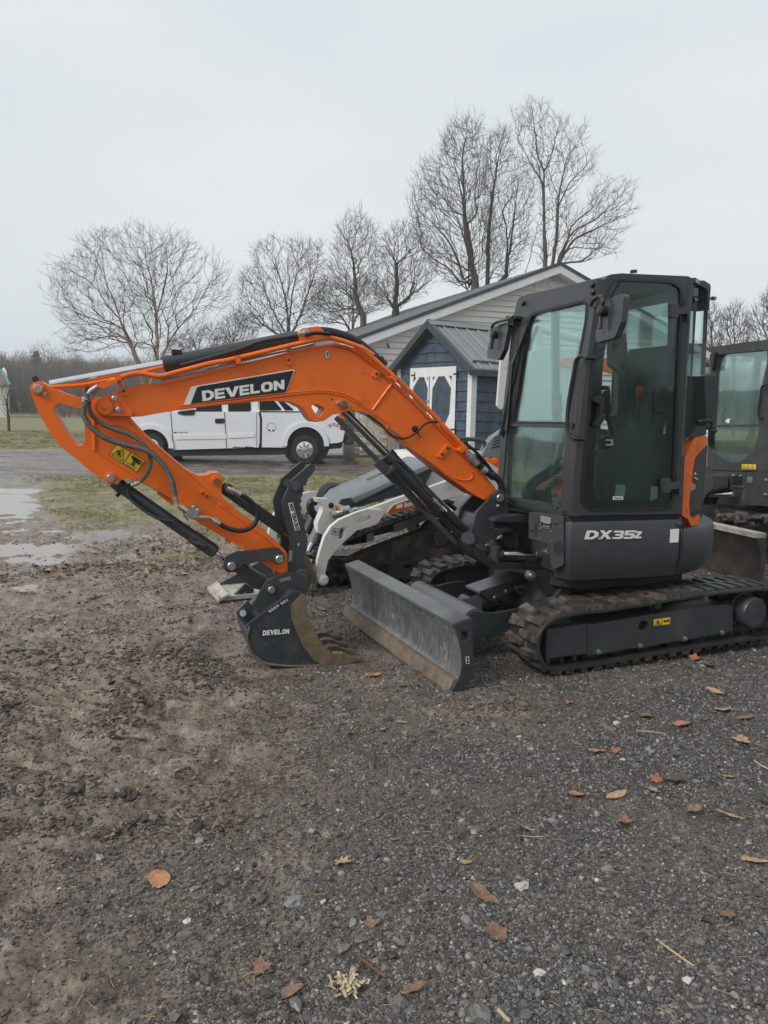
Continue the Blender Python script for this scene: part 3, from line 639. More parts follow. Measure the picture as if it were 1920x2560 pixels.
plate(U.side(gy-.02), pc(4, (490, 300), (530, 255), (1070, 840), (1060, 870), (1020, 835)), .05, 'cylinder_guard', M['charcoal'], EX)
plate(U.side(gy-.05), pc(19, (755, 950), (790, 900), (835, 940), (730, 1035), (700, 1035)), .04, 'guard_clamp', M['charcoal'], EX)
MB().tube(pathK(YB-.02, [(23, 820, 700), (23, 930, 780), (23, 1000, 850), (23, 1090, 880), (23, 1180, 840), (23, 1240, 780), (23, 1300, 755), (23, 1362, 758)]), .006, 8).build('cable', M['black'], EX)
boltat(7, 720, 1500, YB, .018, parent=EX, mt='black')
MB().tube(pathK(YB-.02, [(7, 740, 1530), (7, 768, 1573)], 2), .004, 6).build('cable_tie', M['black'], EX)
# hoses from the boom into the body
for i, (r, y) in enumerate(((.022, YB-.02), (.020, .0), (.020, .05))):
    MB().tube(pathK(y, [(4, 1190+i*18, 130), (4, 1260+i*18, 215), (4, 1370+i*14, 310), (17, 430, 860), (17, 510, 950), (17, 535, 1040), (17, 520, 1150)]), r, 10).build('hose', M['black'], EX)
fitting(YB-.03, (4, 1150, 100), (4, 1240, 200), .026, n=8); fitting(YB-.03, (4, 1275, 235), (4, 1310, 265), .026, n=12)
MB().tube(pathK(.02, [(17, 90, 480), (17, 220, 590), (17, 340, 720), (17, 450, 870)]), .010, 8).build('hose', M['black'], EX)

# ---------------------------------------------------------------- swing post
sp_o = pc(4, (1385, 440, 20), (1420, 412, 26), (1465, 440, 26), (1472, 520, 10), (1495, 555, 10), (1498, 640, 12), (1470, 658, 8), (1395, 665, 12), (1362, 690, 10), (1368, 740, 10), (1398, 770, 6), (1398, 820, 10), (1380, 830), (1375, 900), (1230, 895, 10), (1180, 868, 16), (1155, 825, 16), (1200, 735), (1235, 600, 20), (1330, 500, 16), (1350, 470))
plate(U.side(-.15), sp_o, .035, 'swing_post_plate', M['charcoal'], EX)
so = [v for v in on(U.side(-.15), fil(sp_o))]
MB().prism([p+U.y*.27 for p in so], U.y*.035).build('swing_post_plate', M['charcoal'], EX)
plate(U.side(-.12), pc(4, (1240, 620, 10), (1480, 650, 10), (1370, 700), (1390, 820), (1200, 880), (1180, 780)), .24, 'swing_post', M['charcoal'], EX)
pinat(4, 1418, 478, -.15, .026, parent=EX, ring=.048, ringmat='charcoal')
boltat(4, 1408, 548, -.15, .012, parent=EX)
boltat(4, 1197, 840, -.15, .018, parent=EX)
MB().cyl(P3(-.16, 4, 1160, 815), P3(.1, 4, 1160, 815), .045, 16).build('cylinder_foot', M['charcoal'], EX)
k0 = P3(-.16, 4, 1365, 885)
MB().cyl(k0-U.z*.12, k0+U.z*.03, .045, 20).build('king_pin', M['charcoal'], EX)
MB().cyl(k0+U.z*.03, k0+U.z*.05, .030, 16).build('king_pin_cap', M['charcoal'], EX)
plate(U.side(-.20), pc(4, (1228, 875, 10), (1290, 868), (1320, 885), (1420, 895), (1420, 925), (1330, 925), (1240, 905, 8)), .12, 'swing_bracket', M['charcoal'], EX)
fitting(-.21, (4, 1300, 875), (4, 1345, 870), .010)
mb = MB(); mb.hexa([U.w(x, y, z) for z in (.52, .60) for x, y in ((-.06, -.16), (.35, -.30), (.35, .30), (-.06, .16))]); mb.build('swing_casting', M['charcoal'], EX)
mb = MB(); mb.hexa([U.w(x, y, z) for z in (.82, .86) for x, y in ((-.04, -.2), (.30, -.35), (.30, .35), (-.04, .2))]); mb.build('swing_casting', M['charcoal'], EX)
# swing cylinder
s0, s1, s2 = P3(-.24, 17, 500, 1775), P3(-.30, 17, 925, 1775), P3(-.34, 17, 1150, 1775)
MB().cyl(s0, s1, .022, 24).build('piston_rod', M['chrome'], EX)
MB().cyl(s1, s2, .038, 24).build('swing_cylinder', M['charcoal'], EX)
MB().cyl(s0-U.x*.03, s0+U.x*.02, .034, 20).build('rod_eye', M['charcoal'], EX)
MB().cyl(s0+U.z*.05-U.x*.03, s0-U.z*.05-U.x*.03, .036, 20).build('rod_eye', M['charcoal'], EX)
MB().cyl(P3(-.30, 17, 1040, 1740)-U.y*.03, P3(-.30, 17, 1040, 1740)+U.y*.03, .018, 12).build('cylinder_port', M['charcoal'], EX)
MB().cyl(P3(-.2, 17, 500, 1835), P3(-.22, 17, 1080, 1835), .016, 12).build('swing_rod', M['charcoal_wet'], EX)
# ---------------------------------------------------------------- upper body
def planring(pts, z, sc_=1.0, cx=.777, cy=.045):
    return [U.w(cx+(x-cx)*sc_, cy+(y-cy)*sc_, z) for x, y in pts]
ZT = .90; YS = -.765
circ = lambda a, r=.81: (.777+r*math.cos(R(a)), .045+r*math.sin(R(a)))
front_pts = [(.17, -.55), (.085, -.655), (.14, -.752)]
side_pts = [(x, YS) for x in (.2, .35, .5, .65, .8)]
def loft(name, plan, levels, mt, parent, **kw):
    """levels = [(z, scale)]"""
    mb = MB(); n = len(plan); vs = []
    for z, s_ in levels: vs += planring(plan, z, s_)
    fs = [(i*n+j, i*n+(j+1) % n, (i+1)*n+(j+1) % n, (i+1)*n+j) for i in range(len(levels)-1) for j in range(n)]
    fs += [tuple(reversed(range(n))), tuple((len(levels)-1)*n+j for j in range(n))]
    mb.add(vs, fs); return mb.build(name, mt, parent, **kw)
tail = [circ(a) for a in range(-68, 91, 6)]
split_x = 0.905
bodyplan = front_pts+side_pts+[(split_x, YS+.002)]+[(split_x, .80), (.5, .84), (.2, .70), (.17, .45)]
body = loft('side_panel', bodyplan, [(.515, .90), (.535, .955), (.60, .985), (.66, 1.0), (ZT-.02, 1.0), (ZT, .99)], M['charcoal'], EX)
cwplan = [(split_x+.012, YS+.004)]+[(x, y) for x, y in [circ(a, .812) for a in range(-78, 83, 5)] if x > split_x+.02]+[(split_x+.012, .80)]
loft('counterweight', cwplan, [(.50, .84), (.53, .93), (.60, .98), (.66, 1.0), (.80, 1.0), (.835, .985), (.85, .95)], M['charcoal'], EX)
# recess in front for the swing post: dark turntable frame
loft('lower_frame', [(.15, -.4), (.3, -.6), (1.2, -.55), (1.3, .1), (1.0, .6), (.2, .4)], [(.43, .9), (.52, .9)], M['darkmetal'], EX)
# front-left panel features
FPn = (U.w(.03, -.60, 0)-U.w(.14, -.755, 0)).normalized()
P0 = U.w(.075, -.66, 0); Nf = Vector((-FPn.y, FPn.x, 0));
if Nf.dot(CAMP-P0) > 0: Nf = -Nf
PF = (P0-Nf*.0, Nf)
pl = plate((P0-Nf*.012, Nf), pc(17, (840, 1300, 10), (900, 1288), (1100, 1320), (1240, 1345), (1240, 1900), (1110, 1960, 20), (1085, 1830), (1080, 1710, 50), (1040, 1650, 50), (960, 1630, 20), (835, 1590, 10)), .02, 'front_panel', M['charcoal'], EX)
plate((P0-Nf*.016, Nf), pc(17, (973, 1330), (1096, 1355), (1090, 1485), (972, 1468)), .003, 'serial_plate', M['steel'], pl)
plate((P0-Nf*.018, Nf), pc(17, (976, 1398), (1092, 1420), (1088, 1480), (976, 1462)), .003, 'serial_text_panel', M['blackprint'], pl)
for yy in (1412, 1450): plate((P0-Nf*.020, Nf), pc(17, (1000, yy-8), (1078, yy+6), (1078, yy+18), (1000, yy+4)), .002, 'serial_line', M['steel'], pl)
for x, y in ((968, 1485), (1096, 1516), (963, 1597), (1092, 1630), (983, 1342), (1090, 1362)):
    P = hit(pc(17, (x, y))[0], P0-Nf*.016, Nf); MB().lathe(P+Nf*.004, -Nf, [(0, .006), (.006, .0055), (.009, .003)], 10).build('rivet', M['steel'], EX)
for x, y in ((870, 1490), (1155, 1415)):
    P = hit(pc(17, (x, y))[0], P0-Nf*.012, Nf); MB().lathe(P+Nf*.004, -Nf, [(0, .013), (.007, .013), (.010, .009)], 14).build('plug', M['charcoal'], EX)
for i in range(6):
    x = 1133+i*18.6; hh = (50, 75, 88, 88, 75, 50)[i]
    plate((P0-Nf*.0135, Nf), pc(17, (x-5, 1712-hh), (x+5, 1712-hh), (x+5, 1712+hh), (x-5, 1712+hh)), .004, 'vent_slot', M['blackprint'], pl)
plate((P0-Nf*.0135, Nf), pc(17, (908, 1430, 8), (932, 1432, 8), (932, 1570, 8), (908, 1566, 8)), .004, 'vent_slot', M['blackprint'], pl)
# cast frame arch behind the swing post
plate(U.side(-.19), pc(17, (560, 1400), (720, 1410), (880, 1330), (900, 1300), (900, 1750), (750, 1830), (745, 1640, 60), (700, 1510, 80), (590, 1465, 60), (430, 1480), (430, 1400)), .05, 'frame_plate', M['charcoal'], EX)
plate(U.side(-.28), pc(17, (560, 1340), (880, 1325), (740, 1405), (430, 1400), (450, 1365)), .10, 'frame_ledge', M['charcoal'], EX)
for i in range(6):
    MB().tube([P3(-.1-.02*i, 17, 440, 1640+i*12), P3(-.12, 17, 560, 1560+i*26), P3(-.25, 17, 740, 1540+i*28)], .022, 8).build('hose', M['black'], EX)
fitting(-.22, (17, 470, 1600), (17, 530, 1565), .012)
plate(U.side(-.30), pc(17, (180, 1680), (480, 1880), (1110, 1900), (1110, 1960), (440, 1950), (240, 1830)), .3, 'frame_bottom', M['darkmetal'], EX)
# panel gap and print
PS = U.side(YS)
plate(U.side(YS-.003), pc(18, (685, 1175), (693, 1175), (666, 1700), (612, 1815), (603, 1815), (656, 1700)), .004, 'panel_gap', M['blackprint'], body)
q = Quad(PS, pc(18, (522, 1460), (622, 1452), (630, 1298), (530, 1303)), .003)
qpoly(q, [(0, 0), (1, 0), (1, 1), (0, 1)]).build('code_sticker', M['white'], body)
P = on(PS, pc(18, (632, 1250)))[0]; MB().lathe(P+U.y*.004, -U.y, [(0, .018), (.009, .018), (.012, .013)], 16).build('plug', M['charcoal'], EX)
for dxy, mt_, lift, nm in (((0, 0), 'blackprint', .0025, 'model_shadow'), ((0, 0), 'white', .0050, 'model_lettering')):
    g = 3 if mt_ == 'blackprint' else 0
    q = Quad(PS, pc(6, (567-g, 256+g), (722+g, 254+g), (722+g, 202-g), (567-g, 204-g)), lift)
    letters(q, 'DX', gap=.04, th=.001, shear=.10, widths={'D': 1.1, 'X': 1.1}, ).build(nm, M[mt_], body)
    q = Quad(PS, pc(6, (732-g, 254+g), (862+g, 252+g), (862+g, 203-g), (732-g, 205-g)), lift)
    letters(q, '35', gap=.08, th=.001, shear=.10).build(nm, M[mt_], body)
    q = Quad(PS, pc(6, (864-g, 251+g), (905+g, 250+g), (905+g, 208-g), (864-g, 209-g)), lift)
    letters(q, 'Z', gap=.1, th=.001, shear=.12).build(nm, M[mt_], body)
q = Quad(PS, pc(6, (650, 247), (664, 247), (674, 234), (660, 234)), .0075)
qpoly(q, [(0, 0), (1, 0), (1, 1), (0, 1)]).build('model_accent', M['orange'], body)
for i in range(26):
    x = 1440+i*10; P = hit((x, 1298.5-i*.05), U.w(0, YS+.03, 0), U.y)
loft('cab_plinth', [(.06, -.40), (.07, -.66), (.14, -.735), (.9, -.735), (.9, -.3), (.9, .3), (.06, .3)], [(ZT, 1), (ZT+.03, 1)], M['blackgloss'], EX)

# ---------------------------------------------------------------- cab
PC = U.side(YS)
side_o = pc(5, (628, 1742), (665, 1280), (735, 700), (800, 235), (826, 140, 40), (895, 72, 60), (980, 64), (1440, 84, 30), (1476, 105, 20), (1472, 180), (1440, 800), (1398, 1728))
door_h = pc(5, (690, 1640, 60), (700, 1500), (770, 700), (850, 250), (872, 190, 60), (925, 112, 60), (1000, 105), (1335, 122, 60), (1400, 165, 60), (1405, 230), (1345, 1640, 70), (1310, 1702, 50), (750, 1712, 60))
sf = plate(PC, side_o, .05, 'cab_side_frame', M['charcoal'], EX, holes=[door_h])
# door: rubber seal, glass, dark border
seal_in = pc(5, (712, 1640, 55), (722, 1500), (792, 700), (868, 270), (888, 200, 50), (935, 124, 50), (1000, 118), (1325, 134, 50), (1386, 172, 50), (1388, 240), (1328, 1630, 60), (1295, 1686, 40), (765, 1698, 50))
door = plate(U.side(YS-.004), door_h, .02, 'door', M['blackgloss'], EX, holes=[seal_in])
plate(U.side(YS+.006), seal_in, .006, 'door_glass', M['glassdark'], door)
frit_in = pc(5, (785, 1600, 60), (788, 1330), (860, 620), (900, 420), (960, 410), (960, 200), (1115, 200), (1300, 205), (1300, 400), (1275, 1560, 70), (1230, 1640, 50), (830, 1640, 50))
plate(U.side(YS+.013), seal_in, .002, 'door_glass_border', M['blackgloss'], door, holes=[frit_in])
for yy, nm in ((325, 0), (1535, 1)):
    x0 = 1325 if nm == 0 else 1270
    plate(U.side(YS-.03), pc(5, (x0, yy-52, 10), (x0+50, yy-55, 8), (x0+52, yy-22), (x0+110, yy-30), (x0+118, yy-75), (x0+138, yy-75), (x0+130, yy+68, 8), (x0+112, yy+68), (x0+110, yy+20), (x0+52, yy+22), (x0+50, yy+45, 8), (x0, yy+48, 10)), .03, 'door_hinge', M['charcoal'], EX)
plate(U.side(YS-.045), pc(5, (800, 925, 16), (840, 905, 10), (862, 935, 10), (860, 1080, 20), (820, 1130, 12), (800, 1115), (832, 1050), (830, 970), (800, 955)), .045, 'door_handle', M['blackgloss'], EX)
plate(U.side(YS+.02), pc(5, (845, 1200, 10), (880, 1185, 10), (925, 1215, 8), (925, 1260, 8), (880, 1285, 10), (848, 1265, 10)), .04, 'door_lock', M['blackgloss'], EX)
plate(U.side(YS+.0), pc(5, (872, 1212), (920, 1212), (920, 1255), (872, 1255), (872, 1245), (908, 1245), (908, 1222), (872, 1222)), .008, 'door_striker', M['steel'], EX)
q = Quad(U.side(YS+.006), pc(5, (918, 1630), (988, 1630), (988, 1606), (918, 1606)), .001)
qpoly(q, [(0, 0), (1, 0), (1, 1), (0, 1)]).build('pass_sticker', M['white'], EX)
fonttext(Quad(U.side(YS+.006), pc(5, (926, 1626), (980, 1626), (980, 1611), (926, 1611)), .003), 'PASS', 3, bold=.02).build('pass_lettering', M['blackprint'], EX)
for a in (((932, 1605), (998, 1605), (1006, 1530), (940, 1524)), ((1176, 1636), (1222, 1620), (1232, 1540), (1182, 1538))):
    qpoly(Quad(U.side(YS+.018), pc(5, *a), 0), [(0, 0), (1, 0), (1, 1), (0, 1)]).build('window_sticker', mat('pale_sticker', (.5, .56, .54), .6), EX)
# front face: plane through the near front edge and the far front edge
A0 = on(PC, pc(5, (628, 1742)))[0]; A1 = on(PC, pc(5, (800, 235)))[0]
ff_n = (A1-A0).cross(U.y).normalized()
if ff_n.dot(A0-CAMP) < 0: ff_n = -ff_n
PFF = (A0, ff_n)
fr_o = pc(5, (629, 1744), (120, 1622), (150, 1080), (232, 360, 20), (262, 235, 50), (330, 208, 30), (560, 160), (810, 98), (802, 236), (735, 700), (665, 1280))
up_h = pc(5, (205, 1098, 8), (240, 900), (310, 430), (345, 345, 25), (400, 325, 20), (715, 248, 18), (746, 280, 20), (735, 400), (650, 850), (600, 1105, 6))
lo_h = pc(5, (202, 1122, 6), (598, 1130, 6), (555, 1650, 10), (548, 1672, 10), (180, 1600, 14))
ff = plate(PFF, fr_o, .055, 'cab_front_frame', M['charcoal'], EX, holes=[up_h, lo_h])
plate((A0+ff_n*.012, ff_n), pc(5, (203, 1100), (240, 900), (310, 428), (345, 342, 25), (400, 323, 20), (715, 246, 18), (748, 278, 20), (735, 400), (650, 850), (600, 1107)), .006, 'windscreen', M['glass'], EX)
plate((A0+ff_n*.014, ff_n), pc(5, (201, 1120), (600, 1128), (556, 1675, 10), (178, 1602, 14)), .006, 'lower_windscreen', M['glass'], EX)
up_r = pc(5, (222, 1088, 8), (258, 900), (326, 440), (355, 360, 25), (402, 342, 20), (708, 266, 14), (730, 290, 16), (720, 400), (636, 850), (588, 1092, 6))
plate((A0-ff_n*.003, ff_n), up_h, .014, 'windscreen_seal', M['black'], EX, holes=[up_r])
# roof: swept from the side profile to the far side
roof_side = on(U.side(YS+.01), fil(pc(5, (800, 235), (826, 140, 40), (895, 72, 60), (980, 64), (1440, 84, 30), (1476, 105, 20), (1475, 180), (1400, 165), (1335, 125), (1000, 108), (925, 115, 40), (872, 200))))
MB().prism(roof_side, U.y*.98).build('cab_roof', M['charcoal'], EX)
far_side_o = [p+U.y*.95 for p in on(PC, fil(pc(5, (628, 1742), (665, 1280), (735, 700), (800, 235), (826, 140, 40), (895, 72, 60), (980, 64), (1440, 84, 30), (1476, 105, 20), (1440, 800), (1398, 1728))))]
fh = [p+U.y*.95 for p in on(PC, fil(pc(5, (690, 1330, 30), (750, 700), (845, 240, 60), (930, 170), (1060, 168, 20), (1050, 1250, 20))))]
fh2 = [p+U.y*.95 for p in on(PC, fil(pc(5, (1100, 1180, 20), (1110, 200, 20), (1360, 200, 40), (1370, 250), (1330, 1180, 30))))]
fs_ = MB().prism(far_side_o, U.y*.03, [fh, fh2]).build('cab_side_frame', M['charcoal'], EX)
MB().prism(fh, U.y*.006).build('side_window', M['glass'], EX); MB().prism(fh2, U.y*.006).build('side_window', M['glass'], EX)
# rear quarter: angled glass and rear wall
rq = [on(PC, pc(5, (1474, 105)))[0], on(PC, pc(5, (1398, 1728)))[0]]
rx = U.loc(rq[0])[0]; rz = U.loc(rq[0])[2]
Q0, Q1 = U.loc(rq[0]), U.loc(rq[1])
dq = .17; ddx = .155
rear = (1.02, -.56)
c_top, c_bot = rq[0], rq[1]
e_top, e_bot = U.w(Q0[0]+ddx, YS+dq, Q0[2]-.04), U.w(Q0[0]+ddx, YS+dq, .90)
qn = (c_bot-c_top).cross(e_top-c_top).normalized()
if qn.dot(c_top-CAMP) < 0: qn = -qn
PQ = (c_top, qn)
plate(PQ, pc(5, (1470, 118), (1545, 170, 30), (1566, 215, 20), (1562, 300), (1520, 1030, 30), (1500, 1110), (1412, 1325), (1400, 1330)), .006, 'quarter_window', M['glass'], EX)
mb = MB()
mb.bar(catmull(on(PQ, pc(5, (1474, 112), (1530, 152), (1558, 205), (1562, 300), (1548, 620), (1524, 1030))), 5), .028, .03, qn); mb.build('cab_pillar', M['charcoal'], EX)
mb = MB(); z0, z1 = .9, Q0[2]-.05
xr = Q0[0]+ddx+.02
mb.hexa([U.w(x, y, z) for z in (.9, 1.35) for x, y in ((xr-.04, YS+dq+.03), (xr, YS+dq+.03), (xr, .20), (xr-.04, .20))]); mb.build('cab_rear_wall', M['charcoal'], EX)
for y_ in (YS+dq, .19): MB().bar([U.w(xr-.02, y_+.02, .9), U.w(xr-.03, y_+.02, z1)], .04, .05, U.x).build('cab_pillar', M['charcoal'], EX)
mb = MB(); mb.hexa([U.w(x, y, z) for z in (z1-.02, z1+.03) for x, y in ((Q0[0]-.1, YS+.02), (xr, YS+dq), (xr, .21), (Q0[0]-.1, .21))]); mb.build('cab_roof_rear', M['charcoal'], EX)
mb = MB(); mb.hexa([U.w(x, y, z) for z in (1.35, z1) for x, y in ((xr-.02, YS+dq+.05), (xr-.014, YS+dq+.05), (xr-.014, .17), (xr-.02, .17))]); mb.build('rear_window', M['glass'], EX)
plate(U.side(-.45), pc(22, (220, 165), (325, 168, 10), (440, 245, 20), (450, 300), (420, 745, 10), (385, 750), (400, 400), (370, 340), (250, 270)), .3, 'rear_lamp_housing', M['charcoal'], EX)
MB().tube([on(PQ, pc(5, p))[0] for p in ((1475, 262), (1500, 252), (1545, 248), (1625, 240))], .007, 8).build('window_latch', M['black'], EX)
for x, r in ((1478, .016), (1545, .020), (1612, .017)):
    a = on(PQ, pc(5, (x-8, 252-(x-1478)*.1)))[0]; b = on(PQ, pc(5, (x+10, 250-(x-1478)*.1)))[0]
    MB().cyl(a, b, r, 12).build('latch_knob', M['black'], EX)
MB().tube([on(PQ, pc(5, p))[0] for p in ((1490, 1085), (1530, 1088), (1580, 1088), (1590, 1120), (1600, 1150), (1635, 1155))], .012, 8).build('window_latch', M['black'], EX)
MB().tube([P3(-.6, 18, x, y) for x, y in ((840, 70), (900, 60), (990, 60), (1020, 90), (1000, 170), (1060, 175))], .012, 8).build('window_latch', M['black'], EX)
plate(U.side(-.30), pc(8, (150, 688), (175, 682), (222, 690), (222, 720), (205, 990), (190, 1020), (160, 1000)), .35, 'rear_box', M['charcoal'], EX)
# orange rear cowl
PO = U.side(-.60)
z_ = on(PO, pc(18, (660, 1130)))[0]
ow = [hit(p, U.w(0, YS+.0, 0), U.y) for p in fil(pc(18, (663, 1130), (690, 500), (740, 370), (800, 245), (800, 1180), (780, 1275, 10)))]
cow_o = pc(18, (663, 1130), (668, 800), (692, 500), (818, 245), (950, 225, 10), (952, 340, 10), (870, 420, 30), (820, 490), (800, 600), (780, 760, 10), (828, 800, 10), (828, 840, 10), (765, 880, 10), (752, 1000), (760, 1130), (775, 1180, 10), (850, 1150, 10), (876, 1120, 10), (872, 1180), (862, 1240, 14), (780, 1276, 10), (765, 1250), (730, 1175), (690, 1165))
nq = (U.w(split_x, YS, 0)-U.w(split_x+.20, YS+.085, 0)).normalized()
Nq = Vector((-nq.y, nq.x, 0))
if Nq.dot(U.w(split_x, YS, 0)-CAMP) < 0: Nq = -Nq
PCW = (U.w(split_x-.02, YS-.002, 0), Nq)
cow = plate(PCW, cow_o, .04, 'rear_cowl', M['orange'], EX)
plate((PCW[0]+Nq*.008, Nq), pc(18, (940, 385), (870, 430, 30), (822, 500), (800, 620), (775, 760), (830, 800), (830, 850), (762, 890), (748, 1010), (760, 1165, 20), (780, 1178), (860, 1130), (880, 1000), (895, 800), (920, 600)), .05, 'cowl_vent_panel', M['charcoal'], EX)
plate((PCW[0]-Nq*.002, Nq), pc(18, (775, 1130), (860, 1085), (864, 1100), (785, 1148)), .01, 'vent_trim', M['blackgloss'], EX)
plate((PCW[0]+Nq*.0, Nq), pc(18, (765, 240), (830, 125), (945, 118, 20), (950, 215), (835, 245), (800, 250)), .06, 'cowl_top', M['blackgloss'], EX)
for x, y in ((757, 676), (727, 1062)):
    P = hit(pc(18, (x, y))[0], PCW[0], Nq); MB().lathe(P+Nq*.004, -Nq, [(0, .016), (.007, .016), (.010, .012)], 16).build('plug', M['orange'], EX)
plate((PCW[0]-Nq*.002, Nq), pc(18, (815, 648), (832, 655), (832, 675), (815, 672)), .004, 'reflective_mark', M['white'], EX)
plate((PCW[0]-Nq*.002, Nq), pc(18, (810, 700), (850, 722), (846, 735), (812, 712)), .004, 'reflective_mark', M['white'], EX)
plate((PCW[0]-Nq*.003, Nq), pc(18, (752, 862), (760, 820), (828, 800), (820, 845)), .004, 'cowl_badge', M['steel'], EX)
bh = [U.w(x, y, z) for z in (.85, 1.35) for x, y in ((.95, -.5), (1.40, -.35), (1.45, .4), (.95, .6))]
MB().hexa(bh).build('engine_hood', M['charcoal'], EX)
loft('hood_shoulder', [circ(a, .70) for a in range(-60, 70, 8)]+[(.95, .6), (.95, -.55)], [(.84, 1), (.93, .98), (.96, .94)], M['charcoal'], EX)

# mirrors, handles, work lamps
def mirror(face, arm_pts, arm_pl, pl, ball):
    g = plate(pl, face, .035, 'mirror_head', M['charcoal_wet'], EX)
    MB().tube(catmull([hit(p, *arm_pl) for p in arm_pts], 5), .011, 8).build('mirror_arm', M['blackgloss'], g)
    P = hit(ball, pl[0]-pl[1]*.03, pl[1]); MB().lathe(P+pl[1]*.04, -pl[1], [(0, .022), (.02, .030), (.05, .030), (.055, .022)], 16).build('mirror_joint', M['blackgloss'], g)
    return g
pm = ((A0-ff_n*.10), ff_n)
mirror(pc(5, (862, 250, 20), (985, 202, 14), (996, 225, 14), (975, 400, 40), (930, 510, 30), (800, 545, 14), (798, 480), (830, 350)), pc(5, (765, 285), (790, 245), (830, 225), (848, 260), (835, 320), (830, 445)), (A0-ff_n*.13, ff_n), pm, pc(5, (835, 325))[0])
mirror(pc(5, (100, 430, 16), (190, 400, 10), (195, 440), (165, 590, 30), (130, 665, 20), (50, 650, 14), (50, 600), (85, 450)), pc(5, (230, 365), (190, 385), (110, 405), (82, 440), (90, 490), (78, 590)), (A0-ff_n*.08, ff_n), (A0-ff_n*.05, ff_n), pc(5, (90, 487))[0])
plate((A0-ff_n*.05, ff_n), pc(5, (178, 358), (248, 358), (248, 375), (230, 378), (228, 420), (192, 418), (190, 378), (178, 375)), .05, 'mirror_bracket', M['blackgloss'], EX)
plate((A0-ff_n*.06, ff_n), pc(5, (752, 238), (800, 232), (800, 298), (755, 300)), .06, 'mirror_bracket', M['blackgloss'], EX)
MB().tube(catmull([hit(p, A0-ff_n*.045, ff_n) for p in pc(5, (738, 645), (700, 636), (665, 665), (650, 740), (612, 960), (600, 1130), (612, 1180), (655, 1205))], 6), .012, 10).build('grab_handle', M['blackgloss'], EX)
for x, y in ((735, 645), (655, 1205)):
    P = hit(pc(5, (x, y))[0], A0-ff_n*.05, ff_n); MB().lathe(P+ff_n*.06, -ff_n, [(0, .014), (.065, .014), (.07, .010)], 10).build('handle_foot', M['blackgloss'], EX)
plate((A0-ff_n*.02, ff_n), pc(5, (612, 1100, 8), (645, 1100, 8), (640, 1135, 8), (608, 1135, 8)), .02, 'rubber_stop', M['blackgloss'], EX)
for x, y in ((305, 272), (785, 145), (790, 195), (350, 1668), (530, 1698), (188, 1635)):
    P = hit(pc(5, (x, y))[0], A0, ff_n); MB().lathe(P+ff_n*.01, -ff_n, [(0, .018), (.028, .018), (.032, .014)], 14).build('rubber_bumper', M['blackgloss'], EX)
MB().cyl(on(U.side(-.3), pc(5, (1062, 62)))[0], on(U.side(-.3), pc(5, (1062, 42)))[0], .022, 12).build('roof_stud', M['blackgloss'], EX)
# wiper
MB().bar([hit(p, A0-ff_n*.02, ff_n) for p in pc(5, (185, 1165), (225, 700), (330, 420))], .014, .012, ff_n).build('wiper_arm', M['blackgloss'], EX)
MB().bar([hit(p, A0-ff_n*.012, ff_n) for p in pc(5, (150, 1160), (240, 780), (300, 480))], .010, .012, ff_n).build('wiper_blade', M['black'], EX)
MB().tube(catmull([hit(p, A0-ff_n*.015, ff_n) for p in pc(5, (215, 690), (195, 900), (150, 1130), (160, 1200))], 4), .006, 6).build('wiper_hose', M['black'], EX)
P = hit(pc(5, (165, 1165))[0], A0-ff_n*.01, ff_n); MB().lathe(P, -ff_n, [(0, .022), (.03, .022), (.035, .012)], 12).build('wiper_motor', M['blackgloss'], EX)

# ---------------------------------------------------------------- cab interior
def ibox(name, x0, x1, y0, y1, z0, z1, mt='interior'): return MB().box(U, x0, x1, y0, y1, z0, z1).build(name, M[mt], EX)
ibox('cab_floor', .10, .98, YS+.06, .17, .93, .96, 'interior_dark')
ibox('seat_base', .48, .86, -.50, -.05, .96, 1.22, 'interior_dark')
mb = MB(); sx, sy = .62, -.28
for (x0, x1, z0, z1, ww) in ((.42, .88, 1.22, 1.33, .24),):
    mb.prism([U.w(x, sy-ww, z) for x, z in ((x0, z0), (x1, z0), (x1, z1), (x0+.05, z1+.01), (x0, z1-.02))], U.y*ww*2)
mb.build('seat', M['interior_dark'], EX)
sb = [(.78, 1.30), (.90, 1.28), (1.00, 1.85), (.98, 1.98), (.93, 1.99), (.90, 1.86)]
MB().prism([U.w(x, sy-.22, z) for x, z in sb], U.y*.44).build('seat_backrest', M['interior_dark'], EX)
q = Quad(U.side(YS+.10), pc(5, (1200, 775), (1300, 768), (1300, 752), (1202, 758)), 0)
for s_, nm in ((-1, ''), (1, '')):
    y_ = sy+s_*.30
    MB().prism([U.w(x, y_-.07, z) for x, z in ((.42, .98), (.88, .98), (.90, 1.42), (.62, 1.46), (.46, 1.40), (.40, 1.20))], U.y*.14).build('armrest_console', M['interior'], EX)
    MB().tube([U.w(.50, y_, 1.40), U.w(.46, y_, 1.52), U.w(.44, y_, 1.58)], .014, 8).build('joystick_stem', M['black'], EX)
    MB().lathe(U.w(.45, y_, 1.54), (-.1, 0, 1), [(0, .02), (.03, .030), (.08, .024), (.13, .028), (.15, .012)], 12).build('joystick', M['interior_dark'], EX)
lev = [P3(-.55, 5, x, y) for x, y in ((1095, 1245), (1075, 1200), (1085, 1100), (1102, 935))]
MB().tube(lev, .011, 8).build('blade_lever', M['interior'], EX)
MB().lathe(P3(-.55, 5, 1102, 935), U.z, [(0, .016), (.03, .026), (.06, .026), (.085, .012)], 14).build('lever_knob', M['redwood'], EX)
MB().tube(catmull([P3(-.62, 5, x, y) for x, y in ((1280, 858), (1215, 860), (1198, 920), (1205, 1010), (1280, 1028))], 4), .012, 8).build('arm_rail', M['black'], EX)
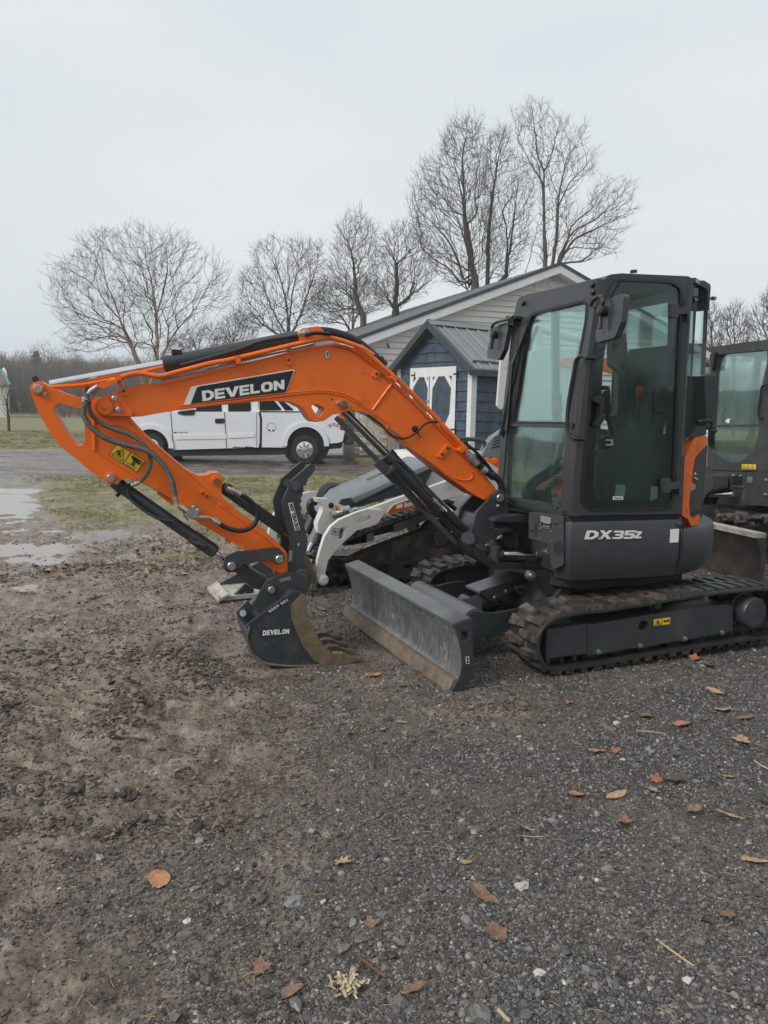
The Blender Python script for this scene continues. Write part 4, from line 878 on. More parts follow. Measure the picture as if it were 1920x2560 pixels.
MB().tube(catmull([P3(-.45, 5, x, y) for x, y in ((840, 858), (880, 860), (885, 900), (880, 1040))], 4), .014, 8).build('grab_rail', M['black'], EX)
for dx in (0, .10):
    MB().tube([U.w(.30, -.33+dx, .97), U.w(.28, -.33+dx, 1.15), U.w(.34, -.33+dx, 1.45)], .009, 8).build('travel_lever', M['steel'], EX)
plate(U.side(.0), pc(5, (330, 1130), (400, 1128), (500, 1600), (330, 1640), (300, 1400)), .12, 'side_console', M['interior'], EX)
for x, y in ((375, 1177), (370, 1257)):
    P = P3(-.0, 5, x, y); MB().lathe(P, -U.x-U.y, [(0, .045), (.02, .045), (.022, .036), (.012, .034)], 18).build('air_vent', M['interior_dark'], EX)
plate(U.side(-.25), pc(5, (450, 1130), (620, 1128), (590, 1240), (520, 1250)), .2, 'dashboard', M['interior_dark'], EX)
for i in range(8):
    plate(U.side(-.42), pc(5, (515, 1405+i*20), (575, 1403+i*20), (573, 1414+i*20), (513, 1416+i*20)), .10, 'pedal_rib', M['interior_dark'], EX)
plate(U.side(-.2), pc(5, (360, 1640), (400, 1480, 40), (500, 1380, 20), (520, 1650)), .03, 'floor_mat', M['interior_dark'], EX)
plate(U.side(-.2), pc(5, (905, 490), (1010, 480), (1030, 720), (1010, 1040), (950, 1040), (960, 740), (905, 700)), .05, 'inner_pillar', M['interior'], EX)
plate(U.side(-.42), pc(5, (870, 1050), (1000, 1040), (1022, 1060), (1050, 1270), (1045, 1560), (930, 1560), (920, 1100)), .06, 'seat_cover', mat('plastic_wrap', (.13, .15, .145), .3), EX)
MB().tube(catmull([U.w(.2, .02, 1.33), U.w(.2, .05, 1.42), U.w(.2, .15, 1.42), U.w(.2, .16, 1.3)], 4), .012, 8).build('grab_rail', M['interior_dark'], EX)

# ---------------------------------------------------------------- undercarriage and tracks
YT0, YT1 = -.865, -.565
PT = T.side(YT0)
def P3T(y, k, x, yy): return on(T.side(y), pc(k, (x, yy)))[0]
loop_px = pc(21, (615, 760), (640, 680), (700, 600), (780, 550), (870, 520), (1060, 480)) + pc(6, (690, 672), (900, 640), (1090, 608), (1280, 580), (1480, 556), (1640, 546), (1720, 556), (1785, 600), (1812, 670), (1800, 740), (1760, 800), (1690, 845), (1500, 872), (1340, 897), (1140, 930), (900, 970), (690, 1008), (560, 1030), (470, 1042), (400, 1045)) + pc(21, (700, 1040), (640, 960), (612, 870))
loop = [T.loc(p) for p in catmull(on(PT, loop_px), 4, True)]
loop = [Vector((x, 0, z)) for x, y, z in loop]
zmin = min(p.z for p in loop)
# flatten the belly onto the ground
for p in loop: p.z = (p.z-zmin)*(1 if p.z-zmin < .12 else 1)+.028 if True else p.z
# resample evenly
def resample(P, n):
    P = P+[P[0]]; d = [0]
    for a, b in zip(P, P[1:]): d.append(d[-1]+(b-a).length)
    out = []; j = 0
    for i in range(n):
        t = d[-1]*i/n
        while d[j+1] < t: j += 1
        f = (t-d[j])/(d[j+1]-d[j]); out.append(P[j].lerp(P[j+1], f))
    return out, d[-1]
def make_track(fr, y0, y1, loop, links, lug_h=.019, name='track_belt', parent=EX, mats=('rubber', 'mudrubber'), mudfn=None, thick=.022, flip=1):
    n = links*4
    L_, tot = resample(loop, n)
    cen = Vector((0, 0, 0))
    for p in L_: cen += p
    cen /= n
    tn = []
    for i in range(n):
        t = (L_[(i+1) % n]-L_[i-1]).normalized(); nv = Vector((-t.z, 0, t.x))
        if nv.dot(L_[i]-cen) < 0: nv = -nv
        tn.append((t, nv))
    if sum((1 if tn[i][1].dot(L_[i]-cen) > 0 else -1) for i in range(n)) < 0: tn = [(t, -v) for t, v in tn]
    mb = MB(); vs = []
    for i in range(n):
        p, (t, v) = L_[i], tn[i]
        for y in (y0, y0+.012, y1-.012, y1):
            e = 0 if y in (y0+.012, y1-.012) else -.006
            vs.append(fr.w(p.x+v.x*e, y, p.z+v.z*e))
        for y in (y1, y0): vs.append(fr.w(p.x-v.x*thick, y, p.z-v.z*thick))
    fs = []
    for i in range(n):
        a, b = i*6, ((i+1) % n)*6
        for j in range(6):
            fs.append((a+j, a+(j+1) % 6, b+(j+1) % 6, b+j))
    mb.add(vs, fs)
    rnd = random.Random(5)
    w_ = y1-y0
    # lugs: two staggered rows of chamfered blocks, skewed like chevrons
    for kx in range(links):
        for row in (0, 1):
            i = (kx*4+(2 if row else 0)) % n
            p, (t, v) = L_[i], tn[i]
            if row == 0: ya, yb = y0+.004, y0+w_*.56
            else: ya, yb = y0+w_*.44, y1-.004
            la, lb = tot/links*.52, tot/links*.70
            sk = tot/links*.05*(1 if row == 0 else -1)
            mud = mudfn(p, kx) if mudfn else 0
            mb.cur = 1 if rnd.random() < mud else 0
            h = lug_h*(1+.25*mb.cur*rnd.random())
            base, top = [], []
            for (yy, s_, e) in ((ya, -1, sk*.5), (ya, 1, sk*.5), (yb, 1, -sk*.5), (yb, -1, -sk*.5)):
                ln = lb if (yy == ya) == (row == 0) else la
                jx = rnd.uniform(-.003, .003)*(1+2*mb.cur)
                def pt(off, hh, yv):
                    return fr.w(p.x+t.x*off+v.x*hh, yv, p.z+t.z*off+v.z*hh)
                base.append(pt(e+s_*ln*.5+jx, -.008, yy))
                yt = yy+(.006 if yy == ya else -.006)
                top.append(pt(e+s_*ln*.40+jx, h, yt))
            mb.hexa(base+top)
            mb.cur = 0
    return mb.build(name, [M[mats[0]], M[mats[1]]], parent, smooth=30)
front_mud = lambda p, k: .9 if p.x < -.1 else (.5 if p.x < .25 else .12)
make_track(T, YT0, YT1, loop, 46, mudfn=front_mud)
make_track(T, -YT1+.0, -YT0+.0, loop, 46, mudfn=lambda p, k: .5)
# guide lugs inside the belt and track frame, near side
lp, tot = resample(loop, 46)
mb = MB()
for i, p in enumerate(lp):
    if p.z < .2:
        for yy in (YT0+.10, YT0+.19):
            mb.box(T, p.x-.012, p.x+.012, yy, yy+.03, p.z+.02, p.z+.055)
mb.build('guide_lugs', M['mudrubber'], EX, kind='stuff')
for yo in (0, 1):
    def TS(y): return T.side(YT0+y) if yo == 0 else None
    if yo == 0:
        fb = plate(TS(.035), pc(21, (728, 650), (1095, 600), (1105, 880), (722, 925)), .20, 'frame_end_box', M['charcoal'], EX)
        plate(TS(.028), pc(21, (705, 645), (735, 650), (725, 945), (700, 945)), .21, 'frame_lip', M['charcoal_wet'], EX)
        fm = plate(TS(.03), pc(6, (594, 765), (1235, 658), (1432, 642, 8), (1450, 660, 8), (1450, 800), (1190, 848), (1165, 862), (1120, 858), (930, 895), (900, 905), (860, 900), (660, 938), (595, 945)), .22, 'track_frame', M['charcoal'], EX, holes=[pc(6, (890, 768, 22), (905, 742, 26), (935, 738, 26), (950, 760, 22), (945, 785, 22), (918, 798, 26), (892, 790, 20))])
        P = P3T(YT0+.05, 6, 920, 768); MB().cyl(P+T.y*.02, P+T.y*.05, .04, 16).build('grease_valve', M['darkmetal'], EX)
        mb = MB(); mb.tube(on(TS(.03), pc(6, (594, 762), (596, 945))), .006, 6); mb.build('weld_seam', M['charcoal'], fm)
        for x, y in ((653, 922), (901, 885), (1165, 843), (1385, 808)):
            P = P3T(YT0+.03, 6, x, y); MB().lathe(P+T.y*.01, -T.y, [(0, .016), (.014, .016), (.0141, .011), (.026, .011)], 6).build('bolt', M['steel'], EX)
        q = Quad(TS(.03), pc(6, (980, 770), (1076, 758), (1078, 718), (980, 730)), .003)
        qpoly(q, [(0, 0), (1, 0), (1, 1), (0, 1)]).build('warning_sticker', M['yellow'], fm)
        mb = MB(); f = lambda a, b: q(a, b)-T.y*.002
        mb.tube([f(.08, .12), f(.40, .12), f(.24, .9), f(.08, .12)], .0025, 4); mb.tube([f(.24, .65), f(.24, .4), f(.30, .25)], .004, 4)
        mb.tube([f(.48, .05), f(.48, .95)], .0015, 4); mb.tube([f(.6, .7), f(.68, .55), f(.82, .55), f(.92, .7)], .005, 4); mb.tube([f(.6, .42), f(.68, .55)], .003, 4); mb.tube([f(.82, .55), f(.92, .42)], .003, 4)
        mb.build('warning_symbol', M['blackprint'], fm)
        c = P3T(YT0+.02, 6, 1562, 688)
        c = T.w(T.loc(c)[0], 0, T.loc(c)[2])
        MB().lathe(c+T.y*(YT0+.25), -T.y, [(0, .17), (.05, .17), (.06, .12), (.16, .12), (.161, .105), (.25, .105), (.262, .098), (.262, .085), (.256, .083)], 32).build('drive_motor', M['charcoal'], EX)
        sx_, sz_ = T.loc(c)[0], T.loc(c)[2]
        for k_ in range(9):
            a = k_*2*math.pi/9; P = T.w(sx_+.135*math.cos(a), YT0+.185, sz_+.135*math.sin(a)); MB().lathe(P, -T.y, [(0, .012), (.012, .012)], 6).build('bolt', M['steel'], EX)
        mb = MB(); ng = 15; pts = []
        for k_ in range(ng*4):
            a = k_*2*math.pi/(ng*4); r = .185 if k_ % 4 < 2 else .165; pts.append(T.w(sx_+r*math.cos(a), YT0+.16, sz_+r*math.sin(a)))
        mb.prism(pts, T.y*.03); mb.build('sprocket', M['darkmetal'], EX)
        # idler and rollers
        ic = (min(p.x for p in loop)+.185, .215)
        MB().lathe(T.w(ic[0], YT0+.08, ic[1]), T.y, [(0, .03), (.01, .145), (.05, .155), (.09, .155), (.13, .145), (.14, .03)], 32).build('idler_wheel', M['darkmetal'], EX)
        for k_ in range(5):
            x = ic[0]+.24+k_*.22
            MB().lathe(T.w(x, YT0+.06, .135), T.y, [(0, .05), (.01, .075), (.05, .08), (.051, .05), (.12, .05), (.121, .08), (.17, .075)], 20).build('track_roller', M['darkmetal'], EX)
        P = P3T(YT0+.06, 6, 1003, 645); MB().lathe(P+T.y*.12, -T.y, [(0, .045), (.1, .045), (.11, .03), (.13, .028)], 20).build('carrier_roller', M['charcoal_wet'], EX)
        plate(TS(.10), pc(6, (540, 850), (560, 760), (1440, 620), (1640, 600), (1640, 780), (560, 980)), .12, 'inner_frame', M['darkmetal'], EX)
    else:
        x0 = min(p.x for p in loop)
        MB().lathe(T.w(x0+.185, .60, .215), T.y, [(0, .03), (.01, .145), (.05, .155), (.12, .155), (.13, .145), (.14, .03)], 32).build('idler_wheel', M['darkmetal'], EX)
        MB().prism([T.w(x, .58, z) for x, z in ((x0+.16, .10), (.8, .10), (.8, .38), (x0+.35, .40), (x0+.16, .33))], T.y*.2).build('track_frame', M['charcoal'], EX)
        MB().lathe(T.w(sx_, .60, sz_), T.y, [(0, .17), (.2, .17)], 24).build('drive_motor', M['charcoal'], EX)
# cross frame between the tracks
MB().box(T, -.50, .50, -.60, .60, .20, .36).build('cross_frame', M['charcoal'], EX)
MB().prism([T.w(x, -.35, z) for x, z in ((-.62, .30), (-.52, .55), (-.30, .60), (.4, .58), (.4, .2), (-.62, .2))], T.y*.70).build('centre_frame', M['charcoal'], EX)
MB().cyl(SW+U.z*.35, SW+U.z*.53, .36, 36).build('slew_ring', M['darkmetal'], EX)
plate(T.side(-.36), pc(21, (520, 120), (760, 100), (950, 190), (980, 200), (880, 340), (820, 330), (740, 350), (560, 230)), .03, 'frame_gusset', M['charcoal'], EX)
plate(T.side(-.40), pc(21, (895, 170), (945, 185), (970, 210), (925, 330), (780, 360), (810, 320), (860, 240)), .12, 'hose_guard', M['charcoal'], EX)
P = P3T(-.37, 21, 562, 148); MB().lathe(P+T.y*.03, -T.y, [(0, .034), (.03, .034), (.035, .022), (.05, .022), (.052, .014)], 18).build('cylinder_pin', M['steel'], EX)

# ---------------------------------------------------------------- dozer blade
yb0, yb1 = -.865, .865
PBL = T.side(yb0)
prof_front = pc(4, (1042, 1600), (1075, 1700), (1100, 1820), (1105, 1920), (1092, 2000), (1060, 2060), (1050, 2082), (1005, 2140))
prof_back = pc(4, (1075, 2128), (1205, 2052), (1212, 1990), (1190, 1850), (1182, 1740), (1165, 1640), (1160, 1582))
def Lp(pts): return [Vector((T.loc(p)[0], 0, T.loc(p)[2])) for p in on(PBL, pts)]
pf = Lp(prof_front)
dzb = min(p.z for p in pf); pf = [Vector((p.x, 0, p.z-dzb+.005)) for p in pf]
zt = pf[0].z; xt = pf[0].x
front = [tuple(p) for p in catmull(pf[:7], 4)]
mb = MB(); th = .016
fx = [(p[0], p[2]) for p in front]
cross = fx+[(fx[-1][0]+.02, fx[-1][1])]
sec = [(x, z) for x, z in fx]+[(x+.02, z) for x, z in reversed(fx)]
sec = [(xt+.0, zt), (xt-.002, zt+.012)] + [(xt+.085, zt+.030), (xt+.085, zt+.012)] + [(x+.02, z) for x, z in fx[1:]][0:0]
def sweep(mb, prof, y0, y1, fr=T, n=1):
    for i in range(n):
        a, b = y0+(y1-y0)*i/n, y0+(y1-y0)*(i+1)/n
        mb.prism([fr.w(x, a, z) for x, z in prof], fr.y*(b-a))
back = [(x+.022, z) for x, z in reversed(fx)]
mb = MB(); sweep(mb, fx+back, yb0+.004, yb1-.004); bl = mb.build('blade_plate', M['bladeface'], EX)
mb = MB(); sweep(mb, [(xt-.006, zt-.004), (xt-.004, zt+.014), (xt+.10, zt+.040), (xt+.105, zt+.0), (xt+.09, zt-.01), (xt+.085, zt+.018), (xt+.02, zt+.004)], yb0, yb1); mb.build('blade_top_rail', M['blade'], EX)
cx_, cz_ = fx[-1]
tip = pf[-1]
mb = MB(); sweep(mb, [(cx_-.012, cz_+.03), (tip.x-.012, tip.z-.012), (tip.x+.012, tip.z-.012), (cx_+.022, cz_+.03)], yb0-.004, yb1+.004); mb.build('cutting_edge', M['edge'], EX)
for ye in (yb0-.012, yb1-.004):
    e = fx+[(tip.x, tip.z-.004), (tip.x+.07, tip.z-.0), (cx_+.115, cz_+.03), (cx_+.11, cz_+.14), (xt+.115, zt-.10), (xt+.105, zt+.035), (xt+.0, zt+.012)]
    MB().prism([T.w(x, ye, z) for x, z in e], T.y*.016, [[T.w(x, ye, z) for x, z in fil([(xt+.035, zt-.035, .02), (xt+.085, zt-.025, .02), (xt+.09, zt-.085, .02), (xt+.05, zt-.09, .02)])]]).build('blade_end_plate', M['charcoal_wet'], EX)
q = Quad((T.w(0, yb0-.012, 0), T.y), pc(4, (1143, 1855), (1172, 1855), (1168, 1795), (1140, 1798)), .002)
stk = qpoly(q, [(0, 0), (1, 0), (1, 1), (0, 1)]).build('sticker', M['white'], EX)
for a, b in ((.55, .9), (.1, .45)): qpoly(q, [(.2, a), (.8, a), (.8, b), (.2, b)], lift=.0012).build('sticker_print', M['blackgloss'], EX)
# push frame
pfo = pc(4, (1030, 1530), (1090, 1500), (1150, 1455, 30), (1205, 1420, 30), (1300, 1432, 60), (1400, 1442, 60), (1560, 1402), (1659, 1400), (1659, 1500), (1480, 1570), (1170, 1668), (1150, 1600))
plate(T.side(-.42), pfo, .025, 'push_arm', M['charcoal'], EX)
MB().prism([T.w(*T.loc(p)[:1], .40, T.loc(p)[2]) for p in on(T.side(-.42), fil(pfo))], T.y*.025).build('push_arm', M['charcoal'], EX)
c0 = P3T(-.42, 4, 1190, 1500); lx, _, lz = T.loc(c0)
MB().cyl(T.w(lx+.03, -.41, lz-.01), T.w(lx+.03, .41, lz-.01), .085, 28).build('cross_tube', M['blade'], EX)
MB().prism([T.w(lx-.2, -.41, lz-.12), T.w(lx+.1, -.41, lz-.10), T.w(lx+.1, -.41, lz-.08), T.w(lx-.2, -.41, lz-.10)], T.y*.82).build('frame_floor', M['charcoal'], EX)
# blade cylinder with its cover
g0, g1 = T.w(lx+.10, 0, lz+.10), T.w(-.38, 0, .62)
def P3C(x, y, yy=-.10): return P3T(yy, 4, x, y)
cv = [P3C(1185, 1240), P3C(1260, 1250), P3C(1365, 1340), P3C(1640, 1210), P3C(1640, 1130), P3C(1505, 1065)]
plate(T.side(-.095), pc(4, (1255, 1258), (1640, 1125), (1645, 1200), (1620, 1215), (1395, 1335), (1340, 1335), (1280, 1290)), .012, 'cylinder_cover', M['charcoal'], EX)
ca, cb = P3T(-.095, 4, 1255, 1258), P3T(-.095, 4, 1640, 1125)
MB().hexa([ca-U.z*.014, cb-U.z*.014, cb+T.y*.19-U.z*.014, ca+T.y*.19-U.z*.014, ca+U.z*.002, cb+U.z*.002, cb+T.y*.19+U.z*.002, ca+T.y*.19+U.z*.002]).build('cylinder_cover_top', M['blade'], EX)
plate(T.side(.085), pc(4, (1255, 1248), (1640, 1115), (1620, 1215), (1395, 1325), (1280, 1290)), .012, 'cylinder_cover', M['charcoal'], EX)
for x, y in ((1380, 1305), (1473, 1252)):
    P = P3T(-.095, 4, x, y); MB().lathe(P, -T.y, [(0, .012), (.008, .012), (.012, .007)], 12).build('bolt', M['steel'], EX)
pa, pb = P3T(-.0, 4, 1205, 1370), P3T(-.0, 4, 1560, 1190)
MB().cyl(pa, pb, .055, 24).build('blade_cylinder', M['charcoal_wet'], EX)
P = P3T(-.08, 4, 1215, 1378)
MB().lathe(P+T.y*.16, -T.y, [(0, .048), (.16, .048), (.161, .026), (.175, .026)], 20).build('rod_eye', M['charcoal_wet'], EX)
for yy in (-.12, .05):
    plate(T.side(yy), pc(4, (1040, 1370), (1080, 1325, 20), (1180, 1310, 20), (1270, 1340, 30), (1280, 1400, 20), (1240, 1420), (1100, 1440)), .02, 'cylinder_lug', M['blade'], EX)
MB().tube(catmull([P3T(-.12, 21, x, y) for x, y in ((410, 262), (480, 248), (540, 275), (600, 340), (680, 365), (750, 345), (800, 305))], 5), .015, 8).build('hose', M['hosegrey'], EX)
MB().tube(catmull([P3T(-.10, 21, x, y) for x, y in ((420, 270), (450, 305), (500, 300), (530, 285))], 5), .012, 8).build('hose', M['hosegrey'], EX)
# ================================================================ ground
def vproj(x, y, z=0.0):
    """world ground positions -> photo pixels, used only to lay the zones out"""
    dx, dy, dz = x, y, z-CAMH
    zz = dx*_F.x+dy*_F.y+dz*_F.z; zz = np.where(zz < .3, .3, zz)
    return CX+F*(dx*_R.x+dy*_R.y+dz*_R.z)/zz, CY-F*(dx*_U.x+dy*_U.y+dz*_U.z)/zz
_rs = np.random.RandomState(7)
_perm = _rs.permutation(256); _perm = np.concatenate([_perm, _perm])
def vnoise(x, y):
    xi = np.floor(x).astype(int); yi = np.floor(y).astype(int); xf = x-xi; yf = y-yi
    u = xf*xf*(3-2*xf); v = yf*yf*(3-2*yf)
    h = lambda i, j: _perm[(_perm[i & 255]+j) & 255]/255.0
    a, b, c, d = h(xi, yi), h(xi+1, yi), h(xi, yi+1), h(xi+1, yi+1)
    return (a*(1-u)+b*u)*(1-v)+(c*(1-u)+d*u)*v-.5
def fbm(x, y, o=4, g=.5):
    s = 0; a = 1; t = 0
    for i in range(o):
        s = s+a*vnoise(x*2**i+17*i, y*2**i+31*i); t += a; a *= g
    return s/t
sst = lambda a, b, x: (lambda t: t*t*(3-2*t))(np.clip((x-a)/(b-a), 0, 1))
def blob(px, py, cx, cy, rx, ry): return np.exp(-(((px-cx)/rx)**2+((py-cy)/ry)**2))
def zones(x, y):
    px, py = vproj(x, y)
    front = y > .5
    n1 = fbm(x*.9, y*.9, 4); n2 = fbm(x*2.7+9, y*2.7, 4)
    pj = py+n1*60+n2*30
    # lawn between the wet drive and the yard; field beyond the drive
    low = np.interp(px, [-600, 0, 150, 420, 620, 800, 1200, 2600], [1150, 1180, 1345, 1350, 1400, 1370, 1330, 1300])
    lawn = sst(1186, 1200, py+n1*12)*sst(0, 1, (low-pj)/60)*sst(-60, 230, px+n1*160)
    lawn = np.maximum(lawn, sst(0, 1, blob(px, py, 470, 1395, 90, 12)*2)*.9)
    lawn *= sst(-.22, -.02, n2+np.interp(px, [0, 350, 700], [-.03, .02, .3])+np.interp(py, [1200, 1330], [.1, -.05]))
    # damp driveway strip
    drive = sst(1124, 1130, py+n1*5)*(1-sst(1186, 1196, py+n1*10))
    drive = np.maximum(drive, sst(1085, 1095, py)*(1-sst(1188, 1196, py+n1*8))*sst(780, 840, px))
    field = (1-sst(1122, 1129, py+n1*5))
    field = field*(1-drive)
    yard_right = sst(1000, 1250, px)*sst(1060, 1100, py)   # gravel yard behind machines
    lawn = lawn*(1-sst(1000, 1200, px))
    field = np.where(front, field, 0)
    mudl = sst(900, 250, px) if False else 1-sst(350, 1250, px+ (py-1700)*.40)
    mud = np.clip(mudl+1.1*n1+.7*n2+.06, 0, 1)
    mud = np.maximum(mud, .75*blob(px, py, 1150, 1790, 330, 90)+n2*.3)
    mud = np.maximum(mud, .5*blob(px, py, 1600, 2180, 260, 70)+n2*.2)
    mud = np.clip(mud, 0, 1)
    far_left = 1-sst(0, 1, (px-300)/400)
    pud = np.maximum.reduce([blob(px, py, 60, 1378, 250, 40)*.95, blob(px, py, 270, 1338, 150, 26)*.9, blob(px, py, -20, 1262, 150, 52)*.9, blob(px, py, 60, 1225, 200, 16)*.8, blob(px, py, 620, 1372, 130, 14)*.7, blob(px, py, 350, 1385, 220, 22)*.75, blob(px, py, 60, 1460, 120, 26)*.55, blob(px, py, 500, 1350, 120, 20)*.5, blob(px, py, 150, 1310, 300, 60)*.45])
    pud2 = np.maximum.reduce([blob(px, py, 110, 1158, 240, 26)*1.6, blob(px, py, 600, 1170, 400, 14)*.8])
    rut = blob(px, py, 130, 1800, 150, 180); rut2 = blob(px, py, 330, 1985, 330, 150)
    ph = (y*math.cos(.35)+x*math.sin(.35))*2*math.pi/.125+fbm(x*3, y*3, 2)*3
    ph2 = (y*.9+x*-.45)*2*math.pi/.14+fbm(x*3+4, y*3, 2)*5
    su = x*.8+y*.6; sv = -x*.6+y*.8
    stk = fbm(su*2.2+7, sv*9, 4, .6)
    clod = np.maximum.reduce([blob(px, py, *c) for c in ((500, 1690, 110, 50), (320, 1760, 80, 60), (300, 1830, 70, 30), (10, 1790, 60, 95), (420, 1645, 170, 22), (1255, 1775, 120, 14), (180, 1990, 220, 25), (330, 2075, 260, 22), (90, 1650, 120, 22))])
    z = np.where(front, 1, 0)
    return dict(px=px, py=py, n1=n1, n2=n2, lawn=np.where(front, lawn, 0), drive=np.where(front, drive, 0), field=field, mud=np.where(front, mud, .4), pud=pud*z, pud2=pud2*z, rut=rut*z, rut2=rut2*z, ph=ph, ph2=ph2, stk=stk, clod=clod*z)
def height(x, y, Z=None, fine=True):
    Z = Z or zones(x, y); px, py = Z['px'], Z['py']
    r = np.hypot(x, y); near = 1-sst(9, 16, r)
    h = .015*fbm(x*.45, y*.45, 3)
    rough = fbm(x*6, y*6, 5, .6); rough2 = fbm(x*19+3, y*19, 4, .6)
    grav = 1-Z['mud']
    h = h+near*(.016*rough*(1+3.0*Z['mud'])+.010*rough2*(1+1.8*Z['mud']))
    # churned clods and cleated ruts on the left
    rid = np.abs(fbm(x*3.1+5, y*4.3, 4, .6))
    cl = Z['mud']*(1-sst(700, 1000, px))*near
    h = h+cl*(.085*(.22-rid)+.016*rough)
    h = h+cl*(.045*Z['stk']+.030*fbm(x*11+2, y*11, 3, .6))
    h = h*(1-.5*Z['rut'])+Z['rut']*(-.045+.032*np.sin(Z['ph']))+Z['rut2']*.026*np.sin(Z['ph2'])
    h = h+Z['clod']*.035*(.4+3*np.clip(rough, -.15, .4))
    h = h-.065*Z['pud']*(1+1.6*np.clip(fbm(x*2.1, y*3.3, 4, .6), -.4, .4))*(1-sst(15, 20, r))+.012
    h = h-Z['pud2']*(.030+.085*np.clip(fbm(x*.8, y*2.2, 3), -.3, .5))
    h = h+Z['lawn']*.035+Z['field']*.03
    # flat under the machines
    for (cx, cy, rr, zz) in ((SW.x, SW.y, 1.35, -.005), (.05, 4.9, 1.0, -.002), (U.w(-1.35, -.05, 0).x, U.w(-1.35, -.05, 0).y, 0.64, -.047)):
        k = 1-sst(rr*.75, rr*1.25, np.hypot(x-cx, y-cy)); h = h*(1-.85*k)+zz*k
    rise = sst(90, 160, y)*1.5
    h = h+rise
    return h
dense = np.linspace(-40, 40, 420)
ths = np.concatenate([np.linspace(-180, -42, 38), dense, np.linspace(42, 180, 38)[:-1]])
rs = [.25, .6, 1.0, 1.3, 1.5]
while rs[-1] < 30: rs.append(rs[-1]*1.0052)
while rs[-1] < 900: rs.append(rs[-1]*1.03)
rs = np.array(rs); nr, ntH = len(rs), len(ths)
TH, RR = np.meshgrid(np.radians(ths), rs)
GX, GY = RR*np.sin(TH), RR*np.cos(TH)
ZG = zones(GX, GY)
GZ = height(GX, GY, ZG)
verts = np.stack([GX, GY, GZ], -1).reshape(-1, 3)
verts = np.vstack([verts, [[0, 0, 0]]])
me = bpy.data.meshes.new('ground')
ii, jj = np.meshgrid(np.arange(nr-1), np.arange(ntH), indexing='ij')
j2 = (jj+1) % ntH
quads = np.stack([ii*ntH+jj, ii*ntH+j2, (ii+1)*ntH+j2, (ii+1)*ntH+jj], -1).reshape(-1, 4)[:, ::-1]
nq_ = len(quads); c_ = nr*ntH
me.vertices.add(len(verts)); me.vertices.foreach_set('co', verts.ravel())
tri = np.stack([np.full(ntH, c_), (np.arange(ntH)+1) % ntH, np.arange(ntH)], -1)[:, ::-1]
me.loops.add(nq_*4+ntH*3); me.polygons.add(nq_+ntH)
me.loops.foreach_set('vertex_index', np.concatenate([quads.ravel(), tri.ravel()]).astype(np.int32))
me.polygons.foreach_set('loop_start', np.concatenate([np.arange(nq_)*4, nq_*4+np.arange(ntH)*3]).astype(np.int32))
me.update(calc_edges=True); me.validate()
for nm, arr in (('grass', np.clip(ZG['lawn']+ZG['field'], 0, 1)), ('mud', ZG['mud']), ('wet', np.clip(ZG['pud']*1.4+ZG['drive']*.9+ZG['pud2'], 0, 1)), ('drive', ZG['drive'])):
    at = me.attributes.new(nm, 'FLOAT', 'POINT'); at.data.foreach_set('value', np.append(arr.ravel(), 0).astype(np.float32))
me.shade_smooth()
gm = bpy.data.materials.new('yard_ground'); gm.use_nodes = True; nt = gm.node_tree; L = nt.links; bs = nt.nodes['Principled BSDF']
geo = nn(nt, 'ShaderNodeNewGeometry'); pos = geo.outputs['Position']
def attr(n): a = nn(nt, 'ShaderNodeAttribute'); a.attribute_name = n; return a.outputs['Fac']
def noi(s, d=6, r=.6): n = nn(nt, 'ShaderNodeTexNoise'); n.inputs['Scale'].default_value = s; n.inputs['Detail'].default_value = d; n.inputs['Roughness'].default_value = r; L.new(pos, n.inputs['Vector']); return n.outputs[0]
def ramp(f, *st):
    c = nn(nt, 'ShaderNodeValToRGB'); el = c.color_ramp.elements
    while len(el) < len(st): el.new(.5)
    for e, (p, col) in zip(el, st): e.position = p; e.color = (*col, 1)
    L.new(f, c.inputs[0]); return c.outputs[0]
def mixc(f, a, b):
    n = nn(nt, 'ShaderNodeMix', data_type='RGBA'); L.new(f, n.inputs[0]); L.new(a, n.inputs[6]); L.new(b, n.inputs[7]); return n.outputs[2]
def mth(op, a, b=None, cl=False):
    n = nn(nt, 'ShaderNodeMath', operation=op, use_clamp=cl)
    for i, v in enumerate((a, b)):
        if v is None: continue
        if isinstance(v, (int, float)): n.inputs[i].default_value = v
        else: L.new(v, n.inputs[i])
    return n.outputs[0]
gravel = ramp(noi(55, 8, .75), (.28, (.018, .017, .016)), (.45, (.048, .042, .038)), (.6, (.10, .088, .078)), (.75, (.19, .17, .15)))
mudc = ramp(mth('ADD', mth('MULTIPLY', noi(5, 9, .75), .62), mth('MULTIPLY', noi(60, 5, .7), .38)), (.34, (.040, .030, .023)), (.43, (.125, .094, .070)), (.52, (.240, .188, .145)), (.66, (.46, .385, .31)))
grassc = ramp(noi(2.2, 10, .78), (.36, (.10, .078, .052)), (.45, (.165, .150, .075)), (.56, (.235, .222, .100)), (.68, (.38, .33, .19)))
asph = ramp(noi(1.3, 9, .75), (.36, (.026, .020, .016)), (.5, (.085, .066, .052)), (.64, (.20, .165, .135)))
nmud = noi(14, 7, .75)
mf = mth('ADD', attr('mud'), mth('MULTIPLY', mth('SUBTRACT', nmud, .5), 1.6), True)
c1 = mixc(mf, gravel, mudc); c1 = mixc(attr('drive'), c1, asph)
gf = mth('MULTIPLY_ADD', attr('grass'), 1.0); 
gn = mth('ADD', attr('grass'), mth('MULTIPLY', mth('SUBTRACT', noi(30, 4), .5), .8), True); gn = mth('MULTIPLY', gn, mth('GREATER_THAN', attr('grass'), .08))
c1 = mixc(gn, c1, grassc)
L.new(c1, bs.inputs['Base Color'])
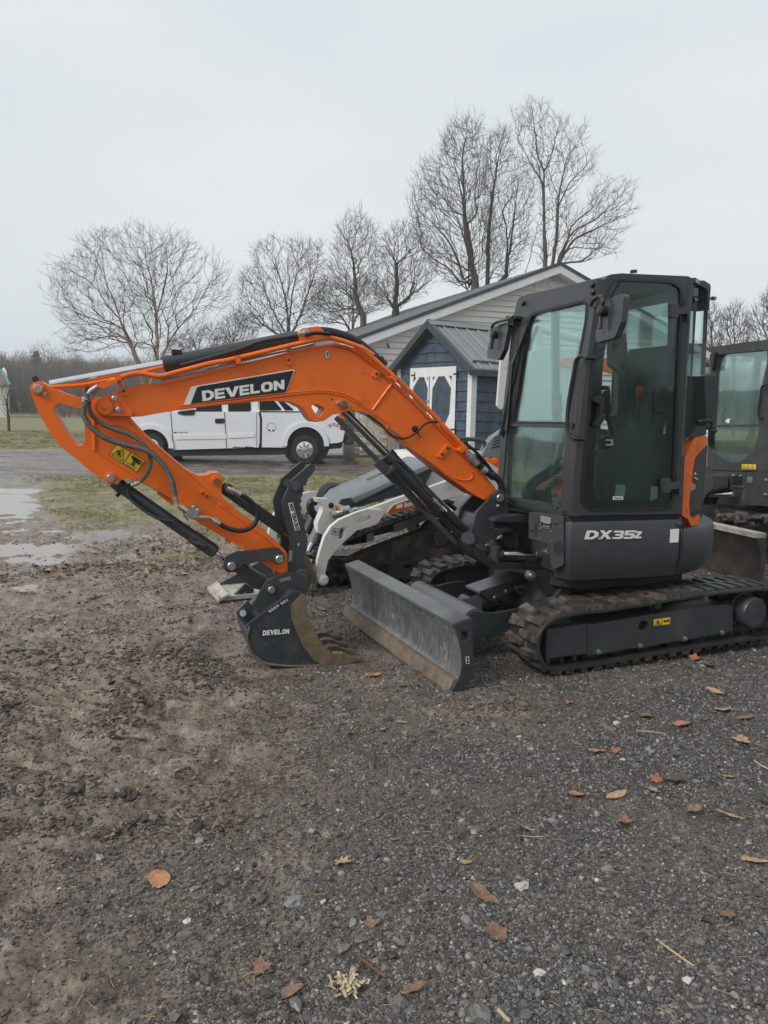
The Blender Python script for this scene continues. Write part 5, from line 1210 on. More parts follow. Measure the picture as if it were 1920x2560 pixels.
rr = mth('SUBTRACT', mth('SUBTRACT', .56, mth('MULTIPLY', attr('mud'), .16)), mth('MULTIPLY', attr('wet'), .35)); rr = mth('ADD', rr, mth('MULTIPLY', mth('SUBTRACT', noi(8, 5), .5), .7), True)
rr = mth('MAXIMUM', rr, mth('MULTIPLY', attr('grass'), .8)); rr = mth('MAXIMUM', mth('ADD', rr, mth('MULTIPLY', attr('drive'), mth('MULTIPLY', noi(2.1, 6), .5))), .2)
L.new(rr, bs.inputs['Roughness'])
b1 = nn(nt, 'ShaderNodeBump'); b1.inputs['Distance'].default_value = .02; b1.inputs['Strength'].default_value = .9
hh = mth('ADD', mth('MULTIPLY', noi(70, 6, .7), .5), mth('MULTIPLY', noi(22, 8, .7), 1.0)); L.new(hh, b1.inputs['Height'])
L.new(b1.outputs[0], bs.inputs['Normal'])
me.materials.append(gm)
link('ground', me, kind='structure')
def gz(x, y):
    return float(height(np.array([float(x)]), np.array([float(y)]))[0])
def gpt(px, py, dz=0.0):
    P = gnd(px, py)
    for _ in range(3):
        z = gz(P.x, P.y); P = gnd(px, py, z)
    return Vector((P.x, P.y, z+dz))
# water in the hollows
wm = bpy.data.materials.new('puddle_water'); wm.use_nodes = True; nt = wm.node_tree; L = nt.links; bs = nt.nodes['Principled BSDF']
bs.inputs['Base Color'].default_value = (.20, .155, .12, 1); bs.inputs['Roughness'].default_value = .035; bs.inputs['IOR'].default_value = 1.9
bs.inputs['Specular IOR Level'].default_value = .9
geo = nn(nt, 'ShaderNodeNewGeometry'); n = nn(nt, 'ShaderNodeTexNoise'); n.inputs['Scale'].default_value = 9; n.inputs['Detail'].default_value = 2; L.new(geo.outputs['Position'], n.inputs[0])
b = nn(nt, 'ShaderNodeBump'); b.inputs['Strength'].default_value = .12; b.inputs['Distance'].default_value = .01; L.new(n.outputs[0], b.inputs['Height']); L.new(b.outputs[0], bs.inputs['Normal'])
def sheet(name, pxs, z, mt):
    P = [gnd(x, y, z) for x, y in pxs]
    me = bpy.data.meshes.new(name); me.from_pydata([tuple(p) for p in P], [], [tuple(range(len(P)))]); me.materials.append(mt)
    return link(name, me, kind='structure')
sheet('puddle_water', [(-300, 1525), (360, 1490), (760, 1420), (720, 1330), (420, 1318), (330, 1225), (-500, 1215)], -.012, wm)
wm2 = wm.copy(); wm2.name = 'thin_wet_film'; bs = wm2.node_tree.nodes['Principled BSDF']; bs.inputs['Roughness'].default_value = .12
for nd in wm2.node_tree.nodes:
    if nd.type == 'BUMP': nd.inputs['Strength'].default_value = 1; nd.inputs['Distance'].default_value = .08
sheet('wet_drive_water', [(-700, 1196), (500, 1192), (900, 1196), (1020, 1196), (1000, 1140), (-900, 1128)], -.012, wm2)

# ---------------------------------------------------------------- scattered stuff
def ngeo_tree(coll, pick=True):
    ng = bpy.data.node_groups.new('scatter', 'GeometryNodeTree')
    ng.interface.new_socket('Geometry', in_out='INPUT', socket_type='NodeSocketGeometry')
    ng.interface.new_socket('Geometry', in_out='OUTPUT', socket_type='NodeSocketGeometry')
    gi = ng.nodes.new('NodeGroupInput'); go = ng.nodes.new('NodeGroupOutput')
    ci = ng.nodes.new('GeometryNodeCollectionInfo'); ci.inputs['Collection'].default_value = coll
    ci.inputs['Separate Children'].default_value = True; ci.inputs['Reset Children'].default_value = True
    iop = ng.nodes.new('GeometryNodeInstanceOnPoints'); iop.inputs['Pick Instance'].default_value = True
    def na(n, t):
        a = ng.nodes.new('GeometryNodeInputNamedAttribute'); a.data_type = t; a.inputs['Name'].default_value = n; return a.outputs['Attribute']
    ng.links.new(gi.outputs[0], iop.inputs['Points']); ng.links.new(ci.outputs[0], iop.inputs['Instance'])
    ng.links.new(na('kind_index', 'INT'), iop.inputs['Instance Index'])
    ng.links.new(na('rot', 'FLOAT_VECTOR'), iop.inputs['Rotation']); ng.links.new(na('size', 'FLOAT_VECTOR'), iop.inputs['Scale'])
    ng.links.new(iop.outputs[0], go.inputs[0]); return ng
def scatter(name, pts, rot, size, kinds, meshes):
    coll = bpy.data.collections.new(name+'_kinds')
    for i, m_ in enumerate(meshes):
        coll.objects.link(bpy.data.objects.new('%s_%02d' % (name, i), m_))
    n = len(pts); me = bpy.data.meshes.new(name); me.vertices.add(n); me.vertices.foreach_set('co', np.asarray(pts, np.float32).ravel())
    a = me.attributes.new('rot', 'FLOAT_VECTOR', 'POINT'); a.data.foreach_set('vector', np.asarray(rot, np.float32).ravel())
    a = me.attributes.new('size', 'FLOAT_VECTOR', 'POINT'); a.data.foreach_set('vector', np.asarray(size, np.float32).ravel())
    a = me.attributes.new('kind_index', 'INT', 'POINT'); a.data.foreach_set('value', np.asarray(kinds, np.int32))
    o = link(name, me, kind='stuff'); md = o.modifiers.new('scatter', 'NODES'); md.node_group = ngeo_tree(coll); return o
def rockmesh(name, seed, mt, sub=1, flat=.7):
    r_ = random.Random(seed); bm = bmesh.new(); bmesh.ops.create_icosphere(bm, subdivisions=sub, radius=1)
    sx, sy, sz = r_.uniform(.75, 1.2), r_.uniform(.6, 1.0), r_.uniform(.45, flat)
    o = Vector((r_.uniform(-9, 9), r_.uniform(-9, 9), 0))
    for v in bm.verts:
        k = 1+.5*noise.noise(v.co*1.2+o)+.28*noise.noise(v.co*2.9+o)
        v.co = Vector((v.co.x*sx*k, v.co.y*sy*k, v.co.z*sz*k))
    me = bpy.data.meshes.new(name); bm.to_mesh(me); bm.free(); me.materials.append(mt)
    if sub > 1: me.shade_smooth(); me.set_sharp_from_angle(angle=R(22))
    return me
def stonemat(name, stops, rough=.55, bump=.5):
    mt = bpy.data.materials.new(name); mt.use_nodes = True; nt = mt.node_tree; L = nt.links; bs = nt.nodes['Principled BSDF']
    oi = nn(nt, 'ShaderNodeObjectInfo'); c = nn(nt, 'ShaderNodeValToRGB'); c.color_ramp.interpolation = 'LINEAR'
    el = c.color_ramp.elements
    while len(el) < len(stops): el.new(.5)
    for e, (p, col) in zip(el, stops): e.position = p; e.color = (*col, 1)
    L.new(oi.outputs['Random'], c.inputs[0])
    tcn = nn(nt, 'ShaderNodeNewGeometry'); n = nn(nt, 'ShaderNodeTexNoise'); n.inputs['Scale'].default_value = 120; n.inputs['Detail'].default_value = 4; L.new(tcn.outputs['Position'], n.inputs[0])
    mr = nn(nt, 'ShaderNodeMapRange'); mr.inputs[3].default_value = .6; mr.inputs[4].default_value = 1.4; L.new(n.outputs[0], mr.inputs[0])
    m_ = nn(nt, 'ShaderNodeMix', data_type='RGBA', blend_type='MULTIPLY'); m_.inputs[0].default_value = 1; L.new(c.outputs[0], m_.inputs[6]); L.new(mr.outputs[0], m_.inputs[7]); L.new(m_.outputs[2], bs.inputs['Base Color'])
    bs.inputs['Roughness'].default_value = rough
    return mt
gst = stonemat('wet_gravel', [(0, (.030, .029, .028)), (.35, (.070, .066, .062)), (.80, (.145, .134, .124)), (.96, (.22, .203, .186)), (.993, (.34, .31, .28)), (1, (.48, .45, .40))], .40)
mst = stonemat('mud_crumbs', [(0, (.040, .031, .025)), (.6, (.100, .079, .063)), (1, (.22, .18, .145))], .7)
bst = stonemat('pale_stone', [(0, (.12, .115, .11)), (.6, (.24, .23, .21)), (1, (.42, .39, .35))], .6)
rng = np.random.RandomState(3)
def place(n, r0, r1, th=30, dens=None, p=1.0):
    r = r0*(r1/r0)**(rng.rand(n)**p); t = np.radians(rng.uniform(-th, th, n))
    x, y = r*np.sin(t), r*np.cos(t); Z = zones(x, y)
    if dens is not None:
        k = rng.rand(n) < dens(Z, x, y); x, y, r = x[k], y[k], r[k]; Z = {a: b[k] for a, b in Z.items()}
    return x, y, r, Z, height(x, y, Z)
grm = [rockmesh('gravel', i, gst, 1, .85) for i in range(7)]
mdm = [rockmesh('crumb', 40+i, mst, 1, .7) for i in range(4)]
x, y, r, Z, h = place(450000, 1.55, 10.0, 43, lambda Z, x, y: np.clip((1.05-Z['mud'])*(1-Z['lawn'])*(1-Z['field'])*(1-Z['pud']), .012, 1)*np.clip(1.0+1.9*fbm(x*1.7, y*1.7, 4), .25, 1))
n = len(x); s = .0040*np.exp(rng.randn(n)*.36)*(1+.20*np.clip(r-3, 0, 6)); s = np.where(rng.rand(n) < .012, s*2.6, s); s = np.clip(s, .0025, .024)
scatter('gravel', np.stack([x, y, h+s*.12], -1), np.stack([rng.uniform(-.4, .4, n), rng.uniform(-.4, .4, n), rng.uniform(0, 6.28, n)], -1), np.stack([s, s, s], -1), rng.randint(0, 7, n), grm)
x, y, r, Z, h = place(310000, 1.55, 9.5, 42, lambda Z, x, y: np.clip(Z['mud']*(1-Z['lawn'])*(1-Z['field'])*(1-Z['pud']*.8), 0, 1)*np.clip(.16+np.clip(Z['stk']*4.5, -.2, .9)+.9*Z['clod']+Z['rut']*np.sign(np.sin(Z['ph'])-.25)*.8+Z['rut2']*np.sin(Z['ph2'])*.5+.8*fbm(x*2.2, y*2.2, 3), .02, 1))
n = len(x); s = .0045*np.exp(rng.randn(n)*.5)*(1+.18*np.clip(r-3, 0, 6))*(1+1.0*Z['clod']); s = np.clip(s, .0025, .026)
scatter('mud_crumbs', np.stack([x, y, h], -1), np.stack([rng.uniform(-.4, .4, n), rng.uniform(-.4, .4, n), rng.uniform(0, 6.28, n)], -1), np.stack([s, s, s*.7], -1), rng.randint(0, 4, n), mdm)
x, y, r, Z, h = place(26000, 2.4, 8, 31, lambda Z, x, y: np.clip(Z['clod']-.25, 0, 1))
n = len(x); s = np.clip(.012*np.exp(rng.randn(n)*.45), .006, .036)
scatter('mud_clods', np.stack([x, y, h], -1), np.stack([rng.uniform(-.6, .6, n), rng.uniform(-.6, .6, n), rng.uniform(0, 6.28, n)], -1), np.stack([s, s, s*.75], -1), rng.randint(0, 4, n), [rockmesh('clod', 60+i, mst, 2, .8) for i in range(4)])
x, y, r, Z, h = place(1100, 1.6, 8, 30, lambda Z, x, y: np.clip(1.0-Z['mud'], .06, 1)*(1-Z['lawn']))
n = len(x); s = np.clip(.0050*np.exp(rng.randn(n)*.45), .003, .018)
scatter('pale_pebbles', np.stack([x, y, h+s*.3], -1), np.stack([rng.uniform(-.5, .5, n), rng.uniform(-.5, .5, n), rng.uniform(0, 6.28, n)], -1), np.stack([s, s, s], -1), rng.randint(0, 4, n), [rockmesh('pebble', 70+i, bst, 2, .8) for i in range(4)])
# larger stones one can point to
stone_list = [(737, 2262, .028, (.20, .205, .21), 'flat blue-grey stone lying on the gravel left of the pale shredded husk'),
    (1520, 2178, .022, (.20, .185, .165), 'round tan-grey stone on the gravel, largest right of the frame centre'),
    (1306, 2219, .018, (.42, .40, .36), 'small whitish stone left of the round tan-grey stone'),
    (1197, 2539, .028, (.13, .125, .12), 'dark grey stone at the bottom edge below the gravel yard'),
    (995, 2515, .022, (.12, .115, .11), 'dull grey stone near the bottom edge left of the dark one'),
    (1383, 2056, .016, (.17, .17, .17), 'mid-grey stone in the gravel under the round orange leaf'),
    (500, 2106, .018, (.26, .25, .22), 'oval pale beige stone on the muddy gravel above the square orange leaf'),
    (460, 2340, .017, (.13, .125, .12), 'knobbly grey stone in gravel left of the flat blue-grey stone'),
    (468, 2305, .010, (.55, .53, .48), 'tiny white stone beside the knobbly grey stone'),
    (1349, 2437, .014, (.50, .47, .42), 'white broken stone on the gravel low in the picture'),
    (1717, 2454, .011, (.55, .52, .48), 'white chip of stone in the lower right gravel')]
for i, (px, py, sz, col, lb) in enumerate(stone_list):
    P = gpt(px, py); me_ = rockmesh('stone', 200+i, mat('stone_%d' % i, col, .6, var=.3, vscale=30, bump=.6, bscale=90), 2, .6)
    for v in me_.vertices: v.co = v.co*sz*1.25
    link('stone', me_, label=lb, cat='stone', loc=(P.x, P.y, P.z+sz*.3), group='larger stones on the gravel')

# grass tufts
ggm = bpy.data.materials.new('grass_blade'); ggm.use_nodes = True; nt = ggm.node_tree; L = nt.links; bs = nt.nodes['Principled BSDF']
oi = nn(nt, 'ShaderNodeObjectInfo'); c = nn(nt, 'ShaderNodeValToRGB'); el = c.color_ramp.elements; el.new(.45); el.new(.8)
for e, (p_, col) in zip(el, [(0, (.105, .108, .040)), (.4, (.180, .178, .068)), (.72, (.27, .235, .115)), (1, (.44, .36, .22))]): e.position = p_; e.color = (*col, 1)
L.new(oi.outputs['Random'], c.inputs[0]); L.new(c.outputs[0], bs.inputs['Base Color']); bs.inputs['Roughness'].default_value = .6
def tuft(seed, n=11, H=.034):
    r_ = random.Random(seed); vs = []; fs = []
    for i in range(n):
        a = r_.uniform(0, 6.28); rad = r_.uniform(0, .035); bx, by = rad*math.cos(a), rad*math.sin(a)
        a2 = r_.uniform(0, 6.28); ln = r_.uniform(.4, 1.0)*H; lean = r_.uniform(.2, 1.1)
        dx, dy = math.cos(a2), math.sin(a2); wv = .0022
        b = len(vs)
        vs += [(bx-dy*wv, by+dx*wv, 0), (bx+dy*wv, by-dx*wv, 0), (bx+dx*ln*.3*lean+dy*wv*.6, by+dy*ln*.3*lean-dx*wv*.6, ln*.6), (bx+dx*ln*.3*lean-dy*wv*.6, by+dy*ln*.3*lean+dx*wv*.6, ln*.6), (bx+dx*ln*.8*lean, by+dy*ln*.8*lean, ln*(1-.3*lean))]
        fs += [(b, b+1, b+2, b+3), (b+3, b+2, b+4)]
    me = bpy.data.meshes.new('tuft'); me.from_pydata(vs, [], fs); me.materials.append(ggm); return me
x, y, r, Z, h = place(195000, 7, 45, 41, lambda Z, x, y: np.clip((Z['lawn']+Z['field'])*1.2-.12, 0, 1)*np.clip(.45+2.2*fbm(x*1.3, y*1.3, 4), .03, 1), p=.75)
n = len(x); s = rng.uniform(.7, 1.4, n)*(1+.03*np.clip(r-9, 0, 50))
scatter('lawn_grass', np.stack([x, y, h-.004], -1), np.stack([rng.uniform(-.2, .2, n), rng.uniform(-.2, .2, n), rng.uniform(0, 6.28, n)], -1), np.stack([s, s, s], -1), rng.randint(0, 6, n), [tuft(i) for i in range(6)])

# ---------------------------------------------------------------- leaves
def leafmesh(seed, kind, curl=.3):
    r_ = random.Random(seed); out = []
    if kind == 'maple':
        lobes = [0, 50, 105, 180, 255, 310]
        N = 44
        for i in range(N):
            a = 2*math.pi*i/N; d_ = min(abs((math.degrees(a)-l+180) % 360-180) for l in lobes)
            r = (.95-.42*(d_/32)**.8)*(.8+.25*math.sin(a*1.3+seed))+r_.uniform(-.09, .09); out.append((max(.28, r)*math.cos(a), max(.28, r)*math.sin(a)))
    elif kind == 'round':
        for i in range(30):
            a = 2*math.pi*i/30; r = .82+.12*math.cos(a)+r_.uniform(-.03, .03); out.append((r*math.cos(a), .9*r*math.sin(a)))
    else:
        for i in range(26):
            a = 2*math.pi*i/26; r = 1+r_.uniform(-.05, .05); out.append((r*math.cos(a), (.34+.06*r_.random())*r*math.sin(a)*(1-.25*math.cos(a))))
    bm = bmesh.new(); cen = bm.verts.new((0, 0, 0)); rings = []
    for f in (.5, 1.0):
        rings.append([bm.verts.new((x*f, y*f, 0)) for x, y in out])
    N = len(out)
    for i in range(N):
        bm.faces.new((cen, rings[0][i], rings[0][(i+1) % N])); bm.faces.new((rings[0][i], rings[1][i], rings[1][(i+1) % N], rings[0][(i+1) % N]))
    o = Vector((r_.uniform(-9, 9), r_.uniform(-9, 9), 0))
    for v in bm.verts:
        d2 = v.co.x**2+v.co.y**2
        v.co.z = curl*d2*.35*(.4+r_.random()*.3)+.22*curl*noise.noise(v.co*1.8+o)+abs(v.co.y)*curl*.35
        if v.co.length > .75: v.co.z += r_.uniform(-.03, .06)
    me = bpy.data.meshes.new('leaf'); bm.to_mesh(me); bm.free(); me.shade_smooth(); return me
def leafmat(name, col):
    m_ = mat(name, col, .5, var=.35, vscale=45, bump=1.0, bscale=120, dirt=.3, dirtcol=(col[0]*.35, col[1]*.35, col[2]*.4), dscale=60)
    return m_
LM = {'orange': leafmat('orange_leaf', (.45, .21, .105)), 'brown': leafmat('brown_leaf', (.20, .115, .07)), 'tan': leafmat('tan_leaf', (.38, .24, .135)), 'dark': leafmat('dark_wet_leaf', (.10, .068, .048)), 'rust': leafmat('rust_leaf', (.30, .125, .065)), 'pale': leafmat('pale_husk', (.55, .45, .30))}
leaves = [  # px, py, half width px, kind, colour, curl, label
 (398, 2200, 30, 'round', 'orange', .15, 'squarish orange-brown leaf alone on the muddy gravel at left'),
 (1440, 1990, 22, 'round', 'orange', .12, 'flat round orange leaf in the middle of the gravel'),
 (1542, 1993, 24, 'long', 'tan', .5, 'narrow folded tan leaf just right of the flat round orange leaf'),
 (1638, 1955, 18, 'maple', 'rust', .4, 'rust-coloured curled leaf touching a dark leaf'),
 (1684, 1950, 32, 'maple', 'dark', .2, 'dark wet leaf beside the rust-coloured curled leaf'),
 (1631, 1978, 20, 'maple', 'tan', .2, 'pale tan lobed leaf just below the rust-coloured curled leaf'),
 (1702, 1815, 24, 'round', 'orange', .2, 'large roundish salmon leaf upper right on the gravel'),
 (1610, 1793, 28, 'maple', 'brown', .3, 'brown lobed leaf left of the large roundish salmon leaf'),
 (1425, 1762, 15, 'maple', 'orange', .6, 'bright curled orange leaf below the track nose'),
 (1860, 1858, 27, 'maple', 'tan', .3, 'crumpled brown leaf near the right edge of the gravel'),
 (1555, 2060, 24, 'maple', 'brown', .5, 'upright reddish-brown star-shaped leaf'),
 (1735, 2033, 18, 'round', 'brown', .9, 'curled cup-like brown leaf in the right gravel'),
 (1823, 2045, 26, 'long', 'tan', .4, 'long tan leaf fragment in the right gravel'),
 (1492, 1882, 18, 'long', 'orange', .5, 'thin orange leaf sliver beside a toothed leaf'),
 (1540, 1880, 19, 'maple', 'rust', .4, 'toothed orange-red leaf beside the thin sliver'),
 (1210, 2245, 36, 'long', 'brown', .4, 'curled brown leaf pointing down right, centre of gravel'),
 (1240, 2330, 32, 'maple', 'brown', .3, 'dull brown leaf with a pointed tip below the curled brown leaf'),
 (853, 2160, 24, 'maple', 'tan', .4, 'crumpled tan leaf above the flat blue-grey stone'),
 (650, 2430, 30, 'maple', 'brown', .35, 'brown folded leaf standing left of the pale husk'),
 (718, 2490, 34, 'long', 'brown', .25, 'long brown speckled leaf near the bottom edge'),
 (1034, 2478, 28, 'long', 'brown', .4, 'brown leaf on edge near the bottom edge, right of the pale husk'),
 (800, 2065, 0, 'long', 'tan', .3, ''),
 (935, 1693, 22, 'long', 'orange', .6, 'orange-tan leaf on the dirt right of the bucket teeth'),
 (808, 1528, 16, 'long', 'orange', .5, 'small orange leaf on the dirt behind the bucket'),
 (1005, 1810, 14, 'long', 'tan', .4, 'small tan leaf on the dirt left of the blade corner'),
 (958, 1827, 18, 'maple', 'tan', .4, 'pale lobed leaf on the dirt below the bucket teeth'),
 (1236, 1815, 15, 'maple', 'tan', .4, 'small tan leaf below the blade corner'),
 (1405, 1685, 22, 'maple', 'brown', .5, 'crumpled brown leaf at the bottom of the near track'),
 (1735, 1652, 20, 'maple', 'rust', .4, 'reddish leaf on gravel behind the near track frame'),
 (1776, 1668, 20, 'maple', 'brown', .4, 'brown leaf on gravel right of the reddish leaf'),
 (1790, 1735, 22, 'long', 'tan', .5, 'bright tan leaf curl on the gravel at far right'),
 (1817, 1780, 24, 'maple', 'tan', .5, 'torn tan leaf standing on its edge at far right'),
 (1864, 1798, 18, 'long', 'brown', .4, 'brown leaf strip below the torn tan leaf'),
 (1820, 1946, 12, 'long', 'orange', .4, 'tiny orange leaf scrap near the right edge'),
 (1318, 2078, 16, 'long', 'tan', .6, 'small tan curl at the top of a bent twig'),
 (1165, 2160, 14, 'long', 'tan', .3, 'small tan oval leaf left of centre gravel'),
 (985, 2103, 9, 'long', 'rust', .4, 'tiny rust-red leaf at the left of the gravel'),
 (925, 2320, 26, 'maple', 'brown', .3, 'muddy brown leaf half buried above the pale husk'),
 (1890, 2160, 26, 'long', 'tan', .4, 'straw-coloured leaf strip cut by the right edge'),
 (1640, 1640, 0, 'long', 'tan', .3, ''),
 (1213, 1878, 8, 'maple', 'rust', .5, 'tiny rust-red leaf in the brown dirt patch'),
 (1060, 2068, 14, 'maple', 'brown', .3, 'faded brown leaf pressed into gravel at left'),
 (1820, 2290, 24, 'maple', 'brown', .25, 'faded grey-brown leaf at lower right'),
 (1150, 1700, 0, 'long', 'tan', .3, '')]
for i, (px, py, hw, kd, co, cu, lb) in enumerate(leaves):
    if not hw: continue
    P = gpt(px, py); d_ = (P-CAMP).length; sz = hw/F*d_*1.08; cu = cu*1.5+.1
    me_ = leafmesh(500+i, kd, cu); r_ = random.Random(i*7+1)
    for v in me_.vertices: v.co = v.co*sz
    me_.materials.append(LM[co])
    o = link('fallen_leaf', me_, label=lb, cat='leaf', group='fallen leaves on the yard', loc=(P.x, P.y, P.z+.006+sz*.05))
    o.rotation_euler = (r_.uniform(-.25, .25), r_.uniform(-.25, .25), r_.uniform(0, 6.28) if kd != 'long' else r_.uniform(-.7, .5))
# shredded husk: pale strips
P = gpt(865, 2470); mb = MB(); r_ = random.Random(4)
for i in range(70):
    a = r_.uniform(0, 6.28); ln = r_.uniform(.008, .034); b = Vector((r_.gauss(0, .020), r_.gauss(0, .013), r_.uniform(.004, .02)))
    e = b+Vector((math.cos(a)*ln, math.sin(a)*ln, r_.uniform(-.008, .018)))
    mb.bar([P+b, P+b.lerp(e, .5)+Vector((0, 0, .006)), P+e], r_.uniform(.003, .008), .0012, (0, 0, 1))
o = MB(); me_ = mb.mesh('husk', LM['pale'], P); link('shredded_husk', me_, label='pale shredded plant husk lying on the gravel near the bottom edge', cat='husk', loc=P)
# litter strip along the puddle
x, y, r, Z, h = place(60000, 5.5, 16, 31, lambda Z, x, y: np.clip(blob(Z['px'], Z['py'], 330, 1425, 260, 16)*.5+blob(Z['px'], Z['py'], 380, 1370, 170, 30)*.22+blob(Z['px'], Z['py'], 780, 1400, 120, 60)*.15+.01*Z['lawn']*(Z['px'] < 1100)+.0012, 0, 1))
n = len(x); s = rng.uniform(.014, .036, n)
LL = []
for i in range(6):
    q_ = leafmesh(900+i, ('maple', 'long', 'round')[i % 3], .7); q_.materials.append(LM[('brown', 'dark', 'tan', 'brown', 'rust', 'dark')[i]]); LL.append(q_)
scatter('leaf_litter', np.stack([x, y, h+.006], -1), np.stack([rng.uniform(-.5, .5, n), rng.uniform(-.5, .5, n), rng.uniform(0, 6.28, n)], -1), np.stack([s, s, s], -1), rng.randint(0, 6, n), LL)
# twigs and straw
tw = mat('twig_bark', (.12, .075, .045), .8, var=.3, vscale=30); sw = mat('dry_straw', (.42, .33, .20), .7, var=.2, vscale=30)
for pts, rr_, mt_, lb in (([(890, 1828), (915, 1855), (935, 1885), (932, 1925)], .004, tw, 'bent brown twig on the dirt below the blade'),
        ([(865, 2100), (905, 2065), (948, 2045), (950, 2030)], .005, tw, 'crooked twig lying in gravel at left of centre'),
        ([(1300, 2090), (1298, 2115), (1308, 2130), (1303, 2148)], .0045, tw, 'short bent twig hanging from a tan curl'),
        ([(1292, 2092), (1340, 2096), (1378, 2094)], .002, sw, 'thin straw beside the short bent twig'),
        ([(1650, 2360), (1705, 2400), (1735, 2420)], .0032, sw, 'straight straw stalk in the lower right gravel'),
        ([(1190, 2425), (1215, 2470), (1222, 2500)], .003, tw, 'thin dark twig in the gravel near bottom centre'),
        ([(1245, 2530), (1262, 2548), (1275, 2560)], .006, sw, 'pale stick cut by the bottom edge'),
        ([(900, 2400), (940, 2430), (965, 2448)], .0045, tw, 'brown twig right of the pale husk'),
        ([(300, 1845), (340, 1848), (368, 1853)], .006, tw, 'dark stick on the churned mud at left'),
        ([(155, 1775), (170, 1795), (195, 1803)], .004, tw, 'small forked twig on the cleated mud'),
        ([(470, 1770), (530, 1762), (570, 1746)], .003, tw, 'long thin twig on the mud below the bucket'),
        ([(1590, 1830), (1620, 1832), (1665, 1837)], .0028, sw, 'thin stick below the brown lobed leaf'),
        ([(1885, 1905), (1905, 1918), (1925, 1928)], .004, sw, 'pale stick at the right edge')):
    P = [gpt(a, b_, .006) for a, b_ in pts]; mb = MB(); mb.tube(catmull(P, 4), [rr_]*(len(catmull(P, 4))-1)+[rr_*.5], 6)
    me_ = mb.mesh('twig', mt_, P[0]); link('twig', me_, label=lb, cat='twig', loc=P[0], group='twigs and straws on the ground')
x, y, r, Z, h = place(650, 1.7, 6.5, 30)
n = len(x); mb = MB(); sm_ = []
for i in range(3):
    m2 = MB(); r_ = random.Random(i); m2.tube([Vector((-1, 0, 0)), Vector((0, r_.uniform(-.2, .2), .08)), Vector((1, r_.uniform(-.1, .1), 0))], .035, 4); sm_.append(m2.mesh('straw', sw if i < 2 else tw))
s = rng.uniform(.008, .028, n)
scatter('straw_bits', np.stack([x, y, h+.005], -1), np.stack([rng.uniform(-.2, .2, n), rng.uniform(-.2, .2, n), rng.uniform(0, 6.28, n)], -1), np.stack([s, s, s], -1), rng.randint(0, 3, n), sm_)
# ================================================================ garage
M['siding'] = mat('pale_siding', (.80, .765, .72), .6, var=.08, vscale=.8, dirt=.10, dirtcol=(.36, .30, .26), dscale=1.2, streak=.3)
M['trimwhite'] = mat('white_trim', (.72, .72, .71), .5, var=.06, vscale=3, dirt=.08, dirtcol=(.35, .33, .30), dscale=6)
M['roofgrey'] = mat('grey_metal_roof', (.19, .205, .21), .35, metal=.2, var=.08, vscale=2)
M['roofdark'] = mat('dark_metal_trim', (.060, .068, .074), .35, metal=.3, var=.1, vscale=3)
M['blue'] = mat('blue_stained_board', (.052, .076, .108), .6, var=.35, vscale=5, bump=.5, bscale=40, dirt=.28, dirtcol=(.018, .022, .026), dscale=3.5, streak=.5)
M['stone'] = mat('dark_ledgestone', (.10, .10, .105), .7, var=.4, vscale=5, bump=1, bscale=14)
M['concrete'] = mat('grey_block', (.22, .22, .215), .85, var=.2, vscale=4, bump=.5, bscale=20)
M['pallet'] = mat('weathered_pallet', (.27, .235, .19), .85, var=.3, vscale=5, bump=.5, bscale=30)
M['slat'] = mat('yellowish_slat', (.42, .36, .19), .75, var=.25, vscale=6, bump=.4, bscale=30)
G = Fr(gnd(905, 1141), 20)
GA = thing('garage', G.w(0, 0, 0), 'long pale garage with horizontal siding and grey metal gable roof behind the blue shed', 'garage')
PG = G.side(0)
pk = G.loc(on(PG, pc(13, (1110, 1040)))[0]); ev = G.loc(on(PG, pc(7, (288, 752)))[0])
xp, zp = pk[0], pk[2]; xe, ze = ev[0], ev[2]; sl = (zp-ze)/(xp-xe); xr_ = 2*xp-xe
def gab(x): return ze+sl*(x-xe) if x < xp else zp-sl*(x-xp)
rowh = .195; nrow = int(zp/rowh)+1
for i in range(nrow):
    z0 = i*rowh; z1 = min(z0+rowh, zp)
    a0 = xe if z0 <= ze else xe+(z0-ze)/sl; a1 = xe if z1 <= ze else xe+(z1-ze)/sl
    b0 = 2*xp-a0; b1 = 2*xp-a1
    if b0-a0 < .05: continue
    mb = MB(); mb.hexa([G.w(a0, -.03, z0), G.w(b0, -.03, z0), G.w(b0, .05, z0), G.w(a0, .05, z0), G.w(a1, .022, z1-.004), G.w(b1, .022, z1-.004), G.w(b1, .05, z1), G.w(a1, .05, z1)])
    mb.build('siding_board', M['siding'], GA)
MB().prism([G.w(x, .055, z) for x, z in ((xe, 0), (xr_, 0), (xr_, ze), (xp, zp), (xe, ze))], G.y*.1).build('wall', M['siding'], GA)
MB().box(G, xe, xe+.1, .155, 14, 0, ze).build('side_wall', M['siding'], GA)
MB().box(G, xe-.02, xe+.10, -.03, .0, 0, ze+.02).build('corner_trim', M['trimwhite'], GA)
ov, oh = .40, .45
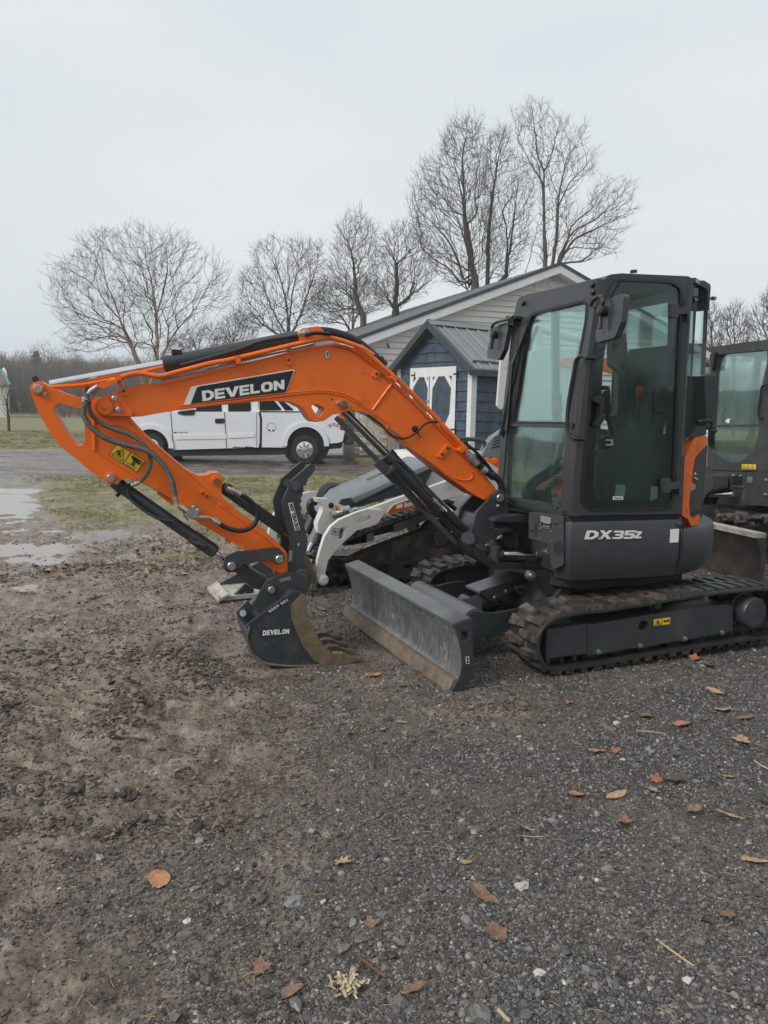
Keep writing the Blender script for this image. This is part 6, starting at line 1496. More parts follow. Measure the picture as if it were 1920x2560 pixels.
for s_ in (-1, 1):
    def rp(u, y, dz): # u: distance from the ridge along x
        return G.w(xp+s_*u, y, zp-sl*u+dz)
    U1 = (xp-xe)+ov
    npan = 16
    for i in range(npan):
        ya, yb = -oh+i*.92, -oh+(i+1)*.92-.01
        mb = MB(); mb.hexa([rp(0, ya, .06), rp(U1, ya, .06), rp(U1, yb, .06), rp(0, yb, .06), rp(0, ya, .11), rp(U1, ya, .11), rp(U1, yb, .11), rp(0, yb, .11)])
        for k_ in range(1, 3):
            yy = ya+.92*k_/3; mb.hexa([rp(0, yy, .11), rp(U1, yy, .11), rp(U1, yy+.05, .11), rp(0, yy+.05, .11), rp(0, yy+.01, .135), rp(U1, yy+.01, .135), rp(U1, yy+.04, .135), rp(0, yy+.04, .135)])
        mb.hexa([rp(0, ya-.02, .112), rp(U1, ya-.02, .112), rp(U1, ya+.03, .112), rp(0, ya+.03, .112), rp(0, ya-.01, .14), rp(U1, ya-.01, .14), rp(U1, ya+.02, .14), rp(0, ya+.02, .14)])
        mb.build('roof_panel', M['roofgrey'], GA)
    mb = MB(); mb.hexa([rp(0, -oh-.03, -.22), rp(U1, -oh-.03, -.22), rp(U1, -oh, -.22), rp(0, -oh, -.22), rp(0, -oh-.03, .03), rp(U1, -oh-.03, .03), rp(U1, -oh, .03), rp(0, -oh, .03)]); mb.build('rake_fascia', M['trimwhite'], GA)
    mb = MB(); mb.hexa([rp(0, -oh-.05, .032), rp(U1, -oh-.05, .032), rp(U1, -oh+.05, .032), rp(0, -oh+.05, .032), rp(0, -oh-.05, .15), rp(U1, -oh-.05, .15), rp(U1, -oh+.05, .145), rp(0, -oh+.05, .145)]); mb.build('rake_trim', M['roofdark'], GA)
    mb = MB(); mb.hexa([rp(0, -oh, -.20), rp(U1, -oh, -.20), rp(U1, -.005, -.20), rp(0, -.005, -.20), rp(0, -oh, -.17), rp(U1, -oh, -.17), rp(U1, -.005, -.17), rp(0, -.005, -.17)]); mb.build('soffit', M['trimwhite'], GA)
    mb = MB(); mb.hexa([rp(U1-.02, -oh, -.20), rp(U1+.02, -oh, -.20), rp(U1+.02, 14, -.20), rp(U1-.02, 14, -.20), rp(U1-.02, -oh, .06), rp(U1+.02, -oh, .06), rp(U1+.02, 14, .06), rp(U1-.02, 14, .06)]); mb.build('eave_fascia', M['trimwhite'], GA)
vc = on(PG, pc(13, (1062, 1160)))[0]; vx, _, vz = G.loc(vc)
oc = [(vx+.42*math.cos(R(22.5+45*i)), vz+.42*math.sin(R(22.5+45*i))) for i in range(8)]; oi_ = [(vx+.28*math.cos(R(22.5+45*i)), vz+.28*math.sin(R(22.5+45*i))) for i in range(8)]
MB().prism([G.w(x, -.04, z) for x, z in oc], G.y*.045, [[G.w(x, -.04, z) for x, z in oi_]]).build('gable_vent', M['trimwhite'], GA)
for i in range(5):
    z = vz-.2+i*.09; MB().hexa([G.w(vx-.25, -.02, z), G.w(vx+.25, -.02, z), G.w(vx+.25, .0, z+.05), G.w(vx-.25, .0, z+.05), G.w(vx-.25, -.015, z+.01), G.w(vx+.25, -.015, z+.01), G.w(vx+.25, .005, z+.06), G.w(vx-.25, .005, z+.06)]).build('vent_louver', M['trimwhite'], GA)
plate(G.side(-.06), pc(7, (490, 790), (500, 788), (512, 830), (502, 832)), .04, 'wall_bracket', M['roofdark'], GA)
# ground-floor door and wing beside the stone pillar
dr = MB().box(G, xe+.12, xe+1.3, -.05, -.005, .0, 2.3).build('door', M['trimwhite'], GA)
for i in range(5): MB().box(G, xe+.16+i*.24, xe+.18+i*.24, -.056, -.05, .1, 2.2).build('door_groove', M['concrete'], dr)
MB().box(G, xe-1.4, xe-.03, .1, .25, 0, 2.6).build('wing_wall', M['trimwhite'], GA)
MB().box(G, xe-2.1, xe+.4, -1.0, .09, -.05, .10).build('door_step', M['concrete'], GA)
sp_ = Fr(gnd(873, 1147), 10)
SPL = thing('stone_pillar', sp_.w(0, 0, 0), 'square pillar of dark ledgestone on a grey block base, right of the pickup tail', 'pillar')
MB().box(sp_, -.17, .17, 0, .34, 0, .45).build('base_block', M['concrete'], SPL)
r_ = random.Random(2)
for i in range(12):
    z0 = .46+i*.16; k_ = r_.uniform(-.06, .06)
    for a, b in ((-.16, k_-.005), (k_+.005, .16)):
        e = r_.uniform(0, .02); MB().box(sp_, a, b, -e, .30, z0, z0+.15).build('stone', M['stone'], SPL)
# upright pallets beside it
pf_ = Fr(gnd(885, 1158), 2)
for px0, lb in ((885, 'upright weathered pallet with yellowish slats standing between the stone pillar and blue shed'),):
    PL = thing('wooden_pallet', pf_.w(0, 0, 0), lb, 'pallet')
    for x in (.02, .80, .98):
        for k_ in range(3): MB().box(pf_, x, x+.13, 0, .12, .03+k_*.42, .42+k_*.42).build('post_block', M['pallet'], PL)
    for k_ in range(6):
        z = .06+k_*.22; MB().box(pf_, .03, .93, -.025, -.003, z, z+.10).build('slat', M['slat'], PL)

# ================================================================ blue shed
S = Fr(gnd(1172, 1178), 36.6)
SH = thing('garden_shed', S.w(0, 0, 0), 'dark blue board shed with white trimmed double doors and grey ribbed metal roof', 'shed')
PF_, PS_ = S.front(0), S.side(0)
yl = S.loc(on(PF_, pc(7, (592, 1200)))[0])[1]
yrp = 0; ym = S.loc(on(PF_, pc(7, (838, 700)))[0])[1]; ym = yl/2
zev = S.loc(on(PF_, pc(7, (1185, 975)))[0])[2]
zpk = S.loc(hit(pc(7, (832, 650))[0], S.w(0, 0, 0), S.x))[2]
ssl = (zpk-zev)/ym; LX = 3.2
bh = .255; rnd_ = random.Random(11)
nb = int(zpk/bh)+1
for i in range(nb):
    z0, z1 = i*bh, min((i+1)*bh+.01, zpk)
    def yr(z): return (0, yl) if z <= zev else ((z-zev)/ssl, yl-(z-zev)/ssl)
    (c0, d0), (c1, d1) = yr(z0), yr(z1)
    if d0-c0 < .06: continue
    mb = MB(); K = 8; bot = []; 
    ws_ = [rnd_.uniform(-.018, .018) for _ in range(K+1)]
    f_ = lambda a, b, t: a+(b-a)*t
    vs = []
    for k_ in range(K+1):
        t = k_/K
        vs += [S.w(-.045, f_(c0, d0, t), z0+ws_[k_]), S.w(0, f_(c0, d0, t), z0+ws_[k_]), S.w(-.012, f_(c1, d1, t), z1), S.w(0.0, f_(c1, d1, t), z1)]
    fs = []
    for k_ in range(K):
        a, b = k_*4, k_*4+4; fs += [(a, a+2, b+2, b), (a, b, b+1, a+1), (a+2, a+3, b+3, b+2), (a+1, b+1, b+3, a+3)]
    fs += [(0, 1, 3, 2), (K*4, K*4+2, K*4+3, K*4+1)]
    mb.add(vs, fs); mb.build('wall_board', M['blue'], SH)
    if z1 < zev+.2:
        vs = []
        for k_ in range(K+1):
            x = LX*k_/K
            vs += [S.w(x, -.045, z0+ws_[::-1][k_]), S.w(x, 0, z0+ws_[::-1][k_]), S.w(x, -.012, z1), S.w(x, 0, z1)]
        mb = MB(); mb.add(vs, fs); mb.build('wall_board', M['blue'], SH)
MB().prism([S.w(.01, y, z) for y, z in ((0.01, 0), (yl-.01, 0), (yl-.01, zev), (ym, zpk), (.01, zev))], S.x*.05).build('front_wall', M['blue'], SH)
MB().box(S, .07, LX, .005, .05, 0, zev).build('side_wall', M['blue'], SH)
for nm, b_ in (('corner_post', (-.06, -.0, -.06, .09)), ('corner_post', (-.06, .11, -.065, -.0605)), ('corner_post', (-.06, .0, yl-.10, yl+.06)), ('corner_post', (LX-.1, LX+.03, -.06, -.05))):
    MB().box(S, b_[0], b_[1], b_[2], b_[3], 0, zev-.01).build(nm, M['trimwhite'], SH)
MB().box(S, -.0, .12, -.06, -.046, 0, zev-.01).build('corner_post', M['trimwhite'], SH)
# roof
ovx, ovy = .28, .22
for s_, yb in ((1, 0), (-1, yl)):
    def q3(x, u, dz): # u distance from ridge
        return S.w(x, ym-s_*u, zpk-ssl*u+dz)
    UU = ym+ovy
    for i in range(9):
        x0, x1 = -ovx+i*.41, -ovx+(i+1)*.41
        mb = MB(); mb.hexa([q3(x0, 0, .05), q3(x0, UU, .05), q3(x1-.006, UU, .05), q3(x1-.006, 0, .05), q3(x0, 0, .075), q3(x0, UU, .075), q3(x1-.006, UU, .075), q3(x1-.006, 0, .075)])
        mb.hexa([q3(x0-.0, 0, .075), q3(x0, UU, .075), q3(x0+.06, UU, .075), q3(x0+.06, 0, .075), q3(x0+.015, 0, .115), q3(x0+.015, UU, .115), q3(x0+.045, UU, .115), q3(x0+.045, 0, .115)])
        for k_ in (.14, .25): mb.hexa([q3(x0+k_, 0, .075), q3(x0+k_, UU, .075), q3(x0+k_+.03, UU, .075), q3(x0+k_+.03, 0, .075), q3(x0+k_+.008, 0, .085), q3(x0+k_+.008, UU, .085), q3(x0+k_+.022, UU, .085), q3(x0+k_+.022, 0, .085)])
        mb.build('roof_panel', M['roofgrey'], SH)
    mb = MB(); mb.hexa([q3(-ovx-.02, -.01, -.08), q3(-ovx-.02, UU+.02, -.08), q3(-ovx-.0, UU+.02, -.08), q3(-ovx-.0, -.01, -.08), q3(-ovx-.02, -.01, .12), q3(-ovx-.02, UU+.02, .12), q3(-ovx-.0, UU+.02, .12), q3(-ovx-.0, -.01, .12)]); mb.build('barge_trim', M['roofdark'], SH)
    mb = MB(); mb.hexa([q3(-ovx, -.02, .118), q3(-ovx, UU+.02, .118), q3(-ovx+.12, UU+.02, .118), q3(-ovx+.12, -.02, .118), q3(-ovx, -.02, .128), q3(-ovx, UU+.02, .128), q3(-ovx+.12, UU+.02, .128), q3(-ovx+.12, -.02, .128)]); mb.build('barge_trim', M['roofdark'], SH)
    mb = MB(); mb.hexa([q3(-ovx, UU-.0, -.09), q3(-ovx, UU+.02, -.09), q3(LX+.3, UU+.02, -.09), q3(LX+.3, UU, -.09), q3(-ovx, UU, .045), q3(-ovx, UU+.02, .045), q3(LX+.3, UU+.02, .045), q3(LX+.3, UU, .045)]); mb.build('eave_trim', M['roofdark'], SH)
    mb = MB(); mb.hexa([q3(-ovx-.01, -.01, .12), q3(-ovx-.01, .17, .12), q3(LX+.3, .17, .12), q3(LX+.3, -.01, .12), q3(-ovx-.01, -.01, .14), q3(-ovx-.01, .17, .135), q3(LX+.3, .17, .135), q3(LX+.3, -.01, .14)]); mb.build('ridge_cap', M['roofgrey'], SH)
# double door
PD = S.front(-.062)
dl = pc(7, (683, 998), (1063, 980), (1048, 1500), (1038, 1830), (652, 1830), (668, 1500))
dd = plate(S.front(-.052), dl, .02, 'double_door', M['blue'], SH, rnd=False)
for i in range(9):
    t = (i+.5)/9; a = (683+(1063-683)*t, 1010-18*t); b = (652+(1038-652)*t, 1830)
    mb = MB(); P_, Q_ = on(S.front(-.0535), pc(7, a, b)); mb.bar([P_, Q_], .008, .004, S.x); mb.build('board_joint', M['roofdark'], dd)
h1 = [pc(7, (706, 1160), (757, 1072), (797, 1070), (828, 1165), (815, 1420), (775, 1495), (735, 1498), (690, 1410)), pc(7, (866, 1165), (915, 1066), (968, 1062), (1021, 1165), (1008, 1375), (965, 1470), (895, 1478), (856, 1390)),
      pc(7, (685, 1640), (730, 1580), (770, 1578), (808, 1630), (800, 1790), (680, 1790)), pc(7, (850, 1625), (895, 1560), (960, 1556), (1004, 1610), (998, 1780), (846, 1790)),
      pc(7, (707, 1075), (735, 1072), (708, 1118)), pc(7, (818, 1072), (832, 1072), (832, 1110)), pc(7, (868, 1068), (890, 1066), (868, 1105)), pc(7, (1000, 1060), (1028, 1058), (1026, 1105))]
plate(PD, dl, .010, 'door_trim', M['trimwhite'], SH, holes=h1, rnd=False)
plate(S.front(-.066), pc(7, (838, 1062), (846, 1062), (836, 1500), (826, 1830), (820, 1830), (830, 1500)), .004, 'door_gap', M['concrete'], SH, rnd=False)
for x, y in ((1043, 1045), (692, 1057), (1022, 1505)):
    P = on(S.front(-.07), pc(7, (x, y)))[0]
    mb = MB(); mb.box(Fr(P, 36.6), -.004, .01, -.14, .02, -.02, .02); mb.box(Fr(P, 36.6), -.004, .01, -.16, -.13, -.09, .09); mb.build('hinge', M['blackprint'], SH)
P = on(S.front(-.07), pc(7, (826, 1270)))[0]; MB().box(Fr(P, 36.6), -.02, .01, -.05, .05, -.03, .03).build('latch', M['steel'], SH)

# ================================================================ pickup truck
K = Fr(gnd(763, 1161), 2)
TR = thing('pickup_truck', K.w(-1.6, 1, 0), 'white extended-cab pickup truck with rusty rocker parked on the wet drive behind the boom', 'truck')
M['truck'] = mat('white_car_paint', (.70, .72, .74), .25, var=.03, vscale=2, coat=.5, bevel=.008, dirt=.04, dirtcol=(.45, .42, .38), dscale=3)
M['trglass'] = mat('dark_car_glass', (.010, .012, .013), .06, spec=.8, var=.1)
M['tyre'] = mat('tyre', (.022, .021, .021), .7, var=.3, bump=.5, bscale=40)
M['rust'] = mat('rust', (.06, .03, .018), .9, var=.5, vscale=20)
PK = K.side(0)
def arch(cx, cy, r, a0, a1, n=14): return [(cx+r*math.cos(R(a0+(a1-a0)*i/n)), cy-r*math.sin(R(a0+(a1-a0)*i/n))) for i in range(n+1)]
low_o = pc(9, (-90, 430), (-95, 330, 20), (-80, 262, 30), (20, 228, 60), (180, 206), (340, 192), (960, 192), (1240, 192), (1500, 205, 10), (1522, 230), (1552, 330, 14), (1540, 398, 10), (1500, 408), (1425, 415)) \
    + pc(9, *arch(1283, 425, 140, 2, 178)) + pc(9, (1150, 440), (985, 438), (740, 445), (365, 456), (350, 440)) + pc(9, *arch(208, 440, 140, 0, 180)) + pc(9, (40, 445))
MB().prism(on(PK, fil(low_o)), K.y*1.9).build('body', M['truck'], TR)
cab_o = pc(9, (345, 195), (500, 88, 30), (570, 72, 20), (880, 70, 20), (945, 80), (955, 194))
pil = K.y*.16
CBs = [p+pil for p in on(PK, fil(cab_o))]
MB().prism(CBs, K.y*1.58).build('cab_roof', M['truck'], TR)
for w_ in (pc(9, (515, 208, 8), (520, 150), (560, 100, 16), (690, 95, 8), (700, 202, 8)), pc(9, (742, 198, 10), (740, 110, 12), (760, 95, 8), (895, 95, 14), (902, 190, 16))):
    MB().prism([p+K.y*.150 for p in on(PK, fil(w_))], K.y*.02).build('side_window', M['trglass'], TR)
MB().prism([p+K.y*.10 for p in on(PK, fil(pc(9, (958, 192), (956, 75, 20), (1080, 72, 30), (1120, 100), (1255, 190))))], K.y*1.6).build('bed_cap', M['truck'], TR)
for w_ in (pc(9, (962, 184, 6), (960, 100, 6), (1050, 98), (1120, 182, 6)), pc(9, (1075, 100), (1110, 104), (1205, 182, 6), (1140, 184))):
    MB().prism([p+K.y*.092 for p in on(PK, fil(w_))], K.y*.02).build('cap_window', M['trglass'], TR)
def kline(name, pts, w_, mt_='roofdark', y=-.004):
    P = [hit(p, *K.side(y)) for p in pc(9, *pts)]
    MB().bar(P, w_, .006, K.y).build(name, M[mt_], TR)
kline('door_gap', [(350, 195), (372, 456)], .018); kline('door_gap', [(722, 195), (738, 446)], .018); kline('door_gap', [(945, 195), (945, 440)], .012)
kline('body_gap', [(965, 195), (974, 240), (972, 440)], .06, 'blackprint'); kline('bed_rail', [(965, 190), (1250, 192)], .03, 'blackprint', -.006)
for pts in (((372, 352), (735, 346), (735, 378), (385, 384)), ((745, 346), (930, 342), (930, 366), (745, 375))):
    plate(K.side(-.02), pc(9, *pts), .02, 'side_moulding', M['trimwhite'], TR)
for pts in (((655, 240, 8), (722, 238, 8), (720, 272, 8), (657, 272, 8)),):
    plate(K.side(-.02), pc(9, *pts), .02, 'door_handle', M['blackgloss'], TR)
plate(K.side(-.02), pc(9, (398, 190, 8), (515, 175, 8), (515, 215, 8), (440, 216), (400, 206, 8)), .18, 'side_mirror', M['blackgloss'], TR)
for cx, cy in ((1283, 425), (208, 440)):
    o_ = arch(cx, cy, 162, -2, 182, 18); i_ = arch(cx, cy, 128, 182, -2, 18)
    plate(K.side(-.045), pc(9, *(o_+i_)), .06, 'fender_flare', M['truck'], TR, rnd=False)
    mb = MB(); c = on(K.side(.12), pc(9, (cx, cy)))[0]; mb.cyl(c, c+K.y*1.6, .62, 28); mb.build('wheel_well', M['blackprint'], TR)
MB().prism([p+K.y*.08 for p in on(PK, pc(9, (345, 455), (1160, 440), (1160, 490), (350, 500)))], K.y*1.7).build('underbody', M['darkmetal'], TR)
MB().prism([p+K.y*.05 for p in on(PK, pc(9, (1400, 408), (1545, 360), (1585, 365), (1560, 405), (1530, 408), (1528, 445), (1395, 455)))], K.y*1.8).build('rear_bumper', M['darkmetal'], TR)
for pts in (((775, 440), (790, 432), (860, 438), (870, 430), (925, 436), (940, 442)), ((958, 440), (962, 410), (975, 408), (978, 440))):
    plate(K.side(-.003), pc(9, *pts), .01, 'rust_patch', M['rust'], TR)
fc = on(PK, pc(9, (1046, 298)))[0]; mb = MB()
mb.tube([fc+(K.x*math.cos(a)+K.z*math.sin(a))*.115-K.y*.002 for a in np.linspace(0, 2*math.pi, 21)], .005, 4); mb.build('fuel_door_edge', M['roofdark'], TR)
for a in (235, 300): 
    p_ = fc+(K.x*math.cos(R(a))+K.z*math.sin(R(a)))*.10; MB().box(Fr(p_, 2), -.02, .025, -.004, .002, -.03, .02).build('rust_patch', M['rust'], TR)
plate(K.side(-.006), pc(9, (1518, 240), (1548, 235), (1552, 262), (1555, 320), (1522, 318)), .02, 'tail_light', mat('red_lens', (.30, .02, .01), .2), TR)
plate(K.side(-.008), pc(9, (1520, 200), (1552, 205), (1552, 240), (1518, 238)), .03, 'tail_light', mat('orange_lens', (.60, .10, .01), .2), TR)
q = Quad(PK, pc(9, (1428, 302), (1462, 302), (1466, 272), (1440, 272)), .004); fonttext(q, '4', 1, bold=.0).build('decal_lettering', M['concrete'], TR)
q = Quad(PK, pc(9, (1480, 302), (1512, 302), (1516, 272), (1490, 272)), .004); fonttext(q, '4', 1, bold=.0).build('decal_lettering', M['concrete'], TR)
q = Quad(PK, pc(9, (1468, 290), (1490, 290), (1490, 268), (1468, 268)), .005); fonttext(q, 'x', 1, bold=.02).build('decal_lettering', mat('red_print', (.5, .05, .01), .5), TR)
q = Quad(PK, pc(9, (398, 340), (472, 340), (472, 330), (398, 330)), .004); fonttext(q, '2500 HD', 6, bold=.01).build('badge_lettering', M['roofdark'], TR)
plate(K.side(-.006), pc(9, (372, 333), (382, 330), (392, 333), (392, 338), (382, 341), (372, 338)), .006, 'badge', M['roofdark'], TR)
def wheel(c, fr, r, parent, far=False):
    t_ = MB().lathe(c, fr.y, [(0, r*.62), (.0, r*.90), (.03, r), (.22, r), (.25, r*.90), (.25, r*.6)], 36).build('wheel', M['tyre'], parent)
    if far: return t_
    MB().lathe(c-fr.y*.004, fr.y, [(0, r*.56), (.01, r*.60), (.012, r*.52), (.05, r*.50), (.06, r*.2)], 36).build('rim', M['chrome'], t_)
    mb = MB()
    for i in range(8):
        a = R(i*45+10); ca, sa = math.cos(a), math.sin(a)
        mb.bar([c+fr.y*.012+(fr.x*ca+fr.z*sa)*r*.14, c+fr.y*.004+(fr.x*ca+fr.z*sa)*r*.52], r*.12, .03, fr.y)
    mb.build('rim_spokes', M['chrome'], t_)
    MB().lathe(c+fr.y*.02, -fr.y, [(0, r*.2), (.05, r*.18), (.06, r*.08)], 20).build('hub_cap', M['steel'], t_)
    mb = MB()
    for i in range(8):
        a = R(i*45+32); P = c+fr.y*.052+(fr.x*math.cos(a)+fr.z*math.sin(a))*r*.36; mb.cyl(P, P+fr.y*.002, r*.075, 10)
    mb.build('rim_holes', M['blackprint'], t_)
    return t_
cw = hit(pc(9, (1278, 455))[0], *K.side(.0)); rw = .40
cw = K.w(K.loc(cw)[0], .0, rw-.01)
cfw = K.w(K.loc(on(PK, pc(9, (208, 455)))[0])[0], .0, rw-.01)
wheel(cw+K.y*.03, K, rw, TR); wheel(cfw+K.y*.03, K, rw, TR)
wheel(cw+K.y*1.62, K, rw, TR, True); wheel(cfw+K.y*1.62, K, rw, TR, True)

# ================================================================ white compact track loader
B = Fr(gnd(842, 1480), 25)
LO = thing('compact_track_loader', B.w(.8, .8, 0), 'white compact track loader with grey hood and muddy rubber tracks behind the dozer blade', 'loader')
M['lowhite'] = mat('dirty_white_paint', (.66, .655, .63), .4, var=.08, vscale=3, bevel=.004, dirt=.16, dirtcol=(.34, .30, .25), dscale=5)
M['logrey'] = mat('grey_hood_plastic', (.15, .17, .18), .35, var=.12, vscale=3, dirt=.1, dirtcol=(.24, .24, .23), dscale=8, bevel=.005)
PBL_ = B.side(0)
def LP(y, pts, th_, nm, mt_, **kw): return plate(B.side(y), pc(10, *pts), th_, nm, M[mt_], LO, **kw)
lpx = pc(10, (224, 960), (245, 900), (320, 850), (450, 795), (700, 695), (1000, 585), (1110, 552), (1200, 560), (1280, 620), (1370, 760), (1470, 930), (1480, 1040), (1400, 1110), (1200, 1140), (900, 1145), (600, 1145), (380, 1142), (290, 1110), (240, 1040))
ll = [B.loc(p) for p in catmull(on(PBL_, lpx), 3, True)]; ll = [Vector((x, 0, z)) for x, y, z in ll]
zm = min(p.z for p in ll); 
for p in ll: p.z += .03-zm
make_track(B, 0, .32, ll, 54, lug_h=.022, name='track_belt', parent=LO, mudfn=lambda p, k: .35)
make_track(B, 1.05, 1.37, ll, 54, lug_h=.022, name='track_belt', parent=LO, mudfn=lambda p, k: .35)
LP(.06, ((340, 965, 20), (420, 905, 16), (700, 885), (960, 870), (1250, 860), (1280, 1000), (1100, 1090), (880, 1075, 20), (760, 1095, 30), (640, 1060, 20), (420, 1040), (370, 1020, 20)), .22, 'track_frame', 'charcoal_wet', holes=[pc(10, (640, 915, 10), (730, 900, 10), (735, 980, 10), (640, 990, 10)), pc(10, (865, 900, 12), (930, 895, 12), (930, 930, 12), (865, 935, 12))])
LP(.10, ((330, 900), (560, 790), (1080, 600), (1250, 680), (1400, 900), (1350, 1060), (400, 1060)), .12, 'muddy_side_frame', 'mudrubber')
for x in (440, 690, 860, 1010): 
    P = hit(pc(10, (x, 1060 if x != 690 else 985))[0], *B.side(.05)); MB().lathe(P+B.y*.16, -B.y, [(0, .10), (.08, .10), (.085, .05), (.15, .045)], 20).build('track_roller', M['darkmetal'], LO)
P = hit(pc(10, (325, 1030))[0], *B.side(.06)); MB().lathe(P+B.y*.18, -B.y, [(0, .17), (.10, .17), (.11, .07), (.16, .06)], 24).build('idler_wheel', M['darkmetal'], LO)
P = hit(pc(10, (1180, 680))[0], *B.side(.06)); MB().lathe(P+B.y*.18, -B.y, [(0, .16), (.10, .16), (.11, .09), (.16, .08)], 14).build('sprocket', M['mudrubber'], LO)
arm_l = ((142, 1030, 20), (138, 955), (150, 860), (170, 780), (205, 670), (258, 585), (330, 528), (470, 468), (560, 440), (685, 448, 8), (702, 480), (640, 565, 10), (560, 592, 30), (470, 618, 30), (380, 700), (300, 780), (235, 865), (212, 960), (208, 1035, 25), (180, 1052, 20), (152, 1045, 16))
la = LP(-.10, arm_l, .05, 'lift_arm', 'lowhite', holes=[pc(10, (482, 535, 12), (500, 515, 10), (575, 493, 14), (590, 505, 10), (582, 525, 12), (500, 558, 12)), pc(10, (338, 590, 10), (385, 588, 8), (362, 690, 8), (318, 692, 8))])
a3 = [p for p in on(B.side(-.10), fil(pc(10, *arm_l)))]
MB().prism([p+B.y*1.42 for p in a3], B.y*.05).build('lift_arm', M['lowhite'], LO)
LP(-.06, ((560, 442), (870, 330), (1200, 215), (1400, 150), (1430, 300), (950, 430), (700, 500), (640, 520)), .05, 'arm_beam', 'lowhite')
LP(-.112, ((722, 465), (775, 402, 8), (900, 358), (1010, 330), (1060, 400), (950, 428), (745, 490, 8)), .01, 'name_badge', 'lowhite')
bd = plate(B.side(-.116), pc(10, (728, 465), (778, 407, 8), (900, 364), (1010, 336), (1050, 398), (948, 424), (748, 484, 8)), .004, 'badge_panel', mat('burnt_orange_print', (.52, .10, .02), .4), LO)
q = Quad(B.side(-.116), pc(10, (866, 430), (1000, 392), (990, 350), (862, 388)), .002); fonttext(q, 'Bobcat', 3, bold=.03).build('badge_lettering', M['white'], LO)
# lynx head emblem
q = Quad(B.side(-.116), pc(10, (800, 442), (852, 428), (848, 388), (796, 402)), .002)
hp = [(.30, .02), (.12, .18), (-.02, .22), (.06, .38), (-.04, .48), (.10, .58), (.04, .98), (.32, .78), (.5, .82), (.68, .78), (.98, .98), (.90, .58), (1.04, .48), (.94, .38), (1.02, .22), (.86, .18), (.70, .02), (.5, .12)]
MB().prism([q(*p) for p in hp], -B.y*.001, [[q(.22, .52), q(.38, .46), q(.36, .40), q(.24, .42)], [q(.78, .52), q(.62, .46), q(.64, .40), q(.76, .42)], [q(.44, .30), q(.56, .30), q(.5, .22)]]).build('emblem', M['white'], LO)
P = on(B.side(-.10), pc(10, (182, 1022)))[0]; MB().lathe(P+B.y*.02, -B.y, [(0, .045), (.06, .045), (.065, .03), (.075, .028)], 18).build('arm_pin', M['lowhite'], LO)
q = Quad(B.side(-.10), pc(10, (262, 648), (312, 658), (322, 605), (272, 596)), .002); mb = MB(); mb.tube([q(0, 0), q(1, 0), q(1, 1), q(0, 1), q(0, 0)], .002, 4); mb.tube([q(.3, .7), q(.5, .5), q(.7, .55), q(.5, .3), q(.4, .5)], .004, 4); mb.build('arm_symbol', M['blackprint'], LO)
LP(.15, ((135, 350), (245, 358, 8), (300, 410, 10), (300, 510), (245, 600), (195, 655, 10), (152, 640, 14), (146, 560), (192, 450, 20), (186, 400, 10), (150, 385)), .10, 'front_mast', 'lowhite')
boltat(10, 258, 410, .15, .022, fr=B, parent=LO, mt='darkmetal')
MB().cyl(hit(pc(10, (195, 520))[0], *B.side(.25)), hit(pc(10, (105, 720))[0], *B.side(.25)), .048, 18).build('tilt_cylinder', M['logrey'], LO)
MB().cyl(hit(pc(10, (105, 720))[0], *B.side(.25)), hit(pc(10, (70, 790))[0], *B.side(.25)), .026, 14).build('piston_rod', M['chrome'], LO)
MB().cyl(hit(pc(10, (120, 490))[0], *B.side(.6)), hit(pc(10, (50, 640))[0], *B.side(.6)), .045, 18).build('tilt_cylinder', M['charcoal'], LO)
MB().tube(catmull([hit(p, *B.side(.4)) for p in pc(10, (135, 375), (95, 385), (85, 430), (110, 480), (140, 500))], 5), .035, 10).build('hose', M['black'], LO)
MB().lathe(hit(pc(10, (300, 365))[0], *B.side(.8)), B.y, [(0, .14), (.05, .16), (.12, .16), (.15, .12)], 24).build('spare_wheel', M['tyre'], LO)
# hood
tp = on(B.side(.15), pc(10, (325, 392), (345, 345), (700, 182), (1000, 50), (1120, 0), (1110, 90), (850, 330), (830, 345), (470, 425), (420, 430)))
side_h = pc(10, (325, 400, 10), (345, 362, 10), (430, 325), (560, 345), (850, 215), (1110, 85), (1060, 230), (1035, 250), (835, 330), (470, 428, 14), (420, 432, 10))
hd = LP(.16, ((322, 398, 10), (345, 358, 14), (420, 345, 14), (455, 390, 10), (640, 300), (850, 200), (1120, 88), (1070, 160), (1040, 250), (835, 325), (470, 425, 12), (415, 430, 10)), .02, 'hood_side', 'charcoal')
n1 = [B.loc(p) for p in on(B.side(.16), pc(10, (345, 355), (440, 382), (640, 296), (850, 198), (1120, 86)))]
top = [B.w(x, .16, z) for x, y, z in n1[1:]]
w0 = .62
mb = MB(); k = len(top)
prof = [(0, 0), (.012, .035), (.055, .055), (w0-.055, .055), (w0-.012, .035), (w0, 0), (w0, -.04), (0, -.04)]
vs = []
for i, p in enumerate(top):
    for a, b in prof: vs.append(p+B.y*a+B.z*b)
fs = [(i*8+j, i*8+(j+1) % 8, (i+1)*8+(j+1) % 8, (i+1)*8+j) for i in range(k-1) for j in range(8)]+[tuple(range(8)), tuple((k-1)*8+j for j in range(8))]
mb.add(vs, fs); mb.build('hood', M['logrey'], LO)
q0, q1 = top[0], top[-1]; hdx = (q1-q0).normalized()
mb = MB(); mb.hexa([q0-hdx*.22+B.y*.02-B.z*.12, q0+B.y*.0-B.z*.04, q0+B.y*w0-B.z*.04, q0-hdx*.22+B.y*(w0-.02)-B.z*.12, q0-hdx*.16+B.y*.10-B.z*.02, q0+B.y*.055+B.z*.055, q0+B.y*(w0-.055)+B.z*.055, q0-hdx*.16+B.y*(w0-.1)-B.z*.02]); mb.build('hood_nose', M['logrey'], LO)
mb = MB()
